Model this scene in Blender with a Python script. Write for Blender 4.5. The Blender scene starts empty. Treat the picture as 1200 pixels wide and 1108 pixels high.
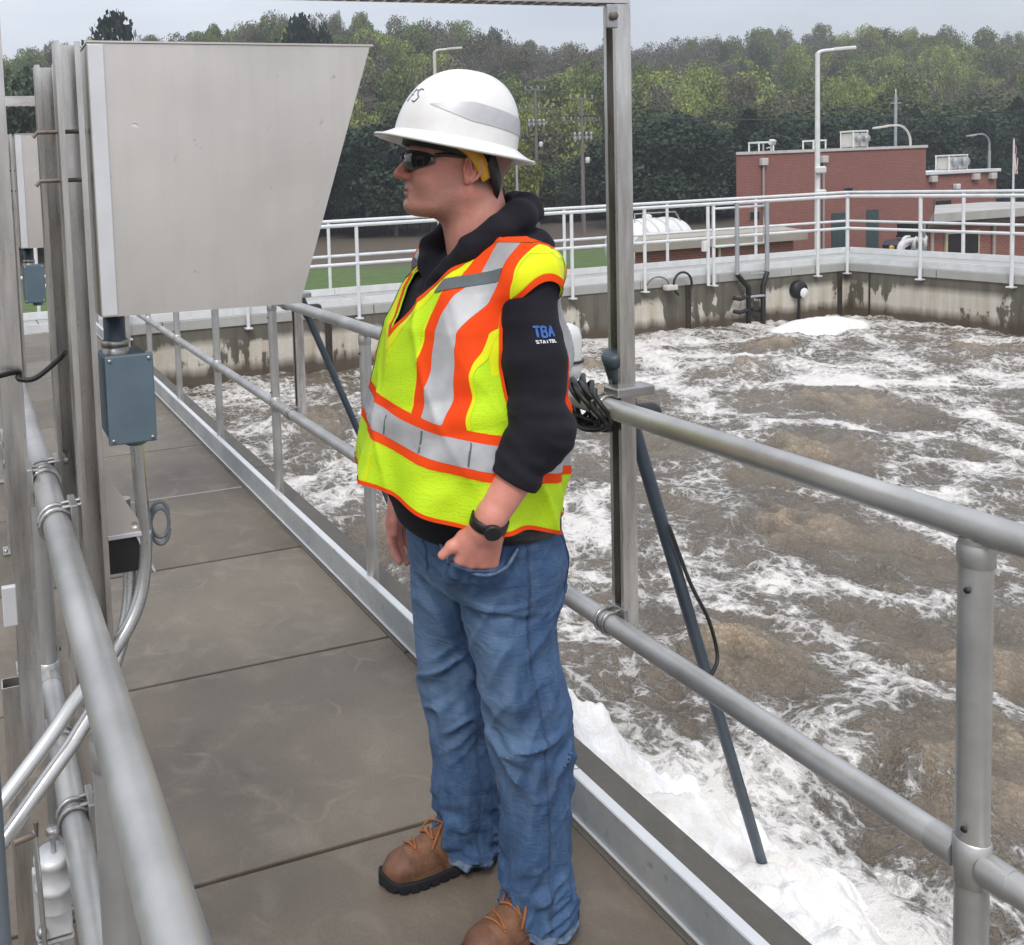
import bpy, bmesh, math, random
import numpy as np
from mathutils import Vector, Matrix
R = math.radians
PI = math.pi
scene = bpy.context.scene
COL = scene.collection
rnd = random.Random(7)
rng = np.random.RandomState(11)

# ------------------------------------------------------------------ camera
F_PX, YAW, PITCH, ROLL, EYE = 1084.45, 0.3090, 0.0737, -0.0433, 1.596
PPX, PPY = 307.65, 298.68          # principal point in the 1200 x 1108 photograph
def cam_axes():
    f = Vector((math.sin(YAW)*math.cos(PITCH), math.cos(YAW)*math.cos(PITCH), -math.sin(PITCH)))
    r = Vector((math.cos(YAW), -math.sin(YAW), 0)); u = r.cross(f)
    return (r*math.cos(ROLL)+u*math.sin(ROLL), -r*math.sin(ROLL)+u*math.cos(ROLL), f)
_r, _u, _f = cam_axes()
cam_data = bpy.data.cameras.new('camera')
cam = bpy.data.objects.new('camera', cam_data)
COL.objects.link(cam)
M = Matrix((( _r.x, _u.x, -_f.x), (_r.y, _u.y, -_f.y), (_r.z, _u.z, -_f.z))).to_4x4()
M.translation = Vector((0, 0, EYE))
cam.matrix_world = M
cam_data.sensor_fit = 'HORIZONTAL'
cam_data.sensor_width = 36.0
cam_data.lens = F_PX*36.0/1200
cam_data.shift_x = (600-PPX)/1200
cam_data.shift_y = -(554-PPY)/1200
cam_data.clip_start = 0.05
cam_data.clip_end = 3000
scene.camera = cam

# ------------------------------------------------------------------ sky, sun, exposure
world = bpy.data.worlds.new('World')
scene.world = world
world.use_nodes = True
wn = world.node_tree
wn.nodes.clear()
def wnode(t, **k):
    n = wn.nodes.new(t)
    for a, b in k.items(): setattr(n, a, b)
    return n
SUN_EL, SUN_AZ = R(52), R(215)      # azimuth from +Y, clockwise (behind the photographer, to the left)
w_out = wnode('ShaderNodeOutputWorld')
w_add = wnode('ShaderNodeAddShader')
w_b1 = wnode('ShaderNodeBackground'); w_b2 = wnode('ShaderNodeBackground')
sky = wnode('ShaderNodeTexSky', sky_type='NISHITA', sun_disc=False, sun_elevation=SUN_EL, sun_rotation=SUN_AZ,
            air_density=1.0, dust_density=3.0, ozone_density=1.0)
w_b1.inputs['Strength'].default_value = 0.05
w_tc = wnode('ShaderNodeTexCoord')
w_sep = wnode('ShaderNodeSeparateXYZ')
w_map = wnode('ShaderNodeMapping'); w_map.inputs['Scale'].default_value = (1.4, 1.4, 5.0)
w_noise = wnode('ShaderNodeTexNoise'); w_noise.inputs['Scale'].default_value = 1.6; w_noise.inputs['Detail'].default_value = 5
w_noise.inputs['Roughness'].default_value = 0.5
w_ramp = wnode('ShaderNodeValToRGB')
w_ramp.color_ramp.elements[0].position = 0.32; w_ramp.color_ramp.elements[0].color = (0.50, 0.515, 0.565, 1)
w_ramp.color_ramp.elements[1].position = 0.68; w_ramp.color_ramp.elements[1].color = (0.74, 0.75, 0.775, 1)
w_zen = wnode('ShaderNodeMapRange')
w_zen.inputs['From Min'].default_value = 0.0; w_zen.inputs['From Max'].default_value = 1.0
w_zen.inputs['To Min'].default_value = 0.86; w_zen.inputs['To Max'].default_value = 1.75
L = wn.links.new
L(sky.outputs[0], w_b1.inputs['Color'])
L(w_tc.outputs['Generated'], w_sep.inputs[0]); L(w_tc.outputs['Generated'], w_map.inputs[0])
L(w_map.outputs[0], w_noise.inputs['Vector']); L(w_noise.outputs['Fac'], w_ramp.inputs[0])
L(w_ramp.outputs[0], w_b2.inputs['Color'])
L(w_sep.outputs['Z'], w_zen.inputs['Value']); L(w_zen.outputs[0], w_b2.inputs['Strength'])
L(w_b1.outputs[0], w_add.inputs[0]); L(w_b2.outputs[0], w_add.inputs[1]); L(w_add.outputs[0], w_out.inputs['Surface'])

sun_data = bpy.data.lights.new('sun', 'SUN')
sun_data.energy = 1.5
sun_data.angle = R(14)
sun_data.color = (1.0, 0.96, 0.9)
sun = bpy.data.objects.new('sun', sun_data)
COL.objects.link(sun)
sdir = Vector((math.sin(SUN_AZ)*math.cos(SUN_EL), math.cos(SUN_AZ)*math.cos(SUN_EL), math.sin(SUN_EL)))
sun.rotation_euler = sdir.to_track_quat('Z', 'Y').to_euler()
sun.location = (0, 0, 30)
scene.view_settings.view_transform = 'Standard'
scene.view_settings.look = 'None'
scene.view_settings.gamma = 1
scene.view_settings.use_curve_mapping = False
scene.view_settings.exposure = 0.10
scene.cycles.max_bounces = 6
scene.cycles.transparent_max_bounces = 8
scene.cycles.caustics_reflective = False

# ------------------------------------------------------------------ helpers
def bake(me, m):
    if m is None: return
    if isinstance(m, (list, tuple)):
        for a in m: me.materials.append(a)
    else: me.materials.append(m)
def link_mesh(name, me, m=None, parent=None, loc=None, rot=None):
    bake(me, m)
    o = bpy.data.objects.new(name, me)
    COL.objects.link(o)
    if parent is not None: o.parent = parent
    if loc is not None: o.location = loc
    if rot is not None: o.rotation_euler = rot
    return o
def empty(name, loc=(0, 0, 0), rz=0.0):
    o = bpy.data.objects.new(name, None)
    o.empty_display_size = 0.1
    o.location = loc; o.rotation_euler = (0, 0, rz)
    COL.objects.link(o)
    return o
def tag(o, label=None, cat=None, group=None, kind=None):
    if label: o['label'] = label
    if cat: o['category'] = cat
    if group: o['group'] = group
    if kind: o['kind'] = kind
    return o
def kids(o): return [c for c in bpy.data.objects if c.parent == o]
def copy_tree(o, parent=None):
    c = o.copy(); COL.objects.link(c)
    if parent is not None: c.parent = parent
    for ch in kids(o): copy_tree(ch, c)
    return c

class MB:
    """collects shapes, links them as ONE mesh object"""
    def __init__(self): self.v = []; self.f = []; self.sm = []
    def add(self, vs, fs, smooth=False):
        b = len(self.v); self.v += [tuple(p) for p in vs]
        for f in fs: self.f.append(tuple(b+i for i in f)); self.sm.append(smooth)
        return self
    def box(self, x0, x1, y0, y1, z0, z1, bev=0.0, rot=None, org=None):
        if bev <= 0:
            vs = [(x, y, z) for x in (x0, x1) for y in (y0, y1) for z in (z0, z1)]
            fs = [(0,1,3,2), (4,6,7,5), (0,4,5,1), (2,3,7,6), (0,2,6,4), (1,5,7,3)]
        else:
            bm = bmesh.new(); bmesh.ops.create_cube(bm, size=1)
            for w in bm.verts: w.co = Vector(((x0+x1)/2+w.co.x*(x1-x0), (y0+y1)/2+w.co.y*(y1-y0), (z0+z1)/2+w.co.z*(z1-z0)))
            bmesh.ops.bevel(bm, geom=list(bm.edges), offset=bev, segments=2, affect='EDGES', profile=0.5)
            bm.verts.index_update()
            vs = [tuple(w.co) for w in bm.verts]; fs = [[w.index for w in f.verts] for f in bm.faces]
            bm.free()
        if rot is not None:
            o = Vector(org or (0, 0, 0)); vs = [tuple(o+rot@(Vector(p)-o)) for p in vs]
        return self.add(vs, fs)
    def tube(self, pts, r, n=12, cap=True, smooth=True, flat=None):
        pts = [Vector(p) for p in pts]
        rs = r if isinstance(r, (list, tuple)) else [r]*len(pts)
        ring = []
        up = None
        for i, p in enumerate(pts):
            t = (pts[min(i+1, len(pts)-1)]-pts[max(i-1, 0)]).normalized()
            if up is None:
                up = Vector((0, 0, 1)) if abs(t.z) < 0.9 else Vector((1, 0, 0))
            a = t.cross(up).normalized(); b = a.cross(t).normalized(); up = b
            fl = flat or 1.0
            ring.append([p+a*rs[i]*math.cos(2*PI*k/n)+b*rs[i]*fl*math.sin(2*PI*k/n) for k in range(n)])
        vs = [q for rg in ring for q in rg]; fs = []
        for i in range(len(pts)-1):
            for k in range(n):
                k2 = (k+1) % n
                fs.append((i*n+k, i*n+k2, (i+1)*n+k2, (i+1)*n+k))
        self.add(vs, fs, smooth)
        if cap:
            self.add(ring[0], [tuple(range(n))]); self.add(ring[-1], [tuple(reversed(range(n)))])
        return self
    def prism(self, poly, z0, z1, axis='z'):
        def P(a, b, c): return {'z': (a, b, c), 'y': (a, c, b), 'x': (c, a, b)}[axis]
        n = len(poly)
        vs = [P(a, b, z0) for a, b in poly]+[P(a, b, z1) for a, b in poly]
        fs = [tuple(reversed(range(n))), tuple(range(n, 2*n))]+[(i, (i+1) % n, n+(i+1) % n, n+i) for i in range(n)]
        return self.add(vs, fs)
    def lathe(self, prof, org=(0, 0, 0), n=24, rot=None, sx=1, sy=1):
        o = Vector(org); vs = []; fs = []
        for (r, z) in prof:
            for k in range(n):
                p = Vector((r*sx*math.cos(2*PI*k/n), r*sy*math.sin(2*PI*k/n), z))
                vs.append(o+(rot@p if rot is not None else p))
        for i in range(len(prof)-1):
            for k in range(n): fs.append((i*n+k, i*n+(k+1) % n, (i+1)*n+(k+1) % n, (i+1)*n+k))
        return self.add(vs, fs, True)
    def mesh(self, name, fix=True):
        me = bpy.data.meshes.new(name); me.from_pydata(self.v, [], self.f)
        me.polygons.foreach_set('use_smooth', self.sm)
        if fix:
            bm = bmesh.new(); bm.from_mesh(me); bmesh.ops.recalc_face_normals(bm, faces=bm.faces); bm.to_mesh(me); bm.free()
        me.update(); return me
    def build(self, name, m, parent=None, **k):
        return link_mesh(name, self.mesh(name), m, parent, **k)

def np_mesh(name, V, Fq, smooth=True, attrs=None):
    """fast mesh from arrays; Fq is (n,3) or (n,4)"""
    me = bpy.data.meshes.new(name)
    V = np.asarray(V, np.float32); Fq = np.asarray(Fq, np.int32)
    k = Fq.shape[1]
    me.vertices.add(len(V)); me.vertices.foreach_set('co', V.ravel())
    me.loops.add(Fq.size); me.loops.foreach_set('vertex_index', Fq.ravel())
    me.polygons.add(len(Fq))
    me.polygons.foreach_set('loop_start', np.arange(0, Fq.size, k, dtype=np.int32))
    me.polygons.foreach_set('loop_total', np.full(len(Fq), k, np.int32))
    me.polygons.foreach_set('use_smooth', np.full(len(Fq), smooth, bool))
    me.update(calc_edges=True)
    for nm, val in (attrs or {}).items():
        val = np.asarray(val, np.float32)
        if val.ndim == 1:
            a = me.attributes.new(nm, 'FLOAT', 'POINT'); a.data.foreach_set('value', val)
        else:
            a = me.attributes.new(nm, 'FLOAT_COLOR', 'POINT')
            if val.shape[1] == 3: val = np.concatenate([val, np.ones((len(val), 1), np.float32)], 1)
            a.data.foreach_set('color', val.ravel())
    return me

# value noise for arrays
_NT = np.random.RandomState(3).rand(32, 32, 32).astype(np.float32)
def vnoise(x, y, z):
    xi = np.floor(x); yi = np.floor(y); zi = np.floor(z)
    fx = x-xi; fy = y-yi; fz = z-zi
    fx = fx*fx*(3-2*fx); fy = fy*fy*(3-2*fy); fz = fz*fz*(3-2*fz)
    xi = xi.astype(np.int32) & 31; yi = yi.astype(np.int32) & 31; zi = zi.astype(np.int32) & 31
    x1 = (xi+1) & 31; y1 = (yi+1) & 31; z1 = (zi+1) & 31
    a = _NT[xi, yi, zi]*(1-fx)+_NT[x1, yi, zi]*fx
    b = _NT[xi, y1, zi]*(1-fx)+_NT[x1, y1, zi]*fx
    c = _NT[xi, yi, z1]*(1-fx)+_NT[x1, yi, z1]*fx
    d = _NT[xi, y1, z1]*(1-fx)+_NT[x1, y1, z1]*fx
    return (a*(1-fy)+b*fy)*(1-fz)+(c*(1-fy)+d*fy)*fz
def fbm(x, y, z, o=4, g=0.5):
    s = 0; a = 1; t = 0
    for i in range(o):
        s = s+a*vnoise(x*2**i+i*7.3, y*2**i+i*3.1, z*2**i+i*5.7); t += a; a *= g
    return s/t
def sstep(a, b, x):
    t = np.clip((x-a)/(b-a), 0, 1); return t*t*(3-2*t)

# ------------------------------------------------------------------ materials
class NT:
    def __init__(self, name):
        self.m = bpy.data.materials.new(name); self.m.use_nodes = True
        self.t = self.m.node_tree; self.b = self.t.nodes['Principled BSDF']; self.out = self.t.nodes['Material Output']
    def n(self, ty, ins=None, **k):
        x = self.t.nodes.new(ty)
        for a, b in k.items(): setattr(x, a, b)
        for a, b in (ins or {}).items(): self.set(x.inputs[a], b)
        return x
    def set(self, sock, v):
        if hasattr(v, 'is_linked') or hasattr(v, 'links'): self.t.links.new(v, sock)
        else:
            if isinstance(v, (tuple, list)) and len(v) == 3 and sock.type == 'RGBA': v = (*v, 1)
            sock.default_value = v
    def coord(self, kind='Object', scale=(1, 1, 1), rot=(0, 0, 0), loc=(0, 0, 0)):
        c = self.n('ShaderNodeTexCoord')
        return self.n('ShaderNodeMapping', {'Vector': c.outputs[kind], 'Scale': scale, 'Rotation': rot, 'Location': loc}).outputs[0]
    def noise(self, vec, scale=5, detail=4, rough=0.55, dist=0.0):
        return self.n('ShaderNodeTexNoise', {'Vector': vec, 'Scale': scale, 'Detail': detail, 'Roughness': rough, 'Distortion': dist}).outputs['Fac']
    def ramp(self, fac, stops):
        r = self.n('ShaderNodeValToRGB', {'Fac': fac}); e = r.color_ramp.elements
        while len(e) < len(stops): e.new(0.5)
        for i, (p, c) in enumerate(stops):
            e[i].position = p
            if not isinstance(c, (tuple, list)): c = (c, c, c)
            e[i].color = (*c, 1) if len(c) == 3 else c
        return r.outputs[0]
    def mix(self, fac, a, b, mode='MIX'):
        x = self.n('ShaderNodeMix', data_type='RGBA', blend_type=mode)
        self.set(x.inputs[0], fac); self.set(x.inputs[6], a); self.set(x.inputs[7], b)
        return x.outputs[2]
    def math(self, op, a, b=0.0, c=None):
        x = self.n('ShaderNodeMath', operation=op)
        self.set(x.inputs[0], a); self.set(x.inputs[1], b)
        if c is not None: self.set(x.inputs[2], c)
        return x.outputs[0]
    def attr(self, name, out='Fac'):
        return self.n('ShaderNodeAttribute', attribute_name=name).outputs[out]
    def bump(self, h, strength=0.2, dist=0.01, normal=None):
        x = self.n('ShaderNodeBump', {'Height': h, 'Strength': strength, 'Distance': dist})
        if normal is not None: self.set(x.inputs['Normal'], normal)
        return x.outputs[0]
    def fin(self, base=None, rough=None, metal=None, normal=None, **k):
        if base is not None: self.set(self.b.inputs['Base Color'], base)
        if rough is not None: self.set(self.b.inputs['Roughness'], rough)
        if metal is not None: self.set(self.b.inputs['Metallic'], metal)
        if normal is not None: self.set(self.b.inputs['Normal'], normal)
        for a, b in k.items(): self.set(self.b.inputs[a.replace('_', ' ')], b)
        return self.m

def simple(name, a, b=None, rough=0.6, metal=0.0, scale=8, bump=0.1, bdist=0.004, detail=4, stretch=(1, 1, 1), kind='Object', r2=None, **k):
    """two-tone noisy material"""
    t = NT(name); b = b or tuple(c*0.8 for c in a)
    v = t.coord(kind, stretch)
    n1 = t.noise(v, scale, detail)
    n2 = t.noise(v, scale*9, 3)
    f = t.ramp(n1, [(0.3, 0.0), (0.7, 1.0)])
    c = t.mix(f, b, a)
    ro = t.math('MULTIPLY_ADD', n2, 0.18, rough-0.09)
    return t.fin(c, ro, metal, t.bump(n2, bump, bdist), **k)

def m_aluminium(name='anodised_aluminium', base=(0.56, 0.58, 0.59), dark=(0.42, 0.44, 0.45), rough=0.42, metal=0.75):
    t = NT(name); v = t.coord('Object')
    n = t.noise(v, 6, 5); n2 = t.noise(v, 60, 3)
    c = t.mix(t.ramp(n, [(0.35, 0), (0.7, 1)]), dark, base)
    c = t.mix(t.ramp(n2, [(0.68, 0), (0.80, 0.6)]), c, tuple(x*0.8 for x in dark))
    return t.fin(c, t.math('MULTIPLY_ADD', n2, 0.25, rough-0.1), metal, t.bump(n2, 0.08, 0.002))
M_RAIL = m_aluminium('rail_aluminium', (0.60, 0.60, 0.59), (0.40, 0.40, 0.39), 0.40, 0.75)
M_WHITE_RAIL = m_aluminium('pale_rail_paint', (0.76, 0.78, 0.79), (0.64, 0.66, 0.66), 0.5, 0.15)
def m_stainless():
    t = NT('stainless_painted_reflections')
    v = t.coord('Object', (1, 1, 0.12)); v2 = t.coord('Object')
    n = t.noise(v, 22, 5, 0.6); n2 = t.noise(v2, 5, 4); n3 = t.noise(v, 90, 3)
    c = t.mix(t.ramp(n, [(0.3, 0), (0.7, 1)]), (0.36, 0.34, 0.32), (0.80, 0.78, 0.75))  # light and dark lengthwise streaks paint reflections into the base colour
    c = t.mix(t.ramp(n2, [(0.5, 0), (0.75, 0.8)]), c, (0.50, 0.46, 0.42))
    return t.fin(c, t.math('MULTIPLY_ADD', n3, 0.28, 0.16), 0.9, t.bump(n3, 0.1, 0.002))
M_STRUT = m_stainless()
def m_sheet():
    t = NT('satin_sheet_aluminium'); v = t.coord('Object')
    g = t.noise(v, 2.2, 4, 0.55); sp = t.noise(v, 38, 4, 0.6)
    st = t.noise(t.coord('Object', (1, 1, 0.05)), 30, 4, 0.6); st2 = t.noise(t.coord('Object', (1, 1, 0.3)), 7, 5, 0.6)
    c = t.mix(t.ramp(g, [(0.3, 0), (0.7, 1)]), (0.62, 0.585, 0.545), (0.78, 0.735, 0.68))
    c = t.mix(t.math('MULTIPLY', t.ramp(st, [(0.4, 0), (0.75, 1)]), 0.25), c, (0.50, 0.48, 0.46))
    c = t.mix(t.math('MULTIPLY', t.ramp(st2, [(0.45, 0), (0.7, 1)]), 0.30), c, (0.52, 0.50, 0.48))
    c = t.mix(t.ramp(sp, [(0.66, 0), (0.75, 1)]), c, (0.44, 0.42, 0.4))
    vo = t.n('ShaderNodeTexVoronoi', {'Vector': v, 'Scale': 14.0}, feature='F1').outputs['Distance']
    dent = t.ramp(vo, [(0.03, 0.0), (0.09, 1.0)])
    msk = t.noise(v, 9, 2); msk = t.ramp(msk, [(0.52, 1.0), (0.6, 0.0)])
    dent = t.math('MAXIMUM', dent, msk)
    broad = t.noise(v, 3.0, 2)
    nb = t.bump(dent, 0.6, 0.005); nb = t.bump(broad, 0.35, 0.02, nb)
    return t.fin(c, t.math('MULTIPLY_ADD', t.math('ADD', sp, st), 0.16, 0.25), 0.82, nb)
M_SHEET = m_sheet()
M_SHEET_EDGE = simple('folded_sheet_edge', (0.74, 0.75, 0.76), (0.66, 0.67, 0.68), 0.45, 0.4, 10, 0.05)
M_BLUEBOX = simple('blue_grey_enclosure_paint', (0.130, 0.182, 0.222), (0.10, 0.145, 0.18), 0.45, 0.1, 12, 0.05)
M_DKBLUE = simple('slate_blue_tube', (0.060, 0.085, 0.115), (0.040, 0.058, 0.08), 0.42, 0.0, 10, 0.08)
M_CONDUIT = m_aluminium('polished_conduit', (0.66, 0.66, 0.64), (0.5, 0.5, 0.49), 0.28, 0.85)
M_GREYPIPE = simple('grey_pvc_pipe', (0.17, 0.20, 0.225), (0.13, 0.155, 0.18), 0.45, 0.0, 6, 0.04)
M_BLACK = simple('black_rubber', (0.018, 0.018, 0.02), (0.012, 0.012, 0.013), 0.5, 0.0, 20, 0.1)
M_BOLT = m_aluminium('zinc_bolt', (0.6, 0.6, 0.6), (0.35, 0.34, 0.33), 0.35, 0.9)
M_RUST = simple('brown_strut', (0.23, 0.185, 0.15), (0.14, 0.115, 0.095), 0.6, 0.3, 18, 0.2)

def m_concrete(name, a, b, stain, scratch=True, scale=1.3):
    t = NT(name); v = t.coord('Object')
    n = t.noise(v, scale, 6, 0.6); n2 = t.noise(v, scale*5.5, 6, 0.62, 0.6); n3 = t.noise(v, 120, 4, 0.7)
    c = t.mix(t.ramp(n, [(0.32, 0), (0.68, 1)]), b, a)
    c = t.mix(t.math('MULTIPLY', t.ramp(n2, [(0.5, 0), (0.78, 1)]), 0.55), c, stain)
    c = t.mix(t.math('MULTIPLY', t.ramp(n3, [(0.35, 0), (0.7, 1)]), 0.25), c, tuple(x*0.72 for x in b))
    if scratch:
        vs = t.n('ShaderNodeVectorMath', {0: v, 1: t.n('ShaderNodeTexNoise', {'Vector': v, 'Scale': 1.7, 'Detail': 3}).outputs['Color']}, operation='ADD').outputs[0]
        vo = t.n('ShaderNodeTexVoronoi', {'Vector': vs, 'Scale': 1.9}, feature='DISTANCE_TO_EDGE').outputs['Distance']
        line = t.ramp(vo, [(0.004, 1.0), (0.028, 0.0)])
        brk = t.ramp(t.noise(v, 5, 3), [(0.5, 0), (0.66, 1)])
        c = t.mix(t.math('MULTIPLY', t.math('MULTIPLY', line, brk), 0.35), c, tuple(min(1, x*1.55) for x in a))
    n4 = t.noise(v, 420, 3, 0.7)
    c = t.mix(t.math('MULTIPLY', t.ramp(n4, [(0.55, 0), (0.72, 1)]), 0.35), c, tuple(x*1.5 for x in a))
    c = t.mix(t.math('MULTIPLY', t.ramp(n4, [(0.28, 1), (0.42, 0)]), 0.35), c, tuple(x*0.5 for x in b))
    nb = t.bump(n3, 0.3, 0.004); nb = t.bump(n2, 0.15, 0.01, nb); nb = t.bump(n4, 0.3, 0.001, nb)
    return t.fin(c, t.math('MULTIPLY_ADD', n, 0.5, 0.28), 0, nb)
M_DECK = m_concrete('worn_deck_concrete', (0.215, 0.182, 0.143), (0.108, 0.090, 0.070), (0.290, 0.255, 0.208))
M_KERB = m_concrete('dark_edge_concrete', (0.115, 0.105, 0.088), (0.075, 0.068, 0.056), (0.155, 0.145, 0.12), False, 2.5)
# ================================================================== setting: ground, basin, walkways
DECK_X0, DECK_X1 = -0.05, 1.559
YF, XC = 10.99, 13.13               # inner faces of the basin's far and right walls
WATER_Z = -0.80
GROUND_Z = -3.1
J0, JS = 1.9864, 0.894
XR, Y0R, SR, HT, HM = 1.39, 0.951, 1.098, 1.05, 0.5313
XL = 0.113

# ground sheet with a field that climbs into the wooded hill
def terrain(x, y):
    x = np.asarray(x, float); y = np.asarray(y, float)
    d = y+0.10*(x-60)
    g = GROUND_Z-0.9*sstep(30, 75, y)
    h = 37.0*sstep(92, 235, d)+8*sstep(200, 420, d)
    h = h*(0.90+0.16*np.sin(x*0.021+1.0)*sstep(110, 200, d))-sstep(215, 330, x)*15*sstep(110, 220, d)
    left = sstep(95, 5, x)
    h = h*(1-0.36*left)
    return g+h
def m_ground():
    t = NT('meadow_ground'); v = t.coord('Object')
    n = t.noise(v, 0.05, 4); n2 = t.noise(v, 1.2, 5); n3 = t.noise(v, 9, 3)
    grass = t.mix(t.ramp(n2, [(0.3, 0), (0.7, 1)]), (0.055, 0.10, 0.022), (0.10, 0.155, 0.04))
    dry = t.mix(t.ramp(n3, [(0.3, 0), (0.7, 1)]), (0.065, 0.05, 0.035), (0.12, 0.095, 0.065))
    y = t.n('ShaderNodeSeparateXYZ', {0: v}).outputs['Y']
    yy = t.math('ADD', y, t.math('MULTIPLY', t.math('SUBTRACT', n, 0.5), 22.0))
    yy = t.math('MULTIPLY_ADD', t.math('SUBTRACT', n2, 0.5), 6.0, yy)
    far = t.n('ShaderNodeMapRange', {'Value': yy, 'From Min': 49.0, 'From Max': 54.0}).outputs[0]
    c = t.mix(far, grass, dry)
    nearm = t.n('ShaderNodeMapRange', {'Value': yy, 'From Min': 17.0, 'From Max': 14.0}).outputs[0]
    unseen_gravel = t.mix(t.ramp(n3, [(0.3, 0), (0.7, 1)]), (0.16, 0.15, 0.135), (0.24, 0.225, 0.205))  # unseen near ground, made grey so the metal does not reflect green
    c = t.mix(nearm, c, unseen_gravel)
    return t.fin(c, 0.9, 0, t.bump(n3, 0.5, 0.08))
gx = np.concatenate([np.linspace(-400, -40, 19), np.linspace(-30, 130, 41), np.linspace(140, 700, 36)])
gy = np.concatenate([np.linspace(-120, 28, 12), np.linspace(32, 260, 58), np.linspace(270, 900, 22)])
GX, GY = np.meshgrid(gx, gy, indexing='ij')
GZ = terrain(GX, GY)
near = (GX > -30) & (GX < 60) & (GY < 60)
ni, nj = GX.shape
idx = np.arange(ni*nj).reshape(ni, nj)
Fq = np.stack([idx[:-1, :-1], idx[1:, :-1], idx[1:, 1:], idx[:-1, 1:]], -1).reshape(-1, 4)
cx_ = GX[:-1, :-1].reshape(-1); cy_ = GY[:-1, :-1].reshape(-1)
ground = link_mesh('ground', np_mesh('ground', np.stack([GX, GY, GZ], -1).reshape(-1, 3), Fq), m_ground())
tag(ground, kind='structure')
# asphalt yard in front of the brick buildings
yard = MB().box(24.5, 60, 19.2, 34.9, GROUND_Z+0.004, GROUND_Z+0.008).build('yard_asphalt', simple('asphalt', (0.055, 0.055, 0.06), (0.04, 0.04, 0.043), 0.85, 0, 3, 0.3))
tag(yard, kind='structure')

# concrete of the basin: stained walls
def m_basin():
    t = NT('stained_basin_concrete'); v = t.coord('Object')
    sep = t.n('ShaderNodeSeparateXYZ', {0: v})
    # coordinate that runs along either wall
    along = t.math('ADD', sep.outputs['X'], t.math('MULTIPLY', sep.outputs['Y'], -1.0))
    av = t.n('ShaderNodeCombineXYZ', {'X': along, 'Y': 0.0, 'Z': t.math('MULTIPLY', sep.outputs['Z'], 0.12)}).outputs[0]
    streak = t.noise(av, 5.5, 5, 0.6)
    av2 = t.n('ShaderNodeCombineXYZ', {'X': along, 'Y': 3.0, 'Z': t.math('MULTIPLY', sep.outputs['Z'], 0.9)}).outputs[0]
    blob = t.noise(av2, 1.5, 5, 0.6, 0.3)
    blob2 = t.noise(av2, 1.05, 2, 0.5)
    base = t.mix(t.ramp(streak, [(0.3, 0), (0.7, 1)]), (0.085, 0.078, 0.062), (0.185, 0.172, 0.14))
    pale = t.mix(t.ramp(streak, [(0.3, 0), (0.6, 1)]), (0.48, 0.41, 0.30), (0.68, 0.65, 0.58))
    pm = t.math('ADD', blob, t.math('MULTIPLY', t.math('SUBTRACT', streak, 0.5), 0.55))
    pm = t.math('ADD', pm, t.math('MULTIPLY', t.math('SUBTRACT', blob2, 0.5), 0.5))
    # pale patches sit in the lower half
    zz = t.n('ShaderNodeMapRange', {'Value': sep.outputs['Z'], 'From Min': -0.2, 'From Max': -0.42}).outputs[0]
    pm = t.math('ADD', pm, t.math('MULTIPLY', zz, 0.10))
    pmask = t.math('MULTIPLY', t.ramp(pm, [(0.545, 0), (0.575, 1)]), t.ramp(zz, [(0.2, 0), (0.7, 1)]))
    c = t.mix(pmask, base, pale)
    # brown tide line above the water
    zn = t.math('ADD', sep.outputs['Z'], t.math('MULTIPLY', t.math('SUBTRACT', streak, 0.5), 0.18))
    low = t.n('ShaderNodeMapRange', {'Value': zn, 'From Min': -0.56, 'From Max': -0.70}).outputs[0]
    c = t.mix(t.ramp(low, [(0.0, 0), (0.5, 0.55), (1, 0.95)]), c, (0.085, 0.062, 0.042))
    fine = t.noise(v, 40, 4, 0.6)
    c = t.mix(t.math('MULTIPLY', fine, 0.35), c, (0.06, 0.055, 0.045))
    return t.fin(c, 0.75, 0, t.bump(fine, 0.35, 0.01))
M_BASIN = m_basin()
WALL_TOP = -0.12
w = MB().box(DECK_X1-0.001, XC+0.3, YF, YF+0.30, -3.05, WALL_TOP).build('basin_wall', M_BASIN)
tag(w, 'stained concrete basin wall across the far end of the churning tank', 'wall', 'walls of the aeration basin')
w = MB().box(XC, XC+0.30, -3.0, YF-0.003, -3.05, WALL_TOP).build('basin_wall', M_BASIN)
tag(w, 'stained concrete basin wall down the right side of the tank', 'wall', 'walls of the aeration basin')
w = MB().box(DECK_X1-0.30, DECK_X1-0.04, -3.0, YF-0.003, -3.05, -0.265).build('basin_wall', M_BASIN)
tag(w, 'concrete basin wall under the walkway where the man stands', 'wall', 'walls of the aeration basin')
# wall joints: dark vertical recess strips
wj = simple('joint_sealant', (0.05, 0.042, 0.035), (0.03, 0.027, 0.022), 0.9, 0, 20, 0.2)
def wall_joint(x0, x1, y0, y1):
    o = MB().box(x0, x1, y0, y1, -1.0, WALL_TOP-0.01).build('wall_joint', wj)
    return tag(o, kind='structure')
for x in (4.35, 6.2, 10.05, 12.98): wall_joint(x-0.045, x+0.045, YF-0.012, YF-0.0005)
for y in (10.6, 7.4, 4.6): wall_joint(XC-0.012, XC-0.0005, y-0.012, y+0.012)

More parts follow.
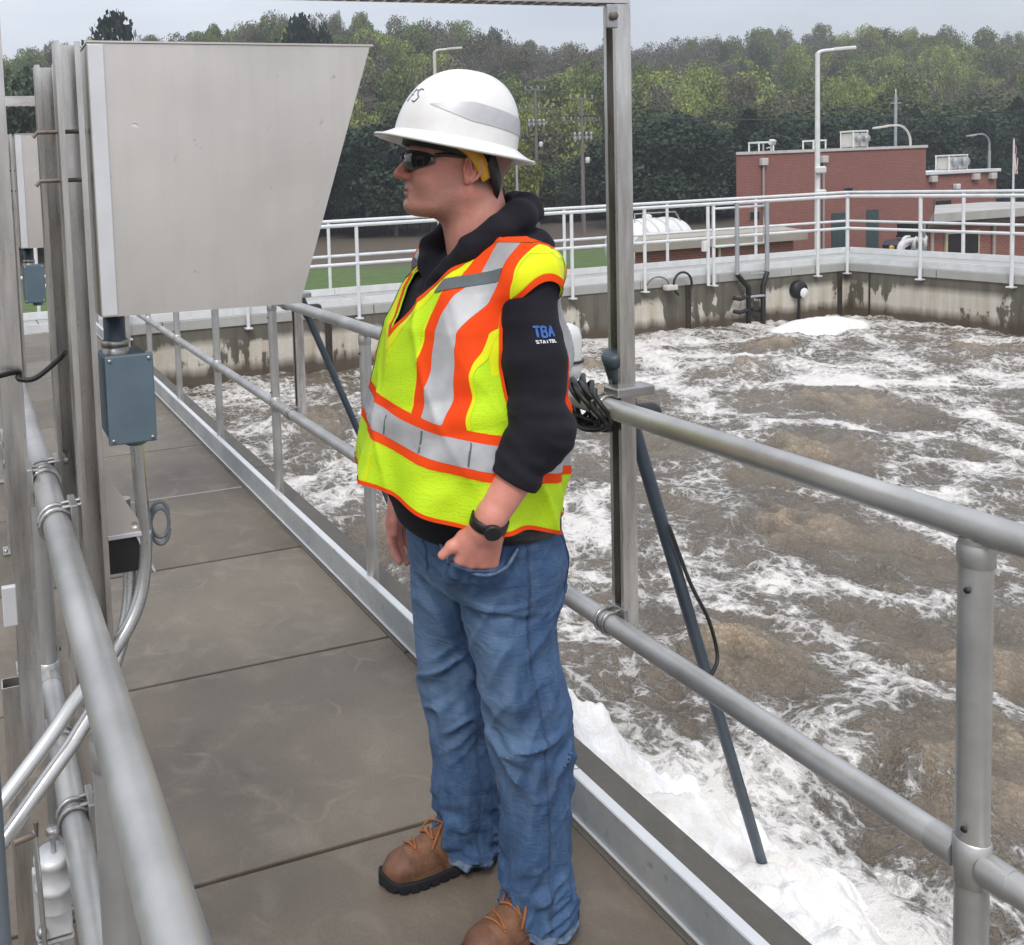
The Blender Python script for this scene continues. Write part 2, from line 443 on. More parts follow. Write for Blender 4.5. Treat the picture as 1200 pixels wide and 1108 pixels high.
# near walkway: separate slabs with recessed joints
walk = tag(empty('walkway'), kind='structure')
GAP = 0.006
M_DECKS = [M_DECK, m_concrete('worn_deck_concrete_pale', (0.235, 0.202, 0.160), (0.125, 0.107, 0.084), (0.31, 0.275, 0.225)), m_concrete('worn_deck_concrete_dark', (0.190, 0.158, 0.122), (0.096, 0.080, 0.061), (0.26, 0.225, 0.18))]
for k in range(-5, 11):
    y0 = J0+k*JS+GAP; y1 = J0+(k+1)*JS-GAP
    if k == 10: y1 = YF+0.6
    z = rnd.uniform(-0.002, 0.0)
    o = MB().box(DECK_X0, DECK_X1-0.235, y0, y1, -0.20, z, 0.004).build('slab', M_DECKS[k % 3], walk)
MB().box(DECK_X0-0.3, DECK_X1-0.237, -3.0, YF, -0.26, -0.03).build('slab_bed', M_KERB, walk)
for k in range(-3, 6):
    y0 = Y0R+(k*2-0.35)*SR+0.004; y1 = y0+2*SR-0.008
    if y0 > YF: break
    MB().box(DECK_X1-0.234, DECK_X1, y0, min(y1, YF), -0.26, -0.001, 0.006).build('edge_beam', M_KERB, walk)
# a thin bright cable-like sealant line in one joint (the pale joint in the photograph)
MB().box(0.28, DECK_X1-0.24, J0+3*JS-0.006, J0+3*JS+0.006, -0.02, -0.001).build('joint_filler', simple('pale_joint_sealant', (0.42, 0.41, 0.38), (0.3, 0.29, 0.27), 0.8, 0, 30, 0.3), walk)
MB().box(0.62, 0.655, 4.62, 4.65, 0.0005, 0.004, 0.001).build('paint_fleck', simple('white_fleck', (0.7, 0.7, 0.68)), walk)
# small scrap on the slab
# far walkway behind the basin wall, and the one on the right
M_FARDECK = m_concrete('pale_deck_concrete', (0.42, 0.42, 0.40), (0.34, 0.34, 0.325), (0.5, 0.5, 0.48), False, 1.2)
fw = tag(empty('far_walkway'), kind='structure')
for k in range(0, 12):
    x0 = -2+k*1.4; x1 = x0+1.4-0.012
    if x0 > XC+1.5: break
    MB().box(x0, min(x1, XC+1.62), YF-0.02, YF+1.35, WALL_TOP, 0.0, 0.005).build('slab', M_FARDECK, fw)
for k in range(0, 10):
    y1 = YF-0.026-k*1.4; y0 = y1-1.4+0.012
    MB().box(XC-0.02, XC+1.62, y0, y1, WALL_TOP, 0.0, 0.005).build('slab', M_FARDECK, fw)
# retaining wall under the far walkway down to the yard
rw = MB().box(-3, XC+1.6, YF+1.05, YF+1.33, -4.2, WALL_TOP-0.002).box(XC+1.34, XC+1.6, -3, YF+1.045, -4.2, WALL_TOP-0.002).build('retaining_wall', M_BASIN)
tag(rw, 'outer concrete wall carrying the far walkway above the yard', 'wall')
fl = MB().box(DECK_X1, XC+0.3, -3, YF+0.3, -3.3, -3.06).build('basin_floor', M_KERB)
tag(fl, kind='structure')
# neighbouring basin left of the walkway
lw = MB().box(-6, DECK_X0-0.31, -3, YF-0.01, -1.6, -1.45).build('side_channel', M_KERB); tag(lw, kind='structure')
lw = MB().box(DECK_X0-0.30, DECK_X0-0.001, -3, YF-0.01, -1.7, -0.262).build('basin_wall', M_BASIN)
tag(lw, 'concrete wall under the left edge of the walkway', 'wall', 'walls of the aeration basin')
# ================================================================== railings, toe boards, frames and instruments
PR = 0.024
def elbow(mb, p, r=PR*1.12, h=0.05):
    pass
def make_rail(name, posts, rails, mat_, label, cat, group=None, r=PR, base='side', parent=None, dirv=(0, 1), plates=True):
    """posts: list of (x,y); rails: list of (p0,p1) height lists"""
    root = tag(empty(name, (posts[0][0], posts[0][1], 0)), label, cat, group)
    ox, oy = posts[0]
    mesh = None
    for (x, y) in posts:
        if mesh is None:
            mb = MB(); mb.tube([(0, 0, -0.10), (0, 0, HT-r*0.7)], r*0.93, 16)
            mb.lathe([(r*0.94, HT-0.058), (r*1.02, HT-0.056), (r*1.02, HT-0.03), (r*0.7, HT-0.012)], n=16)
            for zz in (HM,):
                mb.lathe([(r*0.94, zz-0.036), (r*1.04, zz-0.034), (r*1.04, zz+0.034), (r*0.94, zz+0.036)], n=16)
            mesh = mb.mesh('post')
            mesh.materials.append(mat_)
            if plates:
                # side-mount base: plate, two bolts
                dx, dy = dirv
                nb = MB(); nx, ny = -dy, dx
                pm = MB().box(-0.045, 0.045, -0.045, 0.045, 0.001, 0.012, 0.002)
                plate = pm.mesh('base_plate'); plate.materials.append(mat_)
                bm_ = MB()
                for sx, sy in ((-1, -1),): bm_.lathe([(0.0, 0.026), (0.007, 0.026), (0.009, 0.02), (0.009, 0.012)], (sx*0.033, sy*0.033, 0), 8)
                bolt = bm_.mesh('bolt'); bolt.materials.append(M_BOLT)
        p = bpy.data.objects.new('post', mesh); COL.objects.link(p); p.parent = root; p.location = (x-ox, y-oy, 0)
        # set screw hole near the top
        if plates:
            q = bpy.data.objects.new('base_plate', plate); COL.objects.link(q); q.parent = p
            for rz in (0, PI):
                q = bpy.data.objects.new('bolt', bolt); COL.objects.link(q); q.parent = p; q.rotation_euler = (0, 0, rz)
    for (a, b, z, nm) in rails:
        MB().tube([(a[0]-ox, a[1]-oy, z), (b[0]-ox, b[1]-oy, z)], r, 20).build(nm, mat_, root)
    return root
# --- right railing of the walkway (next to the man)
posts = [(XR, Y0R+k*SR) for k in range(-2, 10) if Y0R+k*SR < YF-0.1]
rr = make_rail('walkway_railing', posts,
    [((XR, -2.5), (XR, YF-0.12), HT, 'top_rail')]+
    [((XR, posts[i][1]+PR*0.8), (XR, posts[i+1][1]-PR*0.8), HM, 'mid_rail') for i in range(len(posts)-1)],
    M_RAIL, 'grey pipe railing right behind the man, between walkway and tank', 'railing')
# collars where the mid rail meets each post, a small dark set-screw below each collar
cm = MB().tube([(0, 0.02, 0), (0, 0.058, 0)], PR*1.05, 16)
collar = cm.mesh('rail_collar'); collar.materials.append(M_RAIL)
sm_ = MB().lathe([(0.0, 0.003), (0.004, 0.003), (0.005, 0.0)], n=8).mesh('set_screw'); sm_.materials.append(M_BLACK)
def collars(root, posts, x_face):
    for (x, y) in posts:
        for rz in (0, PI):
            o = bpy.data.objects.new('rail_collar', collar); COL.objects.link(o); o.parent = root
            o.location = (x-posts[0][0], y-posts[0][1], HM); o.rotation_euler = (0, 0, rz)
        for yy, zz in ((0, HT-0.09), (0, HM+0.06)):
            q = bpy.data.objects.new('set_screw', sm_); COL.objects.link(q); q.parent = root
            q.location = (x-posts[0][0]+x_face*PR*1.08, y-posts[0][1]+yy-0.006, zz); q.rotation_euler = (0, x_face*PI/2, 0)
collars(rr, posts, -1)
# --- left railing, the photographer leans over it
postsl = [(XL, Y0R+0.0+k*SR) for k in range(-2, 10) if Y0R+k*SR < YF-0.1]
lr = make_rail('walkway_railing', postsl,
    [((XL, -2.5), (XL, YF-0.12), HT, 'top_rail')]+
    [((XL, postsl[i][1]+PR*0.8), (XL, postsl[i+1][1]-PR*0.8), HM, 'mid_rail') for i in range(len(postsl)-1)],
    M_RAIL, 'grey pipe railing in the left foreground under the junction box', 'railing')
collars(lr, postsl, 1)
# --- galvanised toe boards: channel with flanges
def m_galv():
    t = NT('galvanised_channel'); v = t.coord('Object')
    vo = t.n('ShaderNodeTexVoronoi', {'Vector': v, 'Scale': 45.0}, feature='F1').outputs['Color']
    n = t.noise(v, 3, 5, 0.6); n2 = t.noise(v, 22, 4)
    g = t.n('ShaderNodeSeparateColor', {0: vo}).outputs[0]
    c = t.mix(t.math('MULTIPLY', g, 0.3), (0.44, 0.475, 0.49), (0.33, 0.36, 0.375))
    c = t.mix(t.ramp(n, [(0.42, 0), (0.72, 0.85)]), c, (0.60, 0.615, 0.61))
    c = t.mix(t.ramp(n2, [(0.62, 0), (0.75, 0.8)]), c, (0.26, 0.28, 0.29))
    return t.fin(c, 0.5, 0.45, t.bump(n2, 0.1, 0.002))
M_GALV = m_galv()
def toe_board(x, side, y0, y1, label):
    root = tag(empty('toe_board', (x, 0, 0)), label, 'toe board')
    L_ = 4*SR
    y = y0
    while y < y1-0.05:
        e = min(y+L_, y1)
        t_ = 0.005
        MB().box(-t_/2, t_/2, y+0.002, e-0.002, 0.006, 0.106).build('channel_web', M_GALV, root)
        MB().box(*sorted((t_/2*side, side*0.030)), y+0.002, e-0.002, 0.100, 0.106, 0.001).build('top_flange', M_SHEET_EDGE, root)
        MB().box(*sorted((-side*t_/2, -side*0.010)), y+0.002, e-0.002, 0.0015, 0.007, 0.001).build('bottom_flange', M_SHEET_EDGE, root)
        y = e
    k = 0
    yy = Y0R-2*SR
    while yy < y1:
        if yy > y0:
            MB().box(*sorted((side*0.031, side*0.016)), yy-0.02, yy+0.02, 0.02, 0.09, 0.002).build('bracket', M_BOLT, root)
        yy += SR
    return root
toe_board(1.349, 1, -2.5, YF-0.1, 'galvanised toe board along the tank side of the walkway')
toe_board(0.168, -1, -2.5, YF-0.1, 'galvanised toe board along the left foreground edge of the walkway')
# small clips (bent ears) between toe board and kerb on the outside at posts
# --- far railings
def rail_run(name, pts_, top_end, label, cat, group, zoff=0.0):
    return None
def posts_line(a, b, first, step, along):
    out = []
    s = first
    while s <= b+1e-6:
        if s >= a-1e-6: out.append(s)
        s += step
    return out
def far_rail(axis, const, a, b, pos, label, sides_down):
    P = [(s, const) if axis == 'x' else (const, s) for s in pos]
    root = tag(empty('far_railing', (P[0][0], P[0][1], 0)), label, 'railing', 'white railings round the far walkway')
    z0 = -0.16 if sides_down else 0.0
    mb = MB().tube([(0, 0, z0), (0, 0, HT-0.02)], 0.024, 12); pm_ = mb.mesh('post'); pm_.materials.append(M_WHITE_RAIL)
    bm_ = MB().box(-0.045, 0.045, -0.045, 0.045, z0-0.008, z0+0.012, 0.003).mesh('post_foot'); bm_.materials.append(M_WHITE_RAIL)
    for (x, y) in P:
        o = bpy.data.objects.new('post', pm_); COL.objects.link(o); o.parent = root; o.location = (x-P[0][0], y-P[0][1], 0)
        q = bpy.data.objects.new('post_foot', bm_); COL.objects.link(q); q.parent = o
    def T(s, z): return (s-P[0][0], 0, z) if axis == 'x' else (0, s-P[0][1], z)
    MB().tube([T(a, HT), T(b, HT)], 0.025, 14).build('top_rail', M_WHITE_RAIL, root)
    MB().tube([T(a, HM+0.02), T(b, HM+0.02)], 0.022, 14).build('mid_rail', M_WHITE_RAIL, root)
    return root
off = 0.05
far_rail('x', YF-off+0.0, 0.6, XC-off, [1.77, 3.27, 4.77, 6.40, 8.02, 9.25, 10.48, 12.48, XC-off], 'white railing along the tank edge of the far walkway', True)
far_rail('y', XC-off, -2.5, YF-off-0.03, [-0.6, 1.25, 3.1, 4.95, 6.7, 8.55, 9.78], 'white railing along the tank edge of the right hand walkway', True)
far_rail('x', YF+1.28, -1.6, XC+1.55, [-1.2, 0.84, 2.88, 4.916, 6.9, 8.86, 10.82, 12.64, XC+1.55], 'white railing on the yard side of the far walkway', False)
far_rail('y', XC+1.55, -2.5, YF+1.25, [-0.9, 1.5, 3.9, 6.2, 8.4, 10.3], 'white railing on the yard side of the right hand walkway', False)
# pale toe boards of the far walkway
def far_toe(x0, x1, y0, y1, label):
    root = tag(empty('far_toe_board', (0, 0, 0)), label, 'toe board', 'pale toe boards of the far walkway')
    horizontal = (x1-x0) > (y1-y0)
    n = 5; 
    for k in range(n):
        if horizontal: a = x0+(x1-x0)*k/n; b = x0+(x1-x0)*(k+1)/n-0.006; MB().box(a, b, y0, y1, 0.004, 0.105, 0.003).build('board', M_WHITE_RAIL, root)
        else: a = y0+(y1-y0)*k/n; b = y0+(y1-y0)*(k+1)/n-0.006; MB().box(x0, x1, a, b, 0.004, 0.105, 0.003).build('board', M_WHITE_RAIL, root)
far_toe(0.6, XC-0.02, YF+0.02, YF+0.03, 'pale toe board at the tank edge of the far walkway')
far_toe(XC+0.02, XC+0.03, -2.5, YF+0.01, 'pale toe board at the tank edge of the right hand walkway')
far_toe(-1.5, XC+1.5, YF+1.20, YF+1.21, 'pale toe board at the yard edge of the far walkway')
far_toe(XC+1.47, XC+1.48, -2.5, YF+1.18, 'pale toe board at the yard edge of the right hand walkway')
# swing gate frame by the ladder pipes on the far railing
g = tag(empty('ladder_gate', (10.42, YF-0.07, 0)), 'white square loop gate on the far railing left of the dark pipes', 'gate')
MB().tube([(0.05, 0, 0.42), (0.05, 0, 0.98), (0.98, 0, 0.98), (0.98, 0, 0.42), (0.05, 0, 0.42)], 0.02, 10).build('gate_frame', M_WHITE_RAIL, g)
MB().tube([(-0.06, 0, -0.15), (-0.06, 0, 1.02)], 0.024, 10).build('gate_post', M_WHITE_RAIL, g)
MB().box(-0.16, -0.09, -0.03, 0.03, 0.36, 0.52, 0.01).build('latch_box', M_WHITE_RAIL, g)

# --- strut frames (portal) : legs clamped outside both handrails and a beam overhead
def strut_profile(w=0.0413, t=0.0026, lip=0.0095, open_dir=0):
    h = w/2
    # C section, open towards +x
    pts = [(-h, -h), (h, -h), (h, -h+lip), (h-t, -h+lip), (h-t, -h+t), (-h+t, -h+t), (-h+t, h-t), (h-t, h-t), (h-t, h-lip), (h, h-lip), (h, h), (-h, h)]
    a = open_dir
    return [(x*math.cos(a)-y*math.sin(a), x*math.sin(a)+y*math.cos(a)) for x, y in pts]
def strut_mesh(name, length, open_dir=0.0):
    mb = MB(); P = strut_profile(open_dir=open_dir); n = len(P)
    vs = [(x, y, 0) for x, y in P]+[(x, y, length) for x, y in P]
    fs = [(i, (i+1) % n, n+(i+1) % n, n+i) for i in range(n)]
    mb.add(vs, fs)
    # end caps as quads of the C
    for o in (0, n):
        mb.add([vs[o+i] for i in (0, 1, 4, 5)], [(0, 1, 2, 3)]); mb.add([vs[o+i] for i in (0, 5, 6, 11)], [(0, 1, 2, 3)])
        mb.add([vs[o+i] for i in (6, 7, 10, 11)], [(0, 1, 2, 3)]); mb.add([vs[o+i] for i in (1, 2, 3, 4)], [(0, 1, 2, 3)]); mb.add([vs[o+i] for i in (7, 8, 9, 10)], [(0, 1, 2, 3)])
    me = mb.mesh(name); me.materials.append(M_STRUT); return me
def inst(name, me, parent, loc=(0, 0, 0), rot=(0, 0, 0)):
    o = bpy.data.objects.new(name, me); COL.objects.link(o); o.parent = parent; o.location = loc; o.rotation_euler = rot; return o
def ubolt_clamp(mb, c, axis_y=True, r=0.031):
    """saddle ring round a pipe that runs along Y, with two threaded ends and nuts"""
    cx, cy, cz = c
    pts = [(cx+r*math.cos(a), cy, cz+r*math.sin(a)) for a in np.linspace(0, 2*PI, 17)]
    mb.tube(pts, 0.0042, 6, cap=False)
LEG_Z0, LEG_Z1 = 0.515, 1.97
leg_m = strut_mesh('leg', LEG_Z1-LEG_Z0, PI)       # open side faces the walkway (-x)
leg_m2 = strut_mesh('leg', LEG_Z1-LEG_Z0, 0.0)
beam_m = strut_mesh('beam', 1.463, 0.0)
def clamp_mesh():
    mb = MB(); ubolt_clamp(mb, (0, -0.012, 0), r=0.0275); ubolt_clamp(mb, (0, 0.012, 0), r=0.0275)
    mb.box(-0.034, -0.022, -0.03, 0.03, -0.036, 0.036, 0.002)
    for s in (-1, 1):
        mb.tube([(-0.046, s*0.012, 0.03), (-0.01, s*0.012, 0.028)], 0.004, 6)
        mb.lathe([(0, 0.009), (0.009, 0.009), (0.009, 0)], (-0.040, s*0.012, 0.030), 6, Matrix.Rotation(-PI/2, 3, 'Y'))
    me = mb.mesh('pipe_clamp'); me.materials.append(M_BOLT); return me
clamp_m = clamp_mesh()
def make_frame(y, label):
    root = tag(empty('strut_frame', (XR, y, 0)), label, 'metal frame', 'stainless strut frames over the walkway')
    a = inst('leg', leg_m, root, (0.050, 0, LEG_Z0)); b = inst('leg', leg_m2, root, (XL-0.050-XR, 0, LEG_Z0))
    # beam laid across the tops: the strut's open side looks down
    o = inst('beam', beam_m, root, (0.0705, 0, LEG_Z1+0.0225), (0, -PI/2, 0))
    # saw-toothed slots under the beam
    mb = MB()
    x = -1.36
    while x < 0.02:
        mb.box(x, x+0.018, -0.0135, 0.0135, LEG_Z1+0.0005, LEG_Z1+0.004); x += 0.030
    mb.build('beam_slot_teeth', M_RUST, root)['kind'] = 'stuff'
    # corner gusset and bolt
    br_ = MB().box(-0.0, 0.028, -0.032, -0.0225, LEG_Z1-0.055, LEG_Z1-0.003, 0.002).build('corner_bracket', M_BOLT, root)
    MB().lathe([(0, 0.008), (0.009, 0.008), (0.010, 0.0)], (0.014, -0.0325, LEG_Z1-0.03), 6, Matrix.Rotation(PI/2, 3, 'X')).build('bolt', M_RUST, br_)
    for z in (HT, HM):
        inst('pipe_clamp', clamp_m, root, (0, 0, z), (0, 0, PI))
        inst('pipe_clamp', clamp_m, root, (XL-XR, 0, z))
    return root
FR1, FR2 = 1.785, 4.02
make_frame(FR1, 'stainless strut frame whose upright stands right behind the man')
make_frame(FR2, 'stainless strut frame partly hidden behind the nearer hood')

# --- instrument hood: two rear posts, sheet-metal hood, blue box, conduits
def make_hood(y, label_h):
    root = tag(empty('instrument_hood', (0.2, y, 0)), label_h, 'sunshield hood', 'sheet metal hoods on strut posts')
    zt = 1.842
    pm_ = strut_mesh('post', zt-0.56, PI/2*3)
    inst('post', pm_, root, (-0.026, 0.0, 0.56)); inst('post', pm_, root, (-0.037, 0.275, 0.56))
    # cheeks (trapezoid), back and top sheet
    L0, Lt, Lb = 0.004, 0.502, 0.352
    Z0, Z1 = 1.392, 1.838
    for dy, nm in ((-0.026, 'side_cheek'), (0.300, 'side_cheek')):
        mb = MB().prism([(L0, Z1), (Lt, Z1-0.004), (Lb, Z0-0.004), (L0, Z0)], dy-0.0015, dy+0.0015, 'y')
        o = mb.build(nm, M_SHEET, root)
    MB().box(L0+0.001, L0+0.026, -0.0315, -0.0278, Z0+0.002, Z1-0.002, 0.001).build('folded_flange', M_SHEET_EDGE, root)
    MB().box(L0, L0+0.003, -0.024, 0.298, Z0, Z1-0.003).build('back_sheet', M_SHEET, root)
    MB().prism([(L0, Z1+0.001), (Lt+0.006, Z1-0.003), (Lt+0.006, Z1), (L0, Z1+0.004)], -0.03, 0.304, 'y').build('top_sheet', M_SHEET, root)
    # controller inside the hood
    MB().box(0.012, 0.16, 0.05, 0.24, 1.45, 1.70, 0.008).build('controller', M_BLUEBOX, root)
    MB().box(0.161, 0.164, 0.08, 0.21, 1.56, 1.67).build('display', M_BLACK, root)
    # bent clamp arms sticking out to the left between the posts
    for z in (1.70, 1.62):
        MB().tube([(-0.085, 0.02, z-0.008), (-0.078, 0.02, z), (0.0, 0.02, z)], 0.004, 6).build('hook_bolt', M_RUST, root)
    # clamps to the handrail
    inst('pipe_clamp', clamp_m, root, (XL-0.2, 0, HT), (0, 0, PI)); inst('pipe_clamp', clamp_m, root, (XL-0.2, 0.275, HT), (0, 0, PI))
    inst('pipe_clamp', clamp_m, root, (XL-0.2, 0, HM+0.0), (0, 0, PI))
    return root
make_hood(1.55, 'large trapezoid aluminium sunshield hood in the left foreground')
make_hood(1.55+FR2-FR1, 'farther small looking aluminium hood seen between the left posts')
def make_jbox(y, label, full=True):
    root = tag(empty('junction_box', (0.2, y, 0)), label, 'junction box', 'blue grey junction boxes below the hoods')
    x0, x1 = 0.008, 0.085
    MB().box(x0, x1, -0.005, 0.10, 1.178, 1.318, 0.003).build('box_body', M_BLUEBOX, root)
    MB().box(x0-0.002, x1+0.003, -0.016, -0.0065, 1.172, 1.324, 0.003).build('box_lid', M_BLUEBOX, root)
    for sx_ in (x0+0.006, x1-0.005):
        for sz_ in (1.180, 1.316): MB().lathe([(0, 0.002), (0.003, 0.002), (0.0036, 0)], (sx_, -0.0162, sz_), 8, Matrix.Rotation(PI/2, 3, 'X')).build('lid_screw', M_BOLT, root)
    MB().lathe([(0.0, 1.392), (0.019, 1.392), (0.019, 1.345), (0.022, 1.34)], (x0+0.026, 0.045, 0), 16).build('cable_gland', M_DKBLUE, root)
    MB().lathe([(0.022, 1.342), (0.024, 1.34), (0.024, 1.331), (0.019, 1.33), (0.024, 1.328), (0.024, 1.3175)], (x0+0.026, 0.045, 0), 16).build('gland_collar', M_BOLT, root)
    MB().lathe([(0.021, 1.1775), (0.021, 1.158), (0.016, 1.155)], (x0+0.052, 0.045, 0), 16).build('conduit_hub', M_GREYPIPE, root)
    return root
make_jbox(1.55, 'blue grey junction box under the big hood with conduit below')
make_jbox(1.55+FR2-FR1, 'small looking blue grey junction box far left between the posts')
# conduits that leave the box, bend under the handrail and run out to the left
def smooth_path(pts, n=8):
    pts = [Vector(p) for p in pts]; out = []
    for i in range(len(pts)-1):
        p0 = pts[max(i-1, 0)]; p1 = pts[i]; p2 = pts[i+1]; p3 = pts[min(i+2, len(pts)-1)]
        for k in range(n):
            t = k/n
            out.append(0.5*((2*p1)+(-p0+p2)*t+(2*p0-5*p1+4*p2-p3)*t*t+(-p0+3*p1-3*p2+p3)*t**3))
    out.append(pts[-1]); return out
c1 = MB().tube(smooth_path([(0.262, 1.595, 1.157), (0.266, 1.597, 1.05), (0.268, 1.60, 0.95), (0.245, 1.585, 0.865), (0.19, 1.55, 0.805), (0.118, 1.50, 0.761), (0.049, 1.45, 0.712), (-0.20, 1.30, 0.54)]), 0.0125, 14).build('conduit', M_CONDUIT)
tag(c1, 'bright bent conduit running from the near box out left, upper of two', 'conduit', 'bent conduits under the left handrail')
c2 = MB().tube(smooth_path([(0.238, 1.625, 1.05), (0.242, 1.622, 0.93), (0.228, 1.60, 0.84), (0.185, 1.55, 0.765), (0.124, 1.50, 0.709), (0.052, 1.45, 0.658), (-0.20, 1.30, 0.47)]), 0.0125, 14).build('conduit', M_CONDUIT)
tag(c2, 'bright bent conduit running out left, lower of two', 'conduit', 'bent conduits under the left handrail')
# angled bracket with a dark open end below the box; a black block stands in for its shade
br = tag(empty('angle_bracket', (0.19, 1.60, 0)), 'pale folded bracket with dark opening below the blue box', 'bracket')
MB().prism([(0.006, 1.125), (0.076, 1.005), (0.076, 0.998), (0.006, 0.998)], -0.008, -0.003, 'y').build('side_plate', M_SHEET, br)
MB().box(0.004, 0.088, -0.01, 0.06, 0.99, 0.998, 0.001).build('ledge', M_SHEET_EDGE, br)
MB().box(0.008, 0.080, 0.0, 0.055, 0.925, 0.988).build('opening_shade', M_BLACK, br)
MB().prism([(0.062, 0.989), (0.09, 0.92), (0.094, 0.92), (0.068, 0.989)], -0.006, 0.056, 'y').build('flap', M_SHEET_EDGE, br)
lp = MB().tube([(0.300+0.017*math.cos(a), 1.62, 1.01+0.03*math.sin(a)-0.002*a) for a in np.linspace(0, 4*PI, 40)], 0.0035, 6).build('cable_loop', M_GREYPIPE)
tag(lp, 'small coil of grey wire hanging beside the conduit', 'cable')
# black cable slung between the left posts
cb = MB().tube(smooth_path([(-0.12, 1.62, 1.26), (0.062, 1.74, 1.275), (0.075, 1.745, 1.262), (0.105, 1.735, 1.262), (0.150, 1.72, 1.297), (0.158, 1.70, 1.31)], 6), 0.005, 8).build('slung_cable', M_BLACK)
tag(cb, 'black cable slung between the left uprights', 'cable')
# things at the far left edge: grey pipe with coupling, brown struts, base plate with bolts
gp = tag(empty('grey_pipe', (-0.018, 1.18, 0)), 'vertical grey pipe with coupling at the left edge of the picture', 'pipe')
MB().tube([(0, 0, -0.8), (0, 0, 0.98)], 0.016, 16).build('pipe_run', M_GREYPIPE, gp)
MB().tube([(0, 0, 0.565), (0, 0, 0.61)], 0.0205, 16).build('coupling', M_GREYPIPE, gp)
bs = tag(empty('side_strut', (0.031, 1.62, 0)), 'brown strut standing beside the grey pipe at the left edge', 'strut')
inst('upright', strut_mesh('upright', 0.9, 0.0), bs, (0, 0.30, -0.30))
MB().box(-0.012, 0.012, -0.012, 0.0, 0.86, 0.93, 0.002).build('clip', M_SHEET_EDGE, bs)
MB().tube([(-0.02, -0.25, 0.64), (0.012, -0.25, 0.645), (0.012, -0.25, 0.665)], 0.005, 6).build('hook', M_RUST, bs)
MB().tube([(0.010, -0.25, 0.65), (0.016, -0.25, 0.40)], 0.004, 8).build('tie_rod', M_CONDUIT, bs)
fb = tag(empty('side_bracket', (0.066, 1.50, -0.065)), 'pale cast bracket with bolts low in the left corner', 'bracket')
MB().box(-0.030, 0.030, -0.01, 0.01, 0.44, 0.56, 0.004).build('flange_plate', M_SHEET_EDGE, fb)
MB().box(-0.028, 0.032, -0.012, 0.008, 0.37, 0.438, 0.003).build('lower_plate', M_RAIL, fb)
MB().lathe([(0.0, 0.592), (0.026, 0.590), (0.031, 0.584), (0.031, 0.578), (0.028, 0.574), (0.028, 0.545), (0.032, 0.541), (0.032, 0.534), (0.028, 0.530), (0.028, 0.50)], (0.004, -0.01, 0), 20).build('cap', M_SHEET_EDGE, fb)
for (bx, bz) in ((-0.02, 0.46), (0.002, 0.425), (0.004, 0.385)):
    MB().lathe([(0, 0.008), (0.007, 0.008), (0.009, 0.0)], (bx, -0.013, bz), 8, Matrix.Rotation(PI/2, 3, 'X')).build('bolt', M_BOLT, fb)
MB().tube([(0.006, -0.014, 0.590), (0.006, -0.014, 0.625)], 0.0045, 8).build('stud', M_BOLT, fb)
MB().lathe([(0, 0.634), (0.010, 0.634), (0.011, 0.630), (0.010, 0.622), (0, 0.622)], (0.006, -0.014, 0), 6).build('nut', M_BOLT, fb)

# --- probe poles: slate-blue tube slung through a swivel clamp on the handrail, dipping into the tank
def make_probe(y, label, cable=True):
    root = tag(empty('probe_pole', (1.47, y, 0)), label, 'probe pole', 'slate blue probe poles dipping into the tank')
    a = Vector((0.028, 0.062, 1.000)); end = Vector((0.88, 0.45, -0.80))
    d = (end-a).normalized(); a = a-d*0.03
    MB().tube([a+d*(-0.12), end], 0.0165, 16).build('pole', M_DKBLUE, root)
    MB().tube([a+d*(-0.150), a+d*(-0.125), a+d*0.0, a+d*0.06], [0.021, 0.0255, 0.0235, 0.020], 18).build('swivel_sleeve', M_DKBLUE, root)
    MB().lathe([(0.0, 0.012), (0.018, 0.011), (0.026, 0.004), (0.026, -0.018), (0.021, -0.022)], tuple(a+d*(-0.155)), 18, (-d).to_track_quat('Z', 'Y').to_matrix()).build('end_cap', M_DKBLUE, root)
    c = a+d*0.02
    MB().lathe([(0.0, 0.05), (0.018, 0.048), (0.024, 0.035), (0.024, -0.03), (0.015, -0.04)], tuple(c+Vector((0.03, 0.0, 0))), 14, Matrix.Rotation(PI/2, 3, 'Y')).build('clamp_knob', M_BLACK, root)
    MB().box(-0.075, 0.03, -0.02, 0.03, 1.075, 1.098, 0.004).build('saddle', M_BOLT, root)
    if cable:
        # sagging signal cable below the mid rail
        q = a+d*0.98
        MB().tube(smooth_path([(-0.02, 0.02, 0.80), (0.10, 0.06, 0.78)]+[tuple(a+d*0.58+Vector((0.018, -0.02, 0))), tuple(a+d*0.72+Vector((0.035, -0.03, -0.0))), tuple(a+d*0.80+Vector((0.015, -0.06, -0.03))), tuple(a+d*0.85+Vector((-0.07, -0.10, -0.02)))], 6)[8:], 0.005, 8).build('signal_cable', M_BLACK, root)
    return root
make_probe(FR1-0.02, 'slate blue probe pole dipping into the foam right of the man')
make_probe(FR2-0.02, 'far slate blue probe pole between the hood and the man', False)
